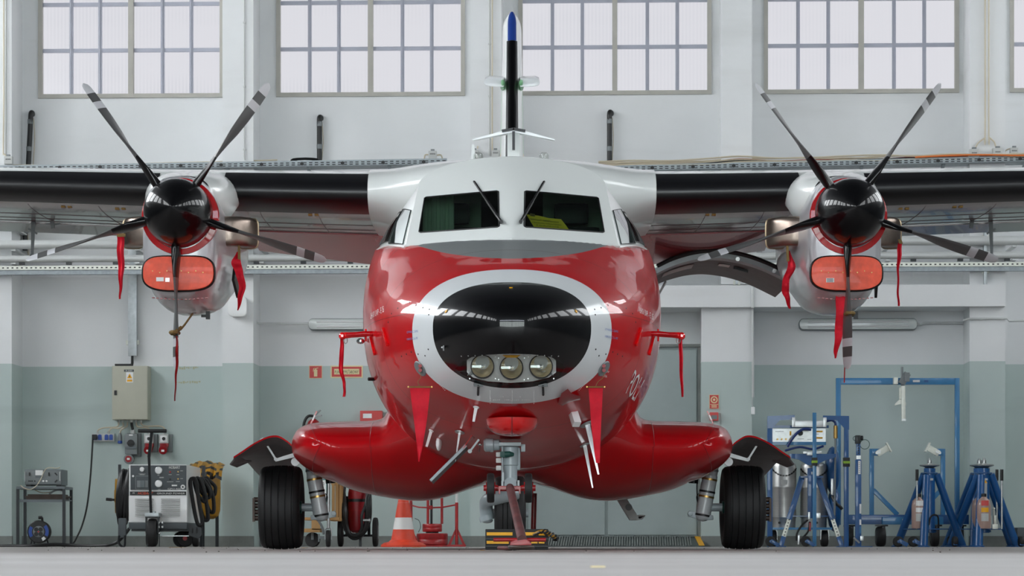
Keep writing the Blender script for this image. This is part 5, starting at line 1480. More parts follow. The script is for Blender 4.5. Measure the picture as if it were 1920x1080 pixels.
for y in (1009, 1023): mb = MB(); f.box(mb, 910, y, 1028, y + 2.5, -.012, 0); mb.build('rib', 'dark', t, smooth=0)
mb = MB(); pts = spline([f.p(1000, 1004, -.07), f.p(1010, 998, -.08), f.p(1022, 997, -.08), f.p(1030, 1002, -.05), f.p(1040, 1007, .0), f.p(1043, 1012, .02)], 6); mb.tube(pts, .012, 8); mb2 = MB()
t = root('rope', 'yellow and black rope draped over the corner of the chock board', 'rope', f.p(1025, 1012)); mb.build('strand', 'yellow_dk', t)
pts2 = [p + V((.012 * math.cos(i * 1.9), .012 * math.sin(i * 1.9), .010 * math.sin(i * 1.9 + 1))) for i, p in enumerate(pts)]
mb2.tube(pts2, .009, 6); mb2.build('dark_strand', 'dark', t)
f = Fr(24.5); t = root('prop_post', 'slanting red steel post standing behind the nose wheel', 'post', f.p(1000, 1029))
mb = MB(); mb.tube([f.p(1002, 925), f.p(999, 1027)], f.r(5), 14); mb.build('tube', 'red_dull', t)
mb = MB(); c = f.p(999, 1030); c.z = .0; mb.lathe([(.11, 0), (.11, .015), (.04, .03)], c, n=18); mb.build('foot', 'red_dull', t)

# ------------------------------------------------------------------ left bay: table, instrument, reel, cabinet, sockets
D = 35.4; f = Fr(D)
t = root('metal_table', 'narrow black steel table with a low shelf by the left wall', 'table', f.p(80, 1026)); g = .0
yb = .62
def leg(mb, x, dy): p = f.p(x, 914, dy); mb.box(p.x - .018, p.y - .018, 0, p.x + .018, p.y + .018, p.z)
for x, dy in ((33.5, 0), (120, 0), (31, yb), (119, yb)): mb = MB(); leg(mb, x, dy); mb.build('leg', 'dark_metal', t, smooth=0)
mb = MB(); f.box(mb, 31, 912, 122, 917, -.02, yb + .02); mb.build('tabletop', 'inst', t, bevel=.004)
mb = MB(); f.box(mb, 32, 936.5, 121, 938.5, 0, yb); f.box(mb, 32, 938.5, 121, 941.5, 0, .03); mb.build('shelf', 'inst', t, smooth=0)
for i, (x0, x1, y) in enumerate(((48, 118, 933), (46, 122, 929.5), (50, 116, 926.5))):
    mb = MB(); f.box(mb, x0, y, x1, y + 3.4, .06, .5); tag(mb.build('board_sheet', 'board_brown', bevel=.003), '%s flat brown board in the stack on the black table shelf' % ('lowest', 'middle', 'topmost')[i], 'board', 'boards on the table shelf')
mb = MB(); mb.tube(spline([f.p(90, 926, .1), f.p(100, 920, .08), f.p(110, 918.5, .1), f.p(118, 921, .15)], 4), .012, 6); tag(mb.build('folded_strap', 'plastic_mid'), 'gray strap curled on the boards under the tabletop', 'strap')
t = root('bench_instrument', 'gray electrical test instrument with white meter on the black table', 'instrument', f.p(80, 911.8))
mb = MB(); f.box(mb, 46, 880, 115, 909, .03, .5); mb.build('case', 'inst', t, bevel=.006)
mb = MB(); f.box(mb, 47.5, 881.5, 113.5, 907.5, .018, .03); mb.build('front_panel', 'plastic_mid', t, bevel=.003)
mb = MB(); f.box(mb, 66, 881.5, 80, 891, .010, .018); mb.build('meter', 'pale', t, smooth=0)
mb = MB(); f.box(mb, 66, 891.3, 80, 896, .012, .018); mb.build('meter_base', 'inst', t, smooth=0)
for x, y, an in ((55, 889, 1.57), (91.5, 889, 1.57), (105, 889, -.8), (105, 902, .8)):
    mb = MB(); c = f.p(x, y, .008); mb.bar(c + V((-.022 * math.cos(an), 0, -.022 * math.sin(an))), c + V((.022 * math.cos(an), 0, .022 * math.sin(an))), .014, .016, up=(0, 1, 0)); mb.build('selector_knob', 'dark', t)
for x in (81, 87): mb = MB(); c = f.p(x, 902, .018); mb.cyl(c, c + V((0, -.012, 0)), .013, 12); mb.build('terminal', 'pale', t)
mb = MB()
for x in (54, 57, 60, 65): c = f.p(x, 902, .018); mb.cyl(c, c + V((0, -.008, 0)), .009, 8)
mb.build('jacks', 'dark', t, kind='stuff')
for x in (47, 112.5): mb = MB(); mb.tube([f.p(x, 885, .02), f.p(x, 885, -.012), f.p(x, 902, -.012), f.p(x, 902, .02)], .006, 6); mb.build('handle', 'steel', t)
mb = MB(); f.box(mb, 47, 909, 56, 911.6, .06, .45); f.box(mb, 104, 909, 113, 911.6, .06, .45); mb.build('foot', 'dark', t, smooth=0)
mb = MB(); mb.tube(spline([f.p(110, 876, .1), f.p(105, 878, .02), f.p(92, 877, 0), f.p(84, 882, -.01), f.p(78, 896, -.02), f.p(70, 910, -.04), f.p(58, 918, -.04), f.p(46, 915, -.04), f.p(39, 910, -.02)], 6), .006, 6); tag(mb.build('test_lead', 'cable_b'), 'beige test lead looping over the gray instrument front', 'cable')
mb = MB(); mb.tube(spline([f.p(60, 918, .2), f.p(72, 923, .2), f.p(86, 923, .2), f.p(102, 918, .2)], 5), .005, 6); tag(mb.build('test_lead', 'strap'), 'brown lead sagging below the black tabletop', 'cable')
f = Fr(35.2); c = f.p(73, 997); t = root('cable_reel', 'black cable reel with blue labels standing under the table', 'cable reel', f.p(73, 1025))
R0 = f.r(21.5); mb = MB(); mb.lathe([(R0 * .5, -.02), (R0 * .93, -.02), (R0, -.01), (R0, .01), (R0 * .9, .02), (R0 * .7, .03), (R0 * .7, .10), (R0 * .95, .11), (R0 * .95, .13), (R0 * .2, .13)], c, (0, 1, 0), 40); mb.build('drum', 'dark', t)
mb = MB(); mb.lathe([(R0 * .5, 0), (R0 * .48, -.012), (R0 * .1, -.02)], c + V((0, -.02, 0)), (0, 1, 0), 24); mb.build('socket_face', 'plastic_mid', t)
for k_ in range(4):
    a = math.pi / 4 + k_ * math.pi / 2; p = c + V((R0 * .27 * math.cos(a), -.042, R0 * .27 * math.sin(a))); mb = MB(); mb.cyl(p, p + V((0, .01, 0)), R0 * .19, 14); mb.build('socket', 'dark', t)
mb = MB(); mb.cyl(c + V((0, -.048, 0)), c + V((0, -.03, 0)), R0 * .06, 10); mb.build('lamp', 'lamp_red', t)
for a0, a1, mm in ((2.55, 3.75, 'socket_blue'), (-.5, .75, 'socket_blue'), (-1.15, -.75, 'pale')):
    mb = MB(); q = [a0 + (a1 - a0) * i / 8 for i in range(9)]; mb.sheet([[c + V((R0 * r * math.cos(x), -.026, R0 * r * math.sin(x))) for x in q] for r in (.60, .88)], (0, .006, 0)); mb.build('label_band', mm, t, smooth=0)
mb = MB(); mb.tube([f.p(60, 1008, .05), f.p(56, 1024.5, .02), f.p(53, 1024.8, -.02)], .010, 8); mb.tube([f.p(86, 1008, .05), f.p(91, 1024, .02)], .010, 8); mb.tube([f.p(62, 1008, .1), f.p(60, 1024.5, .16)], .010, 8); mb.build('stand', 'dark_metal', t)
mb = MB(); mb.tube([f.p(78, 978, .06), f.p(77, 970, .06)], .016, 8); mb.tube([f.p(71, 970.5, .05), f.p(78, 970, .05)], .020, 8); mb.build('carry_grip', 'dark', t)
mb = MB(); mb.tube(spline([f.p(-40, 1024, -.1), f.p(0, 1023.6, -.1), f.p(60, 1023.6, -.25), f.p(110, 1021, -.2), f.p(150, 1023, -.2), f.p(200, 1023, -.3), f.p(225, 1018, -.4), f.p(238, 1006, -.35), f.p(247, 992, -.25)], 8), .022, 8)
tag(mb.build('power_cable', 'dark'), 'thick black cable running along the floor to the power cart', 'cable')
# cabinet on the wall
r = root('electrical_cabinet', 'beige electrical cabinet with yellow hazard sticker on the left wall', 'cabinet', ww(245, 787, 0))
mb = wmb(); wbox(mb, 210, 686, 277, 787, .0, .26); mb.build('body', 'cab', r, bevel=.005)
mb = wmb(); wbox(mb, 211, 687, 276, 786, .26, .275); mb.build('door', 'cab', r, bevel=.004)
mb = wmb(); wbox(mb, 214, 732, 219, 741, .275, .285); mb.build('lock', 'dark', r, bevel=.004)
mb = wmb(); wbox(mb, 232.5, 693, 251, 697, .275, .279); mb.build('name_plate', 'gpu_dark', r, smooth=0)
mb = wmb(); p0, p1 = wl(236, 696.4, .2805), wl(248, 693.8, .2805); mb.text('R-2001', lambda u, w: V((p0.x + (p1.x - p0.x) * u, -.2805, p0.z + (p1.z - p0.z) * w))); mb.build('plate_lettering', 'ink_white', r, smooth=0, weld=False, fixn=False)
mb = wmb(); wbox(mb, 236.5, 698, 249.5, 717, .275, .278); mb.build('sticker', 'pale', r, smooth=0)
mb = wmb(); mb.prism([wl(238, 709.5, .2785), wl(248, 709.5, .2785), wl(243, 700, .2785)], (0, .001, 0)); wbox(mb, 238, 711.5, 248, 715.5, .278, .2795); mb.build('hazard_triangle', 'yellow', r, smooth=0)
mb = wmb(); mb.prism([wl(243.6, 702.5, .281), wl(241.5, 706.3, .281), wl(243, 706.3, .281), wl(242.4, 709, .281), wl(244.6, 705, .281), wl(243.2, 705, .281)], (0, .001, 0)); mb.build('bolt_mark', 'ink', r, smooth=0)
for i, x in enumerate((223, 230, 239, 246.5, 255, 264)):
    a = wl(x, 787, .14); mb = wmb(); mb.cyl(a, a + V((0, 0, -.035)), .022 if i == 3 else .015, 12); mb.build('gland', 'plastic_gray', r)
mb = wmb(); wbox(mb, 215, 682, 246, 686, .05, .15); tag(mb.build('black_box', 'dark', bevel=.008), 'flat black case lying on top of the beige cabinet', 'case')
mb = wmb(); mb.tube([wl(248, 667, .1), wl(248, 680, .1), wl(247, 686, .1)], .018, 8); tag(mb.build('feed_cable', 'dark'), 'short black cable from the duct into the beige cabinet', 'cable')
# sockets
def cab_cable(pts, mm='cable_b', rad=.010, lbl='beige cable fanning out under the beige cabinet', nm='cable'):
    mb = wmb(); mb.tube(spline([wl(x, y, .10) for x, y in pts], 6), rad, 6); return mb.build(nm, mm)
def cee(x, y, w):
    r = root('red_socket_unit', 'gray switch box with red socket, %s of the pair right of the power switch' % ('left' if x < 290 else 'right'), 'socket', ww(x, y + 36, 0), 'red socket units')
    mb = wmb(); wbox(mb, x - 10, y, x + 15, y + 34, .0, .05); mb.build('back_plate', 'plastic_mid', r, bevel=.004)
    mb = wmb(); wbox(mb, x - 10, y, x + 7, y + 17, .05, .13); mb.build('switch_box', 'plastic_gray', r, bevel=.006)
    mb = wmb(); wbox(mb, x - 7.5, y + 3, x + 5, y + 14.5, .13, .134); mb.build('dial_plate', 'pale', r, smooth=0)
    mb = wmb(); a = wl(x - 1, y + 8.5, .134); mb.cyl(a, a + V((0, -.012, 0)), .022, 14); mb.box(a.x - .006, a.y - .03, a.z - .025, a.x + .006, a.y - .012, a.z + .02); mb.build('dial', 'dark', r)
    mb = wmb(); wbox(mb, x - 8, y + 17, x + 7, y + 24, .05, .12); a = wl(x - .5, y + 25, .1); mb.cyl(a, a + V((0, -.10, -.045)), .055, 18); mb.build('socket', 'socket_red', r, bevel=.003)
    mb = wmb(); b = a + V((0, -.101, -.046)); mb.box(b.x - .02, b.y - .004, b.z - .014, b.x + .02, b.y, b.z + .014); mb.build('socket_mark', 'pale', r, smooth=0)
    mb = wmb(); a = wl(x - 1, y, .09); mb.cyl(a, a + V((0, 0, .045)), .016, 10); mb.build('gland', 'plastic_gray', r)
    c = cab_cable([(255, 792), (257, 799), (262, 801), (275, 802), (281, 806), (x - 1, 809)] if x < 290 else [(264, 792), (267, 797), (276, 799), (300, 799), (308, 803), (x - 1, 809)], nm='lead'); c.parent = r; c.matrix_parent_inverse = r.matrix_world.inverted() if False else Matrix.Translation(-r.location)
    return r
cee(280, 814, .1); cee(308, 814, .1)
for i, x in enumerate((172, 193)):
    r = root('blue_socket_box', 'white box of two blue sockets, %s' % ('with a black plug in its left socket' if i == 0 else 'the right box, with both sockets free'), 'socket', ww(x + 10, 828, 0), 'blue socket boxes')
    mb = wmb(); wbox(mb, x, 813, x + 21, 827.5, .0, .07); mb.build('case', 'plastic_gray', r, bevel=.006)
    for dx in (3, 11.5):
        mb = wmb(); wbox(mb, x + dx, 815.5, x + dx + 6.8, 825, .07, .085); wbox(mb, x + dx + 1.4, 814.5, x + dx + 5.4, 816, .07, .09); mb.build('socket', 'socket_blue', r, bevel=.003)
    mb = wmb(); a = wl(x + 10.5, 813, .04); mb.cyl(a, a + V((0, 0, .03)), .014, 10); mb.build('gland', 'plastic_gray', r)
    c = cab_cable([(222, 792), (222, 798), (215, 801), (195, 802), (186, 805), (x + 10.5, 809)] if i == 0 else [(230, 792), (231, 799), (222, 803), (210, 803), (x + 10.5, 809)], nm='lead'); c.parent = r; c.matrix_parent_inverse = Matrix.Translation(-r.location)
r = root('plug_lead', 'black plug and lead dropping from the blue sockets to the floor', 'cable', ww(150, 1020, .1))
mb = wmb(); wbox(mb, 172, 814.5, 181, 824, .085, .14); mb.build('plug', 'dark', r, bevel=.01)
mb = MB(); mb.tube(spline([ww(174, 822, .13), ww(172.5, 850, .14), ww(169, 900, .16), ww(163, 950, .18), ww(154, 985, .2), ww(144, 1007, .25), ww(136, 1019, .3), ww(120, 1022, .6)], 7), .012, 8); mb.build('lead', 'dark', r)
r = root('hanging_connector', 'gray and blue connector hanging on a beige lead beside the blue sockets', 'connector', ww(225, 832, .05))
mb = wmb(); a = wl(225, 811, .08); mb.lathe([(.012, 0), (.02, -.02), (.028, -.05), (.03, -.11)], a, n=14); mb.build('body', 'plastic_mid', r)
mb = wmb(); mb.lathe([(.031, -.11), (.034, -.14), (.02, -.15)], a, n=14); mb.build('blue_end', 'socket_blue', r)
c = cab_cable([(239, 792), (238, 799), (230, 804), (226, 808), (225, 812)], nm='lead'); c.parent = r; c.matrix_parent_inverse = Matrix.Translation(-r.location)
r = root('power_switch', 'gray switch box with black rotary knob and red plug below the cabinet', 'switch', ww(248, 868, 0))
mb = wmb(); wbox(mb, 238, 812, 264, 856, .0, .06); mb.build('back_plate', 'plastic_mid', r, bevel=.006)
mb = wmb(); wbox(mb, 234, 813, 257, 852, .06, .17); mb.build('case', 'plastic_mid', r, bevel=.012)
mb = wmb(); wbox(mb, 235, 837, 256, 842, .17, .178); mb.build('flap', 'inst', r, bevel=.003)
mb = wmb(); a = wl(245.5, 831, .17); mb.cyl(a, a + V((0, -.02, 0)), .048, 20); mb.box(a.x - .048, a.y - .045, a.z - .010, a.x + .048, a.y - .02, a.z + .010); mb.build('knob', 'dark', r)
mb = wmb(); wbox(mb, 242, 814.5, 249, 817, .17, .172); mb.build('label_plate', 'pale', r, smooth=0)
mb = wmb(); a = wl(243.5, 861, .06); mb.lathe([(.064, 0), (.066, .10), (.045, .105)], a, (0, -1, 0), 24); mb.build('plug_collar', 'plastic_mid', r)
mb = wmb(); mb.cyl(a + V((0, -.09, 0)), a + V((0, -.115, 0)), .044, 20); mb.build('plug_face', 'socket_red', r)
mb = wmb(); mb.box(a.x - .018, a.y - .119, a.z - .013, a.x + .018, a.y - .115, a.z + .013); mb.build('plug_mark', 'pale', r, smooth=0)
mb = wmb(); a = wl(249, 813, .11); mb.cyl(a, a + V((0, 0, .045)), .03, 14); mb.build('gland', 'plastic_gray', r)
mb = wmb(); mb.tube([wl(246.5, 792, .11), wl(247, 798, .11), wl(249, 806, .11)], .017, 8); mb.build('feed', 'dark', r)
# faded writing on the paint
mb = wmb(); rr = random.Random(5)
for x0, y0, n_ in ((336, 688, 9), (330, 715, 11)):
    for i in range(n_):
        x = x0 + i * 4.2; wbox(mb, x, y0 + rr.uniform(-1, 1), x + rr.uniform(2, 4), y0 + rr.uniform(2, 5), 0, .001)
o = mb.build('faded_marking', mat('faded_yellow_paint', (176, 178, 150), .6), smooth=0); tag(o, 'faded yellow stencil traces on the wall behind the left blade tip', 'marking')
# ------------------------------------------------------------------ ground power cart
D = 33.6; f = Fr(D)
t = root('ground_power_cart', 'white and dark gray ground power cart with a black T handle', 'power cart', f.p(296, 1025))
bd = 1.45
mb = MB(); f.box(mb, 241.5, 871, 350.5, 980, .012, bd); mb.build('cabinet', 'pale', t, bevel=.008)
mb = MB(); f.box(mb, 241.5, 980, 350.5, 992, .0, bd); mb.build('base_band', 'gpu_dark', t, bevel=.004)
mb = MB(); f.box(mb, 244.5, 872.5, 349.5, 918.5, .0, .014); mb.build('control_panel', 'gpu_dark', t, bevel=.004)
mb = MB(); f.box(mb, 243.5, 921.5, 349, 928.5, -.004, .014); mb.build('name_strip', 'dark', t, smooth=0)
mb = MB(); f.box(mb, 241.5, 929.5, 350.5, 979, -.002, .014); mb.build('louvre_panel', 'pale', t, bevel=.003)
for x0, x1 in ((253.5, 287), (302, 337.5)):
    for i in range(9):
        y = 934.2 + i * 4.0; mb = MB(); a, b = f.p(x0, y), f.p(x1, y)
        mb.sheet([[V((a.x, D - .003, a.z)), V((b.x, D - .003, b.z))], [V((a.x, D - .022, a.z - .012)), V((b.x, D - .022, b.z - .012))], [V((a.x, D - .022, a.z - .016)), V((b.x, D - .022, b.z - .016))]], (0, .003, 0)); mb.build('louvre', 'plastic_gray', t, smooth=0)
def ftext(body, x0, y0, x1, y1, dy, mm, nm='lettering', lean=0):
    mb = MB(); mb.text(body, lambda u, w: f.p(x0 + (x1 - x0) * u + lean * w, y1 + (y0 - y1) * w, dy)); return mb.build(nm, mm, t, smooth=0, weld=False, fixn=False)
ftext('HOBART', 317, 873.8, 337.5, 879, -.002, 'ink_white')
ftext('GPU-400', 314.5, 915.2, 339, 918, -.002, 'ink_white')
ftext('HOBART', 258.5, 922.5, 286, 927.4, -.006, 'ink_orange', lean=1.5)
ftext('GROUND POWER', 294, 923.6, 346.5, 926.8, -.006, 'ink_white', lean=.6)
ftext('35', 248.5, 923, 252.5, 925.3, -.006, 'ink_white')
def disc(x, y, r, mm, nm, dy=0.0, h=.012, par=None):
    c = f.p(x, y, dy); mb = MB(); mb.lathe([(f.r(r), 0), (f.r(r), h * .8), (f.r(r) * .9, h)], c, (0, -1, 0), 20); return mb.build(nm, mm, par or t)
disc(266.5, 880, 4.4, 'pale', 'knob', h=.02); disc(249.8, 892.8, 2.1, 'pale', 'indicator')
for y in (882, 907): disc(297.5, y, 7, 'steel', 'gauge', h=.02); disc(297.5, y, 6, 'pale', 'gauge_face', dy=-.02, h=.004)
disc(343, 913, 4.2, 'pale', 'round_switch'); disc(343, 913, 1.8, 'dark', 'round_switch_button', dy=-.012, h=.01)
disc(319, 885, 1.8, 'red_dull', 'indicator'); disc(319, 898.8, 1.8, 'dark', 'indicator')
for x, y in ((334, 884.5), (334, 898)): disc(x, y, 1.3, 'brass', 'toggle', h=.02)
mb = MB(); f.box(mb, 254, 892, 281, 918 - .5, -.004, 0); mb.build('breaker_frame', 'plastic_mid', t, smooth=0)
mb = MB(); f.box(mb, 255, 893, 280, 916.5, -.007, -.003); mb.build('breaker_plate', 'gpu_dark', t, smooth=0)
mb = MB(); f.box(mb, 257, 901, 277.5, 914, -.012, -.006); mb.build('breaker', 'plastic_mid', t, bevel=.003)
mb = MB(); f.box(mb, 263.5, 901, 271.5, 914, -.03, -.012); mb.build('breaker_lever', 'inst', t, bevel=.003)
mb = MB(); f.box(mb, 322, 909, 332, 911.5, -.003, 0); mb.build('rating_plate', 'pale', t, smooth=0)
mb = MB()
for i, (x, y, w_) in enumerate(((260, 888.4, 13), (262, 889.6, 9), (299, 894.4, 8), (299, 895.6, 8), (316, 889.6, 6), (331, 889.6, 5), (313, 903, 12), (330, 902.6, 7), (338, 882.5, 5), (338, 897, 5), (295, 890.5, 4), (296, 917, 5))): f.box(mb, x, y, x + w_, y + .7, -.002, 0)
mb.build('fine_print', 'plastic_gray', t, smooth=0, kind='stuff')
# tow handle and front castor
mb = MB(); mb.tube([f.p(270.5, 811.5, -.55), f.p(323, 811.5, -.55)], .022, 12); mb.build('handle_grip', 'dark', t)
mb = MB(); mb.bar(f.p(296, 812, -.55), f.p(288.5, 859, -.45), .035, .03, up=(0, 1, 0)); mb.bar(f.p(288.5, 857, -.45), f.p(288.5, 968, -.25), .03, .03, up=(0, 1, 0)); mb.build('tow_handle', 'dark_metal', t)
mb = MB(); f.box(mb, 277, 962, 303, 969, -.28, .02); f.box(mb, 284, 959, 295, 963, -.24, -.12); mb.build('castor_plate', 'galv', t, bevel=.004)
mb = MB(); f.box(mb, 277, 968, 279.5, 1000, -.22, -.14); f.box(mb, 299.5, 968, 302, 1000, -.22, -.14); f.box(mb, 277, 968, 302, 971, -.24, -.1); f.box(mb, 277.5, 990, 279, 1025, -.1, -.08); f.box(mb, 300, 990, 301.5, 1025, -.1, -.08); mb.build('castor_fork', 'dark_metal', t, smooth=0)
def castor(x, y0, y1, wpx, dy, par, hubm='plastic_mid', nm='wheel'):
    c = f.p(x, (y0 + y1) / 2, dy); R = f.r((y1 - y0) / 2); c.z = R + .0015 if y1 > 1015 else c.z; w = f.r(wpx / 2); mb = MB()
    mb.lathe([(R * .5, -w), (R * .85, -w), (R * .97, -w * .7), (R, 0), (R * .97, w * .7), (R * .85, w), (R * .5, w)], c, (1, 0, 0), 28); wh = mb.build(nm, 'rubber', par)
    mb = MB(); mb.cyl(c + V((-w * 1.06, 0, 0)), c + V((w * 1.06, 0, 0)), R * .48, 18); mb.build('hub', hubm, wh); return wh
castor(289.5, 972, 1025, 17, -.18, t, 'dark_metal')
for x in (274, 304): disc(x + (2 if x < 290 else -1), 999.5, 1.8, 'chrome', 'axle_nut', dy=-.18)
for y in (980, 988): disc(305.5, y, 2, 'chrome', 'bolt', dy=-.03)
castor(275, 990, 1025, 10, .25, t); castor(363, 990, 1025, 12, .25, t)
for x, r_ in ((322, 15), (334, 16.5)):
    c = f.p(x, 1010, .9 if x < 330 else .75); c.z = f.r(r_); mb = MB(); mb.lathe([(f.r(r_) * .4, -.04), (f.r(r_) * .9, -.04), (f.r(r_), 0), (f.r(r_) * .9, .04), (f.r(r_) * .4, .04)], c, (0, 1, 0), 26); wh = mb.build('spare_wheel', 'rubber', t)
    if x > 330: mb = MB(); mb.cyl(c + V((0, -.05, 0)), c + V((0, -.03, 0)), f.r(4.3), 14); mb.build('hub', 'red_dull', wh)
mb = MB(); f.box(mb, 302, 1004, 352, 1005.5, .1, .12); mb.build('cross_rod', 'steel', t, smooth=0)
mb = MB(); f.box(mb, 244, 992, 350, 996, .1, bd); mb.build('chassis', 'dark_metal', t, smooth=0)
mb = MB(); mb.prism([f.p(352, 983, .1), f.p(376, 990, .1), f.p(376, 1003, .1), f.p(370, 1010, .1), f.p(352, 1004, .1)], (0, .04, 0)); mb.build('side_step', 'dark_metal', t, smooth=0)
for x in (358, 366): mb = MB(); f.box(mb, x, 990, x + 2.5, 1000, .092, .1); mb.build('step_slot', 'rubber', t, smooth=0)
# left cable drum with yellow flange, right hose hooks
c = f.pp(219, 930, .7)
mb = MB(); mb.lathe([(f.r(30), -.02), (f.r(33), -.02), (f.r(33), .02), (f.r(30), .02), (f.r(12), .03), (f.r(12), -.03)], c, (1, .12, 0), 36, caps=False); mb.build('reel_flange', 'yellow_dk', t)
for i in range(11):
    a = i / 10; x = 221.5 + 20 * a; mb = MB(); rr_ = (.30 if i % 2 else .27) + .03 * math.sin(i); cc = f.pp(x + 2.5, 928 + 3 * math.sin(i * 2), .5)
    mb.tube([cc + V((.015 * math.sin(q), .20 * math.cos(q), rr_ * math.sin(q) + .02 * math.sin(2 * q + i))) for q in [2 * math.pi * k / 20 for k in range(20)]], .019, 7, closed=True); mb.build('cable_turn', 'dark', t)
mb = MB(); mb.bar(f.pp(224.5, 871, .72), f.pp(224.5, 1003, .72), .035, .035); mb.build('reel_post', 'dark_metal', t, smooth=0)
mb = MB(); mb.tube([f.pp(222, 937, .6), f.pp(207, 937, .6)], .014, 8); mb.tube([f.pp(210, 937, .6), f.pp(199, 936, .6)], .020, 10); mb.build('reel_crank', 'dark', t)
mb = MB(); f.box(mb, 217, 971, 232, 1008, .2, .26); mb.build('side_tank', 'gpu_dark', t, bevel=.02)
mb = MB(); mb.tube(spline([f.p(219, 1004, .2), f.p(218, 1016, .2), f.p(223, 1024, .2), f.p(229, 1023, .2), f.p(230, 1004, .2)], 5), .014, 8); mb.build('guard_loop', 'dark_metal', t)
mb = MB(); f.box(mb, 370, 871, 376, 935, .5, .54); mb.build('hose_post', 'dark_metal', t, smooth=0)
rr = random.Random(11)
for i in range(6):
    x = 354 + i * 4.2 + rr.uniform(-2, 3); top = 894 + rr.uniform(-3, 7); bot = (984, 940, 975, 932, 960, 926)[i]
    mb = MB(); dy = .15 + .07 * i
    mb.tube(spline([f.p(x, top + 8, dy), f.p(x + 5, top, dy), f.p(x + 11, top + 6, dy), f.p(x + 16 + i, (top + bot) / 2, dy), f.p(x + 22, bot - 8, dy), f.p(x + 20, bot, dy), f.p(x + 13, bot - 4, dy), f.p(x + 6, (top + bot) / 2 + 8, dy)], 6, closed=True), .024, 8, closed=True); mb.build('hose_loop', 'dark', t)
# yellow drum with striped tarpaulin in the corner behind the cart
f = Fr(36.3); t = root('yellow_drum', 'big yellow drum in the corner behind the power cart', 'drum', f.p(400, 1025))
c = f.p(393, 1025); c.y = 36.0
mb = MB(); R = f.r(25); mb.lathe([(R * .5, .36), (R * .85, .40), (R * .97, .47), (R, .55), (R, .75), (R * 1.02, .76), (R, .78), (R, 1.02), (R * .9, 1.05)], V((c.x, c.y, 0)), n=36); mb.build('shell', 'yellow_dk', t)
mb = MB()
for a in (0, 2.1, 4.2): mb.bar((c.x + .13 * math.cos(a), c.y + .13 * math.sin(a), 0), (c.x + .13 * math.cos(a), c.y + .13 * math.sin(a), .43), .04)
mb.build('stand_legs', 'dark_metal', t)
mb = MB(); rows = []; rr = random.Random(4)
for i in range(9):
    u = i / 8; r = []
    for j in range(13):
        w = j / 12; x = 350 + 66 * w; base = 862 + 7 * abs(w - .45) ** 1.2 * 2; y = base + (u ** 1.6) * (40 - 10 * w) + 2.0 * math.sin(j * 1.7 + i * .8) + rr.uniform(-.7, .7)
        r.append(Fr(35.6).p(x, y, .45 - .5 * math.sin(u * 1.5) + .03 * math.sin(j * 2.3)))
    rows.append(r)
def tm(i, j): return 1 if (i in (1, 4, 6, 7) and (i * 5 + j * 3) % 7 > 1) else 0
ids = mb.grid(rows, mf=tm); o = mb.build('tarpaulin', ['yellow_dk', 'dark'], smooth=20)
tag(o, 'crumpled yellow and black striped tarpaulin over the yellow drum', 'tarpaulin')

# ------------------------------------------------------------------ signs and extinguishers behind the airplane
def sign(name, x0, y0, x1, y1, label, w=0.0):
    r = root(name, label, 'sign', ww((x0 + x1) / 2, y1, w))
    mb = wmb(); wbox(mb, x0, y0, x1, y1, w, w + .008); mb.build('board', 'sign_cream', r, smooth=0)
    mb = wmb(); k = .035 * (x1 - x0); wbox(mb, x0 + k, y0 + k, x1 - k, y1 - k, w + .008, w + .0095); mb.build('red_field', 'sign_red', r, smooth=0); return r
r = sign('extinguisher_sign', 579.5, 685.5, 604, 709.5, 'square red sign with a fire extinguisher symbol')
mb = wmb(); wbox(mb, 588.6, 693, 595, 706, .0095, .011); wbox(mb, 590.5, 690.5, 593, 693, .0095, .011); mb.prism([wl(590, 691, .0095), wl(597, 689, .0095), wl(597, 690.2, .0095), wl(591, 692.2, .0095)], (0, -.0015, 0)); mb.prism([wl(587.4, 691, .0095), wl(590.5, 689.8, .0095), wl(588.4, 692, .0095), wl(587.6, 697, .0095), wl(586.8, 697, .0095)], (0, -.0015, 0)); mb.build('symbol', 'sign_cream', r, smooth=0)
r = sign('fire_point_sign', 620, 685.5, 680, 708.5, 'wide red sign reading PUNKT P.POZAROWY')
mb = wmb(); wbox(mb, 626.5, 691.5, 673.5, 702, .0095, .011); mb.build('text_field', 'sign_cream', r, smooth=0)
mb = wmb(); a, b = wl(628, 700.5, .0115), wl(672, 692.3, .0115); mb.text('PUNKT P.PO\u017bAROWY', lambda u, w: V((a.x + (b.x - a.x) * u, -.0116, a.z + (b.z - a.z) * w))); mb.build('lettering', 'ink', r, smooth=0, weld=False, fixn=False)
r = sign('alarm_sign', 1330, 740, 1348, 766.5, 'small red alarm button sign beside the gray door', .64)
mb = wmb(); c = wl(1339, 749.5, .651)
for r0, r1 in ((.046, .032), (.016, 0)):
    mb.lathe([(r0, 0), (r0, .001), (max(r1, .0001), .001), (max(r1, .0001), 0)], c, (0, -1, 0), 24, caps=False)
mb.build('symbol', 'sign_cream', r, smooth=0)
mb = wmb(); wbox(mb, 1331.5, 758, 1346.5, 758.8, .6495, .651)
for y in (760, 762.6): wbox(mb, 1334, y, 1344, y + 1.3, .6495, .651)
mb.build('small_print', 'sign_cream', r, smooth=0)
r = root('alarm_call_point', 'red alarm call box with gray window under the alarm sign', 'alarm box', ww(1339, 789, .64))
mb = wmb(); wbox(mb, 1331, 773, 1347, 788.5, .64, .71); mb.build('box', 'sign_red', r, bevel=.006)
mb = wmb(); wbox(mb, 1333.5, 778.5, 1344.5, 786, .71, .713); mb.build('window', 'plastic_mid', r, smooth=0)
r = root('wall_extinguisher', 'red wall extinguisher with black hose showing above the left sponson', 'extinguisher', ww(588, 850, .1))
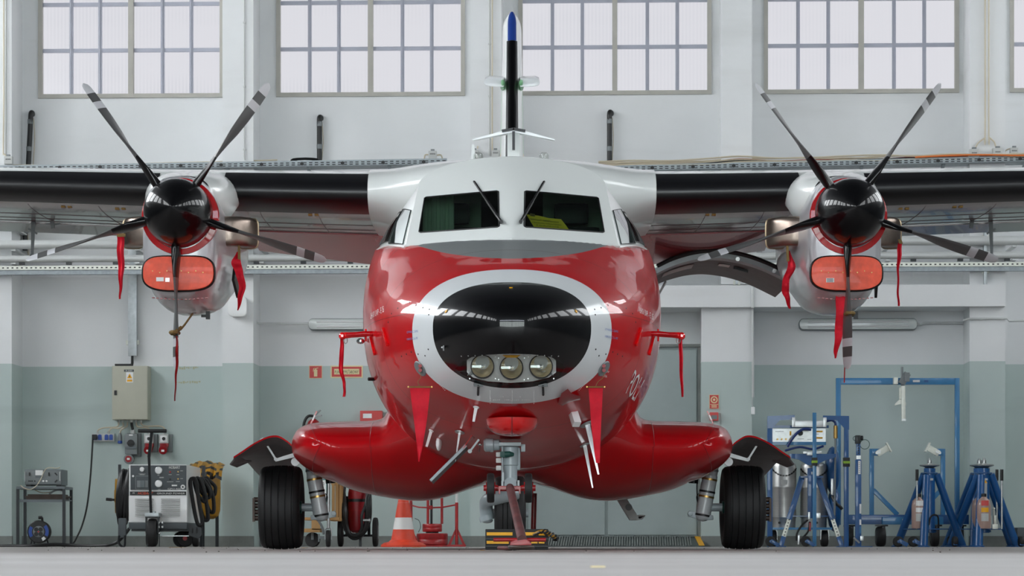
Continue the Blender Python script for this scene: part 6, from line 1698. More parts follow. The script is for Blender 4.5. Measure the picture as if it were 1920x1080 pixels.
mb = wmb(); a = wl(588, 850, .16); z1 = wl(588, 797, .16).z; mb.lathe([(.085, 0), (.09, .02), (.09, z1 - a.z), (.07, z1 - a.z + .05), (.03, z1 - a.z + .08)], a, n=22); mb.build('bottle', 'red_dull', r)
mb = wmb(); mb.bar(wl(587, 781, .16), wl(601, 769, .2), .025, .02); mb.bar(wl(587, 782, .16), wl(603, 779, .2), .022, .02); mb.cyl(wl(588, 787, .16), wl(588, 779, .16), .022, 12); mb.build('lever', 'steel', r)
mb = wmb(); mb.tube(spline([wl(587, 780, .18), wl(579, 780, .2), wl(573, 786, .2), wl(569, 800, .2), wl(568, 830, .2), wl(572, 846, .2)], 5), .018, 8); mb.build('hose', 'dark', r)
r = root('hydrant_box', 'red wall box with white label behind the left sponson', 'cabinet', ww(690, 800, 0))
mb = wmb(); wbox(mb, 675, 770, 716, 806, 0, .18); mb.build('body', 'sign_red', r, bevel=.004)
mb = wmb(); wbox(mb, 678, 773, 716, 806, .18, .19); mb.build('door', 'sign_red', r, bevel=.003)
mb = wmb(); wbox(mb, 680.5, 775.5, 697, 784, .19, .192); mb.build('label', 'pale', r, smooth=0)

# ------------------------------------------------------------------ trolley, board, wheeled extinguisher, cone, weight stand
f = Fr(32.5)
t = root('wooden_trolley', 'low wooden trolley with a plank crate behind the left main wheel', 'trolley', f.p(603, 1025))
for i in range(5): mb = MB(); f.box(mb, 566, 970, 636, 975, .02 + i * .16, .16 + i * .16); mb.build('plank', 'wood', t, bevel=.003)
mb = MB(); f.box(mb, 584, 975, 600, 994, .0, .06); mb.build('block', 'wood', t, bevel=.004)
mb = MB(); f.box(mb, 566, 991, 600, 998, .0, .5); mb.build('bottom_board', 'wood', t, bevel=.003)
for i in range(3):
    x = 621.5 + i * 6.3; mb = MB(); f.box(mb, x, 906 + (i % 2), x + 5.4, 973, .06 + .02 * i, .1 + .02 * i); mb.build('crate_slat', 'wood', t, bevel=.003)
mb = MB(); f.box(mb, 620, 903, 641, 909, .1, .5); f.box(mb, 619, 972, 640, 977, .05, .5); mb.build('crate_rail', 'wood', t, bevel=.003)
mb = MB(); f.box(mb, 630, 909, 641, 972, .16, .5); mb.build('crate_side', 'wood', t, smooth=0)
castor(582, 998, 1025, 9, .3, t); 
c = f.p(584, 1011, .2); c.z = f.r(14); mb = MB(); mb.lathe([(.035, -.03), (.085, -.03), (f.r(14), 0), (.085, .03), (.035, .03)], c, (.3, 1, 0), 24); wh = mb.build('castor_wheel', 'rubber', t)
mb = MB(); mb.bar(c + V((0, -.05, 0)), c + V((0, -.05, .12)), .03, .02); mb.build('castor_fork', 'plastic_mid', wh)
t = root('castor_stand', 'bright tube stand on a single castor between trolley and red extinguisher', 'stand', f.p(616, 1025))
mb = MB(); mb.tube([f.p(617, 893, -.1), f.p(617, 990, -.1)], f.r(2.9), 12); mb.tube([f.p(599, 897, -.05), f.p(617, 897, -.1)], .012, 8); mb.build('post', 'steel', t)
mb = MB(); mb.tube([f.p(611, 1012, -.1), f.p(611, 992, -.1), f.p(613, 990, -.1), f.p(620, 990, -.1), f.p(622, 992, -.1), f.p(622, 1012, -.1)], .010, 8); mb.build('fork', 'galv', t)
castor(616.5, 993, 1025, 8, -.1, t, 'dark_metal')
mb = MB(); mb.tube(spline([f.p(590, 969, -.15), f.p(599, 977, -.15), f.p(606, 990, -.12), f.p(608, 1002, -.1)], 5), .014, 8); f.box(mb, 597, 1001, 600, 1016, -.06, -.02); f.box(mb, 600, 1006, 611, 1010, -.06, -.02); mb.build('brace', 'plastic_mid', t)
t = root('poster_board', 'white and teal printed board leaning behind the left gear leg', 'board', f.p(604, 970))
mb = MB(); f.box(mb, 588, 896, 614, 968, .03, .05); mb.build('board', 'pale', t, smooth=0)
mb = MB(); f.box(mb, 611.5, 896, 614, 968, .026, .03); f.box(mb, 588, 897, 614, 900, .026, .03); mb.build('teal_edge', 'teal', t, smooth=0)
mb = MB(); f.box(mb, 594, 948, 609, 956, .024, .03); mb.build('maroon_field', 'maroon', t, smooth=0)
ftext('s to', 598, 903, 607.5, 909.5, .026, 'ink')
f = Fr(32.8); t = root('wheeled_extinguisher', 'large red wheeled extinguisher with coiled black hose under the left sponson', 'extinguisher', f.p(668, 1025))
c = f.p(669.5, 1000); mb = MB(); R = f.r(17.5); z0 = f.p(0, 999).z; z1 = f.p(0, 926).z; mb.lathe([(R * .5, 0), (R * .9, .03), (R, .08), (R, z1 - z0), (R * .9, z1 - z0 + .06), (R * .5, z1 - z0 + .12)], V((c.x, 32.85, z0)), n=32); mb.build('bottle', 'socket_red', t)
mb = MB(); mb.lathe([(R * 1.02, 0), (R * 1.02, f.r(5.5))], V((c.x, 32.85, f.p(0, 941).z)), n=32, caps=False); mb.build('black_band', 'dark', t)
mb = MB(); mb.lathe([(R * 1.005, 0), (R * 1.01, f.r(1.5))], V((c.x, 32.85, f.p(0, 958).z)), n=32, caps=False); mb.build('weld_seam', 'red_dull', t)
for i, (w_, b_) in enumerate(((26, 1008), (23, 1004), (20, 1002))):
    mb = MB(); dy = -.12 - .03 * i; mb.tube(spline([f.p(646 - i * 2, 905, .1), f.p(669 - w_, 950, dy), f.p(669 - w_ + 3, 985, dy), f.p(660, b_, dy), f.p(678, b_ - 3, dy), f.p(669 + w_ - 2, 980, dy), f.p(669 + w_, 940, dy), f.p(690 + i, 905, .1)], 7), .021, 8); mb.build('hose', 'dark', t)
mb = MB(); mb.tube(spline([f.p(694, 920, -.1), f.p(686, 950, -.2), f.p(680, 968, -.22), f.p(680, 990, -.2), f.p(672, 1004, -.16)], 6), .018, 8); mb.build('hose_tail', 'dark', t)
mb = MB(); mb.tube([f.p(678, 975.5, -.2), f.p(694, 975.5, -.2)], .016, 10); mb.cyl(f.p(693, 975.5, -.2), f.p(696, 975.5, -.2), .026, 10); mb.build('nozzle_valve', 'steel', t)
for x in (637.5, 703): castor(x, 970, 1026, 10, .12, t, 'plastic_mid')
mb = MB(); mb.tube([f.p(632, 1004, .12), f.p(708, 1004, .12)], .014, 8); mb.tube([f.p(691, 930, .1), f.p(691, 1004, .1)], .018, 8); mb.tube([f.p(649, 930, .1), f.p(649, 1004, .1)], .018, 8); f.box(mb, 673, 1000, 678, 1025, 0, .04); mb.build('carriage', 'dark_metal', t)
f = Fr(31.5); t = root('traffic_cone', 'orange traffic cone with white band standing under the fuselage', 'traffic cone', f.p(754.5, 1025))
c = f.p(754.5, 1025); c.z = 0
def cz(y): return f.p(0, y).z
def cr(y): return f.r(10 + (y - 937) * 13.0 / 74)
mb = MB(); ys = [1012, 992.5, 992.4, 970, 969.9, 942, 941.9, 920, 900, 890]
mb.lathe([(f.r(29), cz(1017)), (f.r(25), cz(1013))] + [(cr(y), cz(y)) for y in ys], V((c.x, 31.8, 0)), n=36, mf=[0, 0, 0, 0, 1, 0, 0, 1, 0, 0, 0]); mb.build('cone_body', ['cone', 'cone_w'], t)
mb = MB(); w = f.r(37); mb.lathe([(w * 1.15, .004), (w * 1.15, cz(1022)), (w * 1.0, cz(1018)), (w * .8, cz(1016))], V((c.x, 31.8, 0)), n=8); mb.build('cone_base', 'cone', t)
f = Fr(34.0); t = root('weight_stand', 'dark red steel stand carrying round weights beneath the fuselage', 'weight stand', f.p(810, 1025))
c = f.p(809.5, 1025); y0 = 34.2
for (r0, ya, yb_), lb in (((29.5, 1022, 1000), 'big'), ((18.5, 997, 982), 'small')):
    mb = MB(); R = f.r(r0); za, zb_ = f.p(0, ya).z, f.p(0, yb_).z; h = zb_ - za
    mb.lathe([(R * .95, 0), (R, .01), (R, h * .45), (R * .985, h * .48), (R, h * .51), (R, h - .01), (R * .95, h)], V((c.x, y0, za)), n=36); mb.build('round_weight', 'red_dull', t)
mb = MB(); mb.lathe([(f.r(12), 0), (f.r(12), .03)], V((c.x, y0, f.p(0, 999.5).z)), n=18); mb.build('spacer', 'dark', t)
mb = MB(); mb.tube([V((c.x - f.r(1.5), y0, f.p(0, 982).z)), V((c.x - f.r(1.5), y0, f.p(0, 930).z))], .015, 8); mb.build('spindle', 'dark_metal', t)
for x in (800.5, 827): mb = MB(); mb.tube([f.p(x, 982, .4), f.p(x, 925, .4)], f.r(2.6), 10); mb.build('upright', 'red_dull', t)
for x, sx in ((770, -1), (856, 1)):
    mb = MB(); mb.tube([f.p(x, 1023, .1), f.p(x, 942, .1)], f.r(3), 12); mb.build('post', 'red_dull', t)
    mb = MB(); mb.tube([f.p(x, 942, .1), f.p(x, 925, .1)], f.r(2.6), 12); mb.build('post_top', 'cone_w' if sx > 0 else 'red_dull', t)
    mb = MB(); mb.prism([f.p(x - 3, 992, .08), f.p(x - 16, 1021, .08), f.p(x - 11, 1021, .08), f.p(x - 3, 1002, .08)], (0, .02, 0)); mb.prism([f.p(x + 3, 992, .08), f.p(x + 16, 1021, .08), f.p(x + 11, 1021, .08), f.p(x + 3, 1002, .08)], (0, .02, 0)); f.box(mb, x - 17, 1021, x + 17, 1025, -.1, .3); mb.build('foot_gusset', 'red_dull', t, smooth=0)
mb = MB(); mb.tube([f.p(770, 947, .1), f.p(785, 951, .05), f.p(809, 952, .0), f.p(830, 951, .05), f.p(856, 946, .1)], f.r(1.4), 8); mb.cyl(f.p(808, 948, .0), f.p(808, 955, .0), .025, 10); mb.build('tie_rod', 'red_dull', t)
f.box(mb := MB(), 780, 1022, 840, 1025, .0, .5); mb.build('base_plate', 'red_dull', t, smooth=0)
mb = MB(); mb.tube(spline([f.p(777, 972, .1), f.p(785, 976, .1), f.p(788, 988, .1), f.p(784, 998, .1)], 5), .004, 5); mb.build('safety_wire', 'dark', t)
# ribbed ramp in front of the door
f = Fr(36.0); t = root('door_ramp', 'ribbed gray ramp before the gray door with yellow tape at its right end', 'ramp', f.p(1150, 1025))
za, zb_ = .012, f.p(0, 1007).z; x0, x1 = f.p(1000, 0).x, f.p(1317, 0).x; ya, yb_ = 35.6, 36.5
mb = MB(); mb.prism([(x0, ya, 0), (x0, yb_ - .03, 0), (x0, yb_ - .03, zb_), (x0, ya, za)], (x1 - x0, 0, 0)); mb.build('slab', 'ramp', t, smooth=0)
mb = MB(); n_ = 62
for i in range(n_):
    x = x0 + .02 + (x1 - x0 - .16) * i / n_; mb.bar((x, ya, za + .005), (x + .04, yb_ - .03, zb_ + .005), .016, .012)
mb.build('ribs', 'base', t, smooth=0, kind='stuff', weld=False)
mb = MB(); mb.prism([(x1 - .07, ya - .004, za + .004), (x1 - .07, yb_ - .03, zb_ + .006), (x1, yb_ - .03, zb_ + .006), (x1, ya - .004, za + .004)], (0, 0, .006)); mb.build('yellow_tape', 'yellow', t, smooth=0)

# ------------------------------------------------------------------ right bay: blue ground equipment
f = Fr(35.6); t = root('engine_stand', 'large blue portal frame on castors with a pale clamp on its top beam', 'stand', f.p(1690, 1025))
dd = .07
mb = MB(); f.box(mb, 1582.1, 706, 1797.9, 718.5, .302, .298 + dd); mb.build('top_beam', 'blue_lt', t, bevel=.006)
for x0, x1 in ((1573, 1582), (1798, 1806.5)): mb = MB(); f.box(mb, x0, 706, x1, 984, .3, .3 + dd); mb.build('upright', 'blue_lt', t, bevel=.006)
mb = MB(); f.box(mb, 1592, 965, 1818, 983, .05, .16); mb.build('base_beam', 'blue', t, bevel=.006)
mb = MB(); f.box(mb, 1654, 969, 1768, 983.5, -.04, .05); mb.build('base_sleeve', 'blue_lt', t, bevel=.006)
mb = MB(); f.box(mb, 1691, 973, 1706, 979, -.044, -.04); mb.build('label', 'pale', t, smooth=0)
for sx, x in ((1, 1636), (-1, 1770)):
    mb = MB(); f.box(mb, x - 4, 841, x + 4, 966, .06, .13); mb.build('side_post', 'blue_lt', t, bevel=.005)
    mb = MB(); mb.bar(f.p(x + sx * 3, 918, .1), f.p(x + sx * 49, 965, .1), .055, .05, up=(0, 1, 0)); mb.build('brace', 'blue_lt', t, bevel=.004)
    mb = MB(); f.box(mb, min(x, x + sx * 15), 841, max(x, x + sx * 15), 854, .05, .14); mb.build('post_head', 'blue_lt', t, bevel=.004)
    mb = MB(); mb.bar(f.p(x + sx * 9, 851, .02), f.p(x + sx * 30, 839, .02), .08, .03, up=(0, 1, 0)); mb.build('pad_arm', 'zinc', t, bevel=.004)
    mb = MB(); mb.bar(f.p(x + sx * 26, 830, .02), f.p(x + sx * 35, 847, .02), .02, .12, up=(0, 1, 0)); mb.build('pad', 'zinc', t, bevel=.004)
    for q in (8, 13): p = f.p(x + sx * q, 849 - (q - 8) * .4, .0); mb = MB(); mb.cyl(p, p + V((0, .03, 0)), .02, 12); mb.build('bolt', 'steel', t)
fc = f
for x, dy in ((1652, -.1), (1753, -.1), (1600, .3), (1808, .3)):
    castor(x - 3, 988, 1026, 17 if x in (1652,) else 14, dy, t, 'dark_metal', 'castor_wheel')
    mb = MB(); f.box(mb, x - 12, 984, x + 10, 987, dy - .06, dy + .08); f.box(mb, x - 1, 987, x + 5, 1006, dy - .06, dy + .06); mb.build('castor_bracket', 'dark_metal', t, bevel=.003)
mb = MB(); f.box(mb, 1680, 706, 1688, 718.5, .2, .3); mb.build('clamp_plate', 'zinc', t, bevel=.004)
mb = MB(); mb.tube([f.p(1696, 722, .22), f.p(1696, 686, .22)], .016, 10); mb.bar(f.p(1694, 718, .2), f.p(1706, 698, .2), .09, .05, up=(0, 1, 0)); f.box(mb, 1700, 697, 1709, 714, .15, .2); mb.build('clamp_head', 'plastic_mid', t, bevel=.004)
mb = MB(); f.box(mb, 1690.5, 725, 1694.5, 747, .2, .25); mb.bar(f.p(1697.5, 722, .2), f.p(1698, 788, .2), .05, .04, up=(0, 1, 0)); mb.prism([f.p(1691, 747, .2), f.p(1682, 756, .2), f.p(1682, 759, .2), f.p(1694, 756, .2), f.p(1703, 759, .2), f.p(1703, 753, .2)], (0, .02, 0)); mb.build('hanging_arm', 'zinc', t, bevel=.003)
for x in (1696, 1700): p = f.p(x, 786, .17); mb = MB(); mb.cyl(p, p + V((0, .03, 0)), .016, 10); mb.build('pin', 'steel', t)
for x0, x1 in ((1718, 1731), (1739, 1747)): mb = MB(); f.box(mb, x0, 710, x1, 714, .296, .3); mb.build('label', 'pale' if x0 < 1720 else 'blue', t, smooth=0)
# nitrogen cart
f = Fr(34.7); t = root('gas_bottle_cart', 'blue cart frame holding two steel gas cylinders under a gauge panel', 'cart', f.p(1515, 1025))
for x0, x1, yt in ((1439, 1448.5, 781), (1583, 1591.5, 781)):
    mb = MB(); f.box(mb, x0, yt, x1, 1027, .0, .06); mb.build('upright', 'blue', t, bevel=.005)
mb = MB(); mb.prism([f.p(1439, 780, 0), f.p(1490, 778, 0), f.p(1490, 787, 0), f.p(1462, 788, 0), f.p(1448, 803, 0), f.p(1439, 803, 0)], (0, -.006, 0)); mb.build('left_bracket', 'blue', t, smooth=0)
mb = MB(); mb.prism([f.p(1592, 780, 0), f.p(1543, 779, 0), f.p(1543, 787, 0), f.p(1569, 788, 0), f.p(1583, 803, 0), f.p(1592, 806, 0)], (0, -.006, 0)); mb.build('right_bracket', 'blue', t, smooth=0)
mb = MB(); f.box(mb, 1485, 789, 1549, 801, -.03, .0); f.box(mb, 1484, 783, 1490, 801, -.05, .0); f.box(mb, 1543, 783, 1549, 801, -.05, .0); mb.build('crossbar', 'steel', t, bevel=.004)
mb = MB(); f.box(mb, 1447, 797, 1555, 802, .06, .12); mb.build('rear_bar', 'blue', t, smooth=0)
mb = MB(); f.box(mb, 1449, 803, 1550, 829, .1, .14); mb.build('gauge_panel', 'steel', t, smooth=0)
mb = MB(); f.box(mb, 1449, 828, 1550, 834, .06, .16); mb.build('panel_sill', 'blue_lt', t, smooth=0)
for x, y in ((1459, 823), (1467, 823), (1475, 823), (1483, 823)): p = f.p(x, y, .1); mb = MB(); mb.cyl(p, p + V((0, -.03, 0)), .012, 10); mb.build('brass_knob', 'brass', t)
p = f.p(1502, 812, .1); mb = MB(); mb.cyl(p, p + V((0, -.06, 0)), .03, 14); mb.build('valve_knob', 'dark', t)
for x, y in ((1482, 808), (1530, 807), (1530, 819)): mb = MB(); f.box(mb, x, y, x + (3 if x < 1500 else 14), y + (8 if x < 1500 else 3), .09, .1); mb.build('yellow_tag', 'yellow', t, smooth=0)
mb = MB()
for x, y, w_ in ((1455, 808, 16), (1497, 822, 12), (1527, 813, 10), (1515, 823, 8)): f.box(mb, x, y, x + w_, y + .8, .098, .1)
mb.build('panel_print', 'ink', t, smooth=0, kind='stuff')
for x, y0_, R in ((1474, 868, 24), (1531, 870, 26)):
    c = f.p(x, 989, .32); z1 = f.p(0, y0_).z; R = f.r(R); mb = MB(); h = z1 - c.z
    mb.lathe([(R * .92, 0), (R * .95, .12), (R, .13), (R, h * .62), (R * 1.006, h * .625), (R * 1.006, h * .64), (R, h * .645), (R, h - .04), (R * .93, h), (R * .6, h + .03), (R * .25, h + .04)], c, n=40); bt = mb.build('gas_cylinder', 'cyl', t)
    mb = MB(); a = c + V((0, 0, h + .04)); mb.cyl(a, a + V((0, 0, .07)), .03, 12); mb.tube([a + V((-.07, 0, .05)), a + V((.07, 0, .05))], .014, 8); mb.build('valve', 'dark_metal', bt)
    mb = MB(); q = [-2.2 + .1 * i for i in range(9)]; mb.sheet([[c + V((R * 1.004 * math.cos(a_), R * 1.004 * math.sin(a_), h * .62 + dz)) for a_ in [-1.9 + .06 * i for i in range(10)]] for dz in (.04, .10)], (0, -.002, 0)); mb.build('label', 'plastic_gray', bt, smooth=0)
    for dx in (-10, 3): p = f.p(x + dx, 980, .32 - R - .002 if abs(dx) < 4 else .32 - R * .88); mb = MB(); mb.cyl(p + V((0, -.004, 0)), p + V((0, .02, 0)), .016, 10); mb.build('base_hole', 'dark', bt)
    mb = MB(); pts = [c + V((R * 1.03 * math.cos(a_), R * 1.03 * math.sin(a_), h * .93 - .10 * math.sin((a_ + 2.8) / 2.4 * math.pi))) for a_ in [-2.8 + 2.4 * i / 22 for i in range(23)]]
    for i in range(0, 22): mb.bar(pts[i], pts[i].lerp(pts[i + 1], .75), .016, .008 if i % 2 else .018)
    mb.build('chain', 'dark', t, kind='stuff')
mb = MB(); f.box(mb, 1449, 989, 1560, 993, .0, .62); mb.build('platform', 'blue_lt', t, smooth=0)
mb = MB(); mb.prism([f.p(1480, 851, -.02), f.p(1567, 851, -.02), f.p(1567, 857, -.02), f.p(1548, 863, -.02), f.p(1530, 872, -.02), f.p(1515, 872, -.02), f.p(1498, 862, -.02), f.p(1480, 858, -.02)], (0, .06, 0)); mb.build('retaining_yoke', 'blue', t, smooth=0)
mb = MB(); f.box(mb, 1505, 846, 1540, 851, -.03, .03); f.box(mb, 1512, 847, 1525, 854, -.05, -.02); mb.build('yoke_clamp', 'steel', t, bevel=.004)
for i, (a0, b0) in enumerate((((1478, 834), (1506, 806)), ((1502, 806), (1522, 805)))):
    pass
mb = MB(); mb.tube(spline([f.p(1476, 838, -.03), f.p(1484, 824, -.05), f.p(1494, 812, -.06), f.p(1506, 805, -.06), f.p(1520, 806, -.05)], 6), .017, 8); mb.tube(spline([f.p(1549, 790, .02), f.p(1560, 788, .02), f.p(1566, 792, .02), f.p(1567, 798, .02)], 5), .014, 8); mb.tube(spline([f.p(1472, 845, -.02), f.p(1500, 838, .05), f.p(1525, 842, .05), f.p(1545, 836, .05)], 5), .014, 8); mb.build('blue_hose', mat('dark_blue_hose', (20, 48, 110), .5), t)
mb = MB(); mb.tube([f.p(1567, 798, .02), f.p(1567, 822, .02)], .026, 10); mb.build('coupling', 'brass', t)
mb = MB(); mb.tube([f.p(1567, 822, .02), f.p(1565, 980, .02)], .012, 8); mb.build('hose_pipe', 'plastic_mid', t)
for x in (1452, 1549):
    castor(x, 994, 1026, 13, .2, t, 'dark_metal', 'castor_wheel'); mb = MB(); f.box(mb, x - 8, 993, x - 6, 1012, .16, .24); f.box(mb, x + 6, 993, x + 8, 1012, .16, .24); f.box(mb, x - 9, 991, x + 9, 994, .14, .26); mb.build('castor_fork', 'steel', t, smooth=0)
mb = MB(); f.box(mb, 1581.5, 858, 1593.5, 875, -.01, .07); mb.build('strap', 'dark', t, bevel=.004)
mb = MB(); f.box(mb, 1581.2, 864.5, 1593.8, 869, -.013, .073); mb.build('strap_stripe', 'green', t, smooth=0)
mb = MB(); f.box(mb, 1559, 897, 1564, 928, .05, .1); mb.build('gauge_block', 'steel', t, bevel=.004)
mb = MB(); mb.ball(f.p(1567, 880, .35), (.10, .2, .3), 16); mb.ball(f.p(1570, 955, .35), (.09, .2, .28), 16); mb.build('rear_tank', 'blue', t)
mb = MB(); mb.tube(spline([f.p(1562, 930, .1), f.p(1568, 943, .05), f.p(1576, 950, .05), f.p(1580, 955, .05)], 5), .02, 8); mb.build('lower_hose', 'dark', t)
# narrow tripod jack standing before the gas cart
f = Fr(33.6); t = root('narrow_tripod_jack', 'narrow blue tripod jack with a tall light blue bar before the gas cart', 'jack', f.p(1520, 1027))
mb = MB(); f.box(mb, 1520.5, 775, 1527.5, 1024, -.2, -.17); mb.build('tall_bar', 'blue_lt', t, bevel=.003)
mb = MB(); f.box(mb, 1513.5, 878, 1527, 972, -.1, .0); mb.build('column', 'blue', t, bevel=.006)
for x0, x1, x2 in ((1504, 1463, 1), (1533, 1577, -1)):
    mb = MB(); mb.bar(f.p(x0, 894, 0), f.p(x0 + (x1 - x0) * .62, 974, -.05), .066, .05, up=(0, 1, 0)); mb.build('leg', 'blue', t, bevel=.004)
    mb = MB(); a, b = f.p(x0 + (x1 - x0) * .60, 972, -.05), f.p(x0 + (x1 - x0) * .86, 1006, -.06); mb.bar(a, b, .05, .035, up=(0, 1, 0)); lg = mb.build('leg_extension', 'zinc', t, bevel=.003)
    mb = MB()
    for i in range(6): p = a.lerp(b, (i + .5) / 6) + V((0, -.02, 0)); mb.cyl(p, p + V((0, .004, 0)), .008, 8)
    mb.build('holes', 'dark', lg, kind='stuff')
    mb = MB(); mb.bar(b, f.p(x1, 1024, -.07), .055, .045, up=(0, 1, 0)); f.box(mb, x1 - 9, 1024, x1 + 9, 1026, -.14, .02); mb.build('foot', 'blue', t, bevel=.003)
mb = MB(); f.box(mb, 1500, 893, 1542, 896, -.08, .04); f.box(mb, 1479, 967, 1566, 968.5, -.06, -.03); mb.build('crown_plate', 'blue', t, smooth=0)
for x, y in ((1441, 1012), (1507, 1012)):
    castor(x, 1002, 1022, 8, -.22, t, 'steel', 'tow_wheel') if False else None
    c = f.p(x, 1012, -.25); c.z = f.r(10.5); mb = MB(); mb.lathe([(.02, -.02), (.06, -.02), (f.r(10), 0), (.06, .02), (.02, .02)], c, (.25, 1, 0), 20); mb.build('tow_wheel', 'rubber', t)
    mb = MB(); mb.bar(c + V((0, -.03, .01)), c + V((.10, -.03, -.05)), .045, .02, up=(0, 1, 0)); mb.cyl(c + V((0, -.045, 0)), c + V((0, -.03, 0)), .018, 10); mb.build('wheel_bracket', 'blue', t, bevel=.003)
mb = MB(); f.box(mb, 1519, 859, 1529, 874, -.22, -.15); mb.build('strap', 'dark', t, bevel=.003)
mb = MB(); f.box(mb, 1518.8, 864.5, 1529.2, 869, -.223, -.147); mb.build('strap_stripe', 'green', t, smooth=0)
mb = MB(); mb.tube(spline([f.p(1513, 975, -.1), f.p(1502, 985, -.1), f.p(1493, 1000, -.1), f.p(1492, 1014, -.1)], 5), .012, 8); mb.tube(spline([f.p(1516, 978, -.12), f.p(1514, 995, -.1), f.p(1505, 1007, -.1), f.p(1497, 1016, -.1)], 5), .012, 8); mb.build('hydraulic_hose', 'dark', t)
mb = MB(); f.box(mb, 1513, 960, 1517, 974, -.14, -.1); f.box(mb, 1529, 962, 1537, 972, -.1, -.04); f.box(mb, 1494, 1003, 1498, 1021, -.12, -.08); mb.build('pump_valve', 'steel', t, bevel=.004)
mb = MB(); f.box(mb, 1515, 980, 1518.5, 996, -.13, -.1); mb.build('red_grip', 'red_dull', t, bevel=.004)
mb = MB(); f.box(mb, 1519.5, 885, 1523, 890, -.104, -.1); mb.build('label', 'pale', t, smooth=0)
# adjustable post
f = Fr(34.3); t = root('adjustable_post', 'slim blue adjustable support post with punched holes', 'post', f.p(1610, 1027))
mb = MB(); f.box(mb, 1604.5, 862, 1615, 1024, .0, .07); mb.build('outer_tube', 'blue', t, bevel=.004)
mb = MB(); f.box(mb, 1606, 822, 1613.5, 862, .01, .06); ib = mb.build('inner_tube', 'blue', t, bevel=.003)
mb = MB(); f.box(mb, 1605.5, 854, 1614, 861, .005, .065); mb.build('collar', 'steel', t, smooth=0)
mb = MB()
for i in range(5): p = f.p(1609.7, 835 + i * 5, .01); mb.cyl(p + V((0, -.003, 0)), p, .008, 8)
mb.build('holes', 'dark', ib, kind='stuff')
mb = MB(); f.box(mb, 1604, 816, 1614, 832, -.01, .08); mb.cyl(f.p(1614, 821, .03), f.p(1619, 821, .03), .03, 12); mb.build('head', 'dark_metal', t, bevel=.012)
mb = MB(); mb.tube([f.p(1622 + 9 * math.cos(a * .4), 833 + 9 * math.sin(a * .4), .03) for a in range(16)], .004, 5, closed=True); mb.tube([f.p(1604 + 4 * math.cos(a * .5), 822 + 4 * math.sin(a * .5), .03) for a in range(13)], .004, 5); mb.build('safety_wire', 'cap_green', t)
for x0, y0_, x1, y1_, mm in ((1609, 864, 1613.5, 889, 'pale'), (1611.5, 945, 1614.8, 963, 'pale'), (1611.5, 974, 1614.8, 984, 'pale'), (1611.5, 987, 1614.8, 1000, 'blue_lt')): mb = MB(); f.box(mb, x0, y0_, x1, y1_, -.003, 0); mb.build('label', mm, t, smooth=0)
mb = MB()
for i in range(6): f.box(mb, 1610.5, 867 + i * 3.6, 1611.8, 868.3 + i * 3.6, -.0045, -.003)
mb.build('label_marks', 'ink', t, smooth=0, kind='stuff')
mb = MB(); f.box(mb, 1592, 1024, 1634, 1026.5, -.1, .2); mb.build('base_plate', 'blue', t, smooth=0)
mb = MB(); mb.bar(f.p(1600, 1008, -.05), f.p(1610, 1018, -.08), .02, .02); f.box(mb, 1612, 1005, 1618, 1014, -.06, 0); mb.build('release_pin', 'steel', t, bevel=.003)
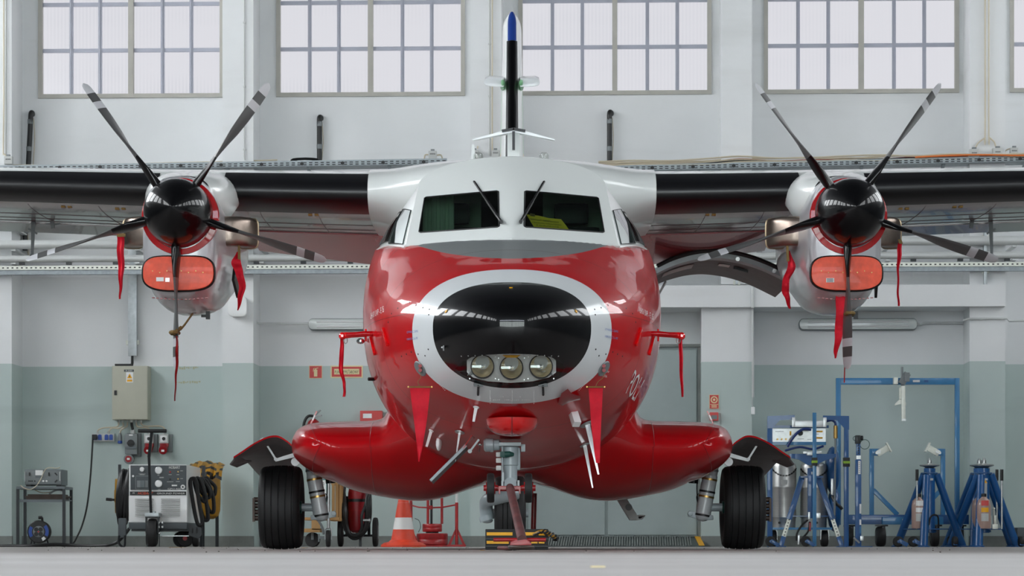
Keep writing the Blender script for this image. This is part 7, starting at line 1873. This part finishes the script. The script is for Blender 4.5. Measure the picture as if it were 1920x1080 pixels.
# the three stout tripod jacks
def tripod_jack(x, D, label, tank=True, full=True):
    global f
    f = Fr(D); t = root('tripod_jack', label, 'jack', f.p(x, 1027), 'stout blue tripod jacks')
    kx = 35.0 / D
    P = lambda dx, y, dy=0: f.p(x + dx, y, dy)
    mb = MB(); mb.tube([P(1, 999), P(1, 886)], .068, 20); mb.lathe([(.085, 0), (.085, .03)], P(1, 998), n=18); mb.build('column', 'blue', t)
    mb = MB(); mb.lathe([(.072, 0), (.072, f.r(7.5))], P(1, 885.5), n=20); mb.lathe([(.10, 0), (.10, .012)], P(1, 888), n=6); mb.build('collar', 'blue', t)
    mb = MB(); mb.lathe([(.05, 0), (.07, .015), (.122, .03), (.125, .042), (.05, .055), (.028, .06), (.028, .10), (.016, .105), (.016, .125)], P(1, 878), n=28); mb.build('saddle_plate', 'steel', t)
    for i, (ax, ay, bx, by, dyt, dyb) in enumerate(((-8, 889, -50, 1024, .06, .5), (-6, 892, -18, 1026, -.06, -.35), (14, 889, 66, 1024, .0, .15))):
        mb = MB(); mb.tube([P(ax, ay, dyt), P(bx, by, dyb)], [.045, .052], 14); mb.build('leg', 'blue', t)
        mb = MB(); q = P(bx, 1026, dyb); mb.lathe([(.075, .0), (.075, .012), (.05, .02)], V((q.x, q.y, 0)), n=16); mb.build('foot', 'blue', t)
    mb = MB(); mb.prism([P(-44, 993, .2), P(40, 993, .1), P(20, 993, -.2), P(-26, 993, -.25)], (0, 0, .012)); mb.build('tray_plate', 'blue', t, smooth=0)
    c = P(-23 if tank == 1 else -6, 992, -.26 if tank == 2 else -.15); zt_ = f.p(0, 932).z - c.z; R = f.r(13)
    mb = MB(); mb.lathe([(R * .95, .005), (R, .03), (R, zt_ * .72), (R * .86, zt_ * .88), (R * .4, zt_ * .97), (R * .3, zt_)], c, n=26); tk = mb.build('oil_tank', 'tank', t)
    mb = MB(); mb.lathe([(R * .38, zt_), (R * .38, zt_ + .035), (R * .2, zt_ + .04)], c, n=16); mb.build('tank_cap', 'dark', tk)
    for (za, zb_, mm) in ((.12, .24, 'plastic_gray'), (.26, .33, 'yellow' if tank == 2 else 'pale'), (.36, .44, 'sign_red' if tank == 2 else 'pale')):
        mb = MB(); mb.sheet([[c + V((R * 1.01 * math.cos(a_), R * 1.01 * math.sin(a_), z_)) for a_ in [-2.1 + .12 * i for i in range(10)]] for z_ in (za * zt_ / .5, zb_ * zt_ / .5)], (0, -.002, 0)); mb.build('tank_label', mm, tk, smooth=0)
    hx = -27 if tank == 1 else 29
    mb = MB(); mb.tube([P(hx, 992, -.2), P(hx, 902, -.2)], .013, 10); hd = mb.build('pump_handle', 'steel', t)
    mb = MB(); mb.tube([P(hx, 902, -.2), P(hx, 881, -.2)], .02, 10); mb.build('grip', 'dark', hd)
    mb = MB(); px_ = hx + (6 if tank == 1 else -13); a = P(px_, 992, -.2); mb.box(a.x - .035, a.y - .03, a.z, a.x + .035, a.y + .03, a.z + .06); mb.cyl(a + V((0, 0, .06)), a + V((0, 0, .17)), .022, 12); mb.cyl(a + V((-.012, 0, .17)), a + V((-.012, 0, .24)), .010, 8); mb.ball(a + V((-.012, 0, .25)), .018, 8); mb.build('pump', 'zinc', t, bevel=.003)
    if tank == 1:
        mb = MB(); mb.tube(spline([P(-6, 985, -.25), P(-4, 972, -.26), P(2, 966, -.26), P(10, 968, -.26), P(13, 980, -.2), P(14, 994, -.15)], 6), .011, 8); mb.build('hydraulic_hose', 'dark', t)
    for dx in ((-64, -36) if tank == 1 else (-56, 68)):
        c = P(dx, 1012, -.3 if tank == 1 else -.1); c.z = f.r(10); mb = MB(); ax = (.3, 1, 0) if tank == 1 else (1, .1, 0)
        mb.lathe([(.02, -.03), (.055, -.03), (f.r(10), -.015), (f.r(10), .015), (.055, .03), (.02, .03)], c, ax, 20); mb.build('tow_wheel', 'rubber', t)
        mb = MB(); mb.bar(c + V((0, -.04, .015)), c + V((.11 if tank == 1 else .0, -.04, -.045)), .05, .03, up=(0, 1, 0)); mb.cyl(c + V((0, -.06, 0)), c + V((0, -.04, 0)), .02, 10); mb.build('wheel_bracket', 'blue', t, bevel=.003)
    if tank == 2:
        mb = MB(); f.box(mb, x - 3, 903, x + 5, 934, -.0705, -.067); mb.build('scale_label', 'plastic_gray', t, smooth=0)
        mb = MB(); mb.prism([P(-3.5, 906, -.072), P(5.5, 906, -.072), P(1, 899, -.072)], (0, .003, 0)); mb.build('hazard_triangle', 'yellow', t, smooth=0)
    mb = MB(); f.box(mb, x - 2, 897, x + 6, 901, -.074, -.068); mb.build('label', 'plastic_gray', t, smooth=0)
    return t
tripod_jack(1742, 34.6, 'stout blue tripod jack standing before the large portal frame', 1)
tripod_jack(1835, 35.6, 'stout blue tripod jack half hidden directly behind another at right', 2)
tripod_jack(1844, 34.4, 'front stout blue tripod jack at the right pillar', 2)
f = Fr(34.6); t = root('black_wheel_unit', 'small black box on a castor at the right frame edge', 'box', f.p(1918, 1025))
mb = MB(); f.box(mb, 1907, 989, 1945, 1014, .0, .4); mb.build('case', 'gpu_dark', t, bevel=.02)
castor(1912, 1006, 1026, 10, -.05, t, 'steel'); castor(1938, 1006, 1026, 10, -.05, t, 'steel')
# small floor marks
rr = random.Random(9)
for i, (x, y, w_) in enumerate(((573, 1027.5, 9), (782, 1026.5, 16), (335, 1026.5, 24), (905, 1032, 9), (1120, 1064, 26))):
    D = min(36, FP * CH / (y - HY)); ff = Fr(D); a = ff.p(x - w_ / 2, y); b = ff.p(x + w_ / 2, y); mb = MB(); mb.box(a.x, D - .3 if D > 20 else D - .06, .0005, b.x, D, .0035)
    tag(mb.build('floor_mark', 'yellow_dk' if i < 4 else 'sign_cream', smooth=0), ('yellow floor mark beside the left main wheel', 'yellow floor mark before the traffic cone', 'yellow floor mark in front of the power cart', 'yellow floor scrap beside the chock board', 'pale worn floor mark nearest the camera')[i], 'floor mark')
mb = MB()
for i in range(90):
    D = rr.uniform(14, 34); x = rr.uniform(-.17, .17) * D; r_ = rr.uniform(.003, .007); mb.ball((x, D, .0035), (r_, r_ * 1.3, .003), 6)
o = mb.build('floor_grit', 'grit', smooth=0, kind='stuff'); tag(o, 'scattered grit and crumbs on the concrete floor', 'grit')
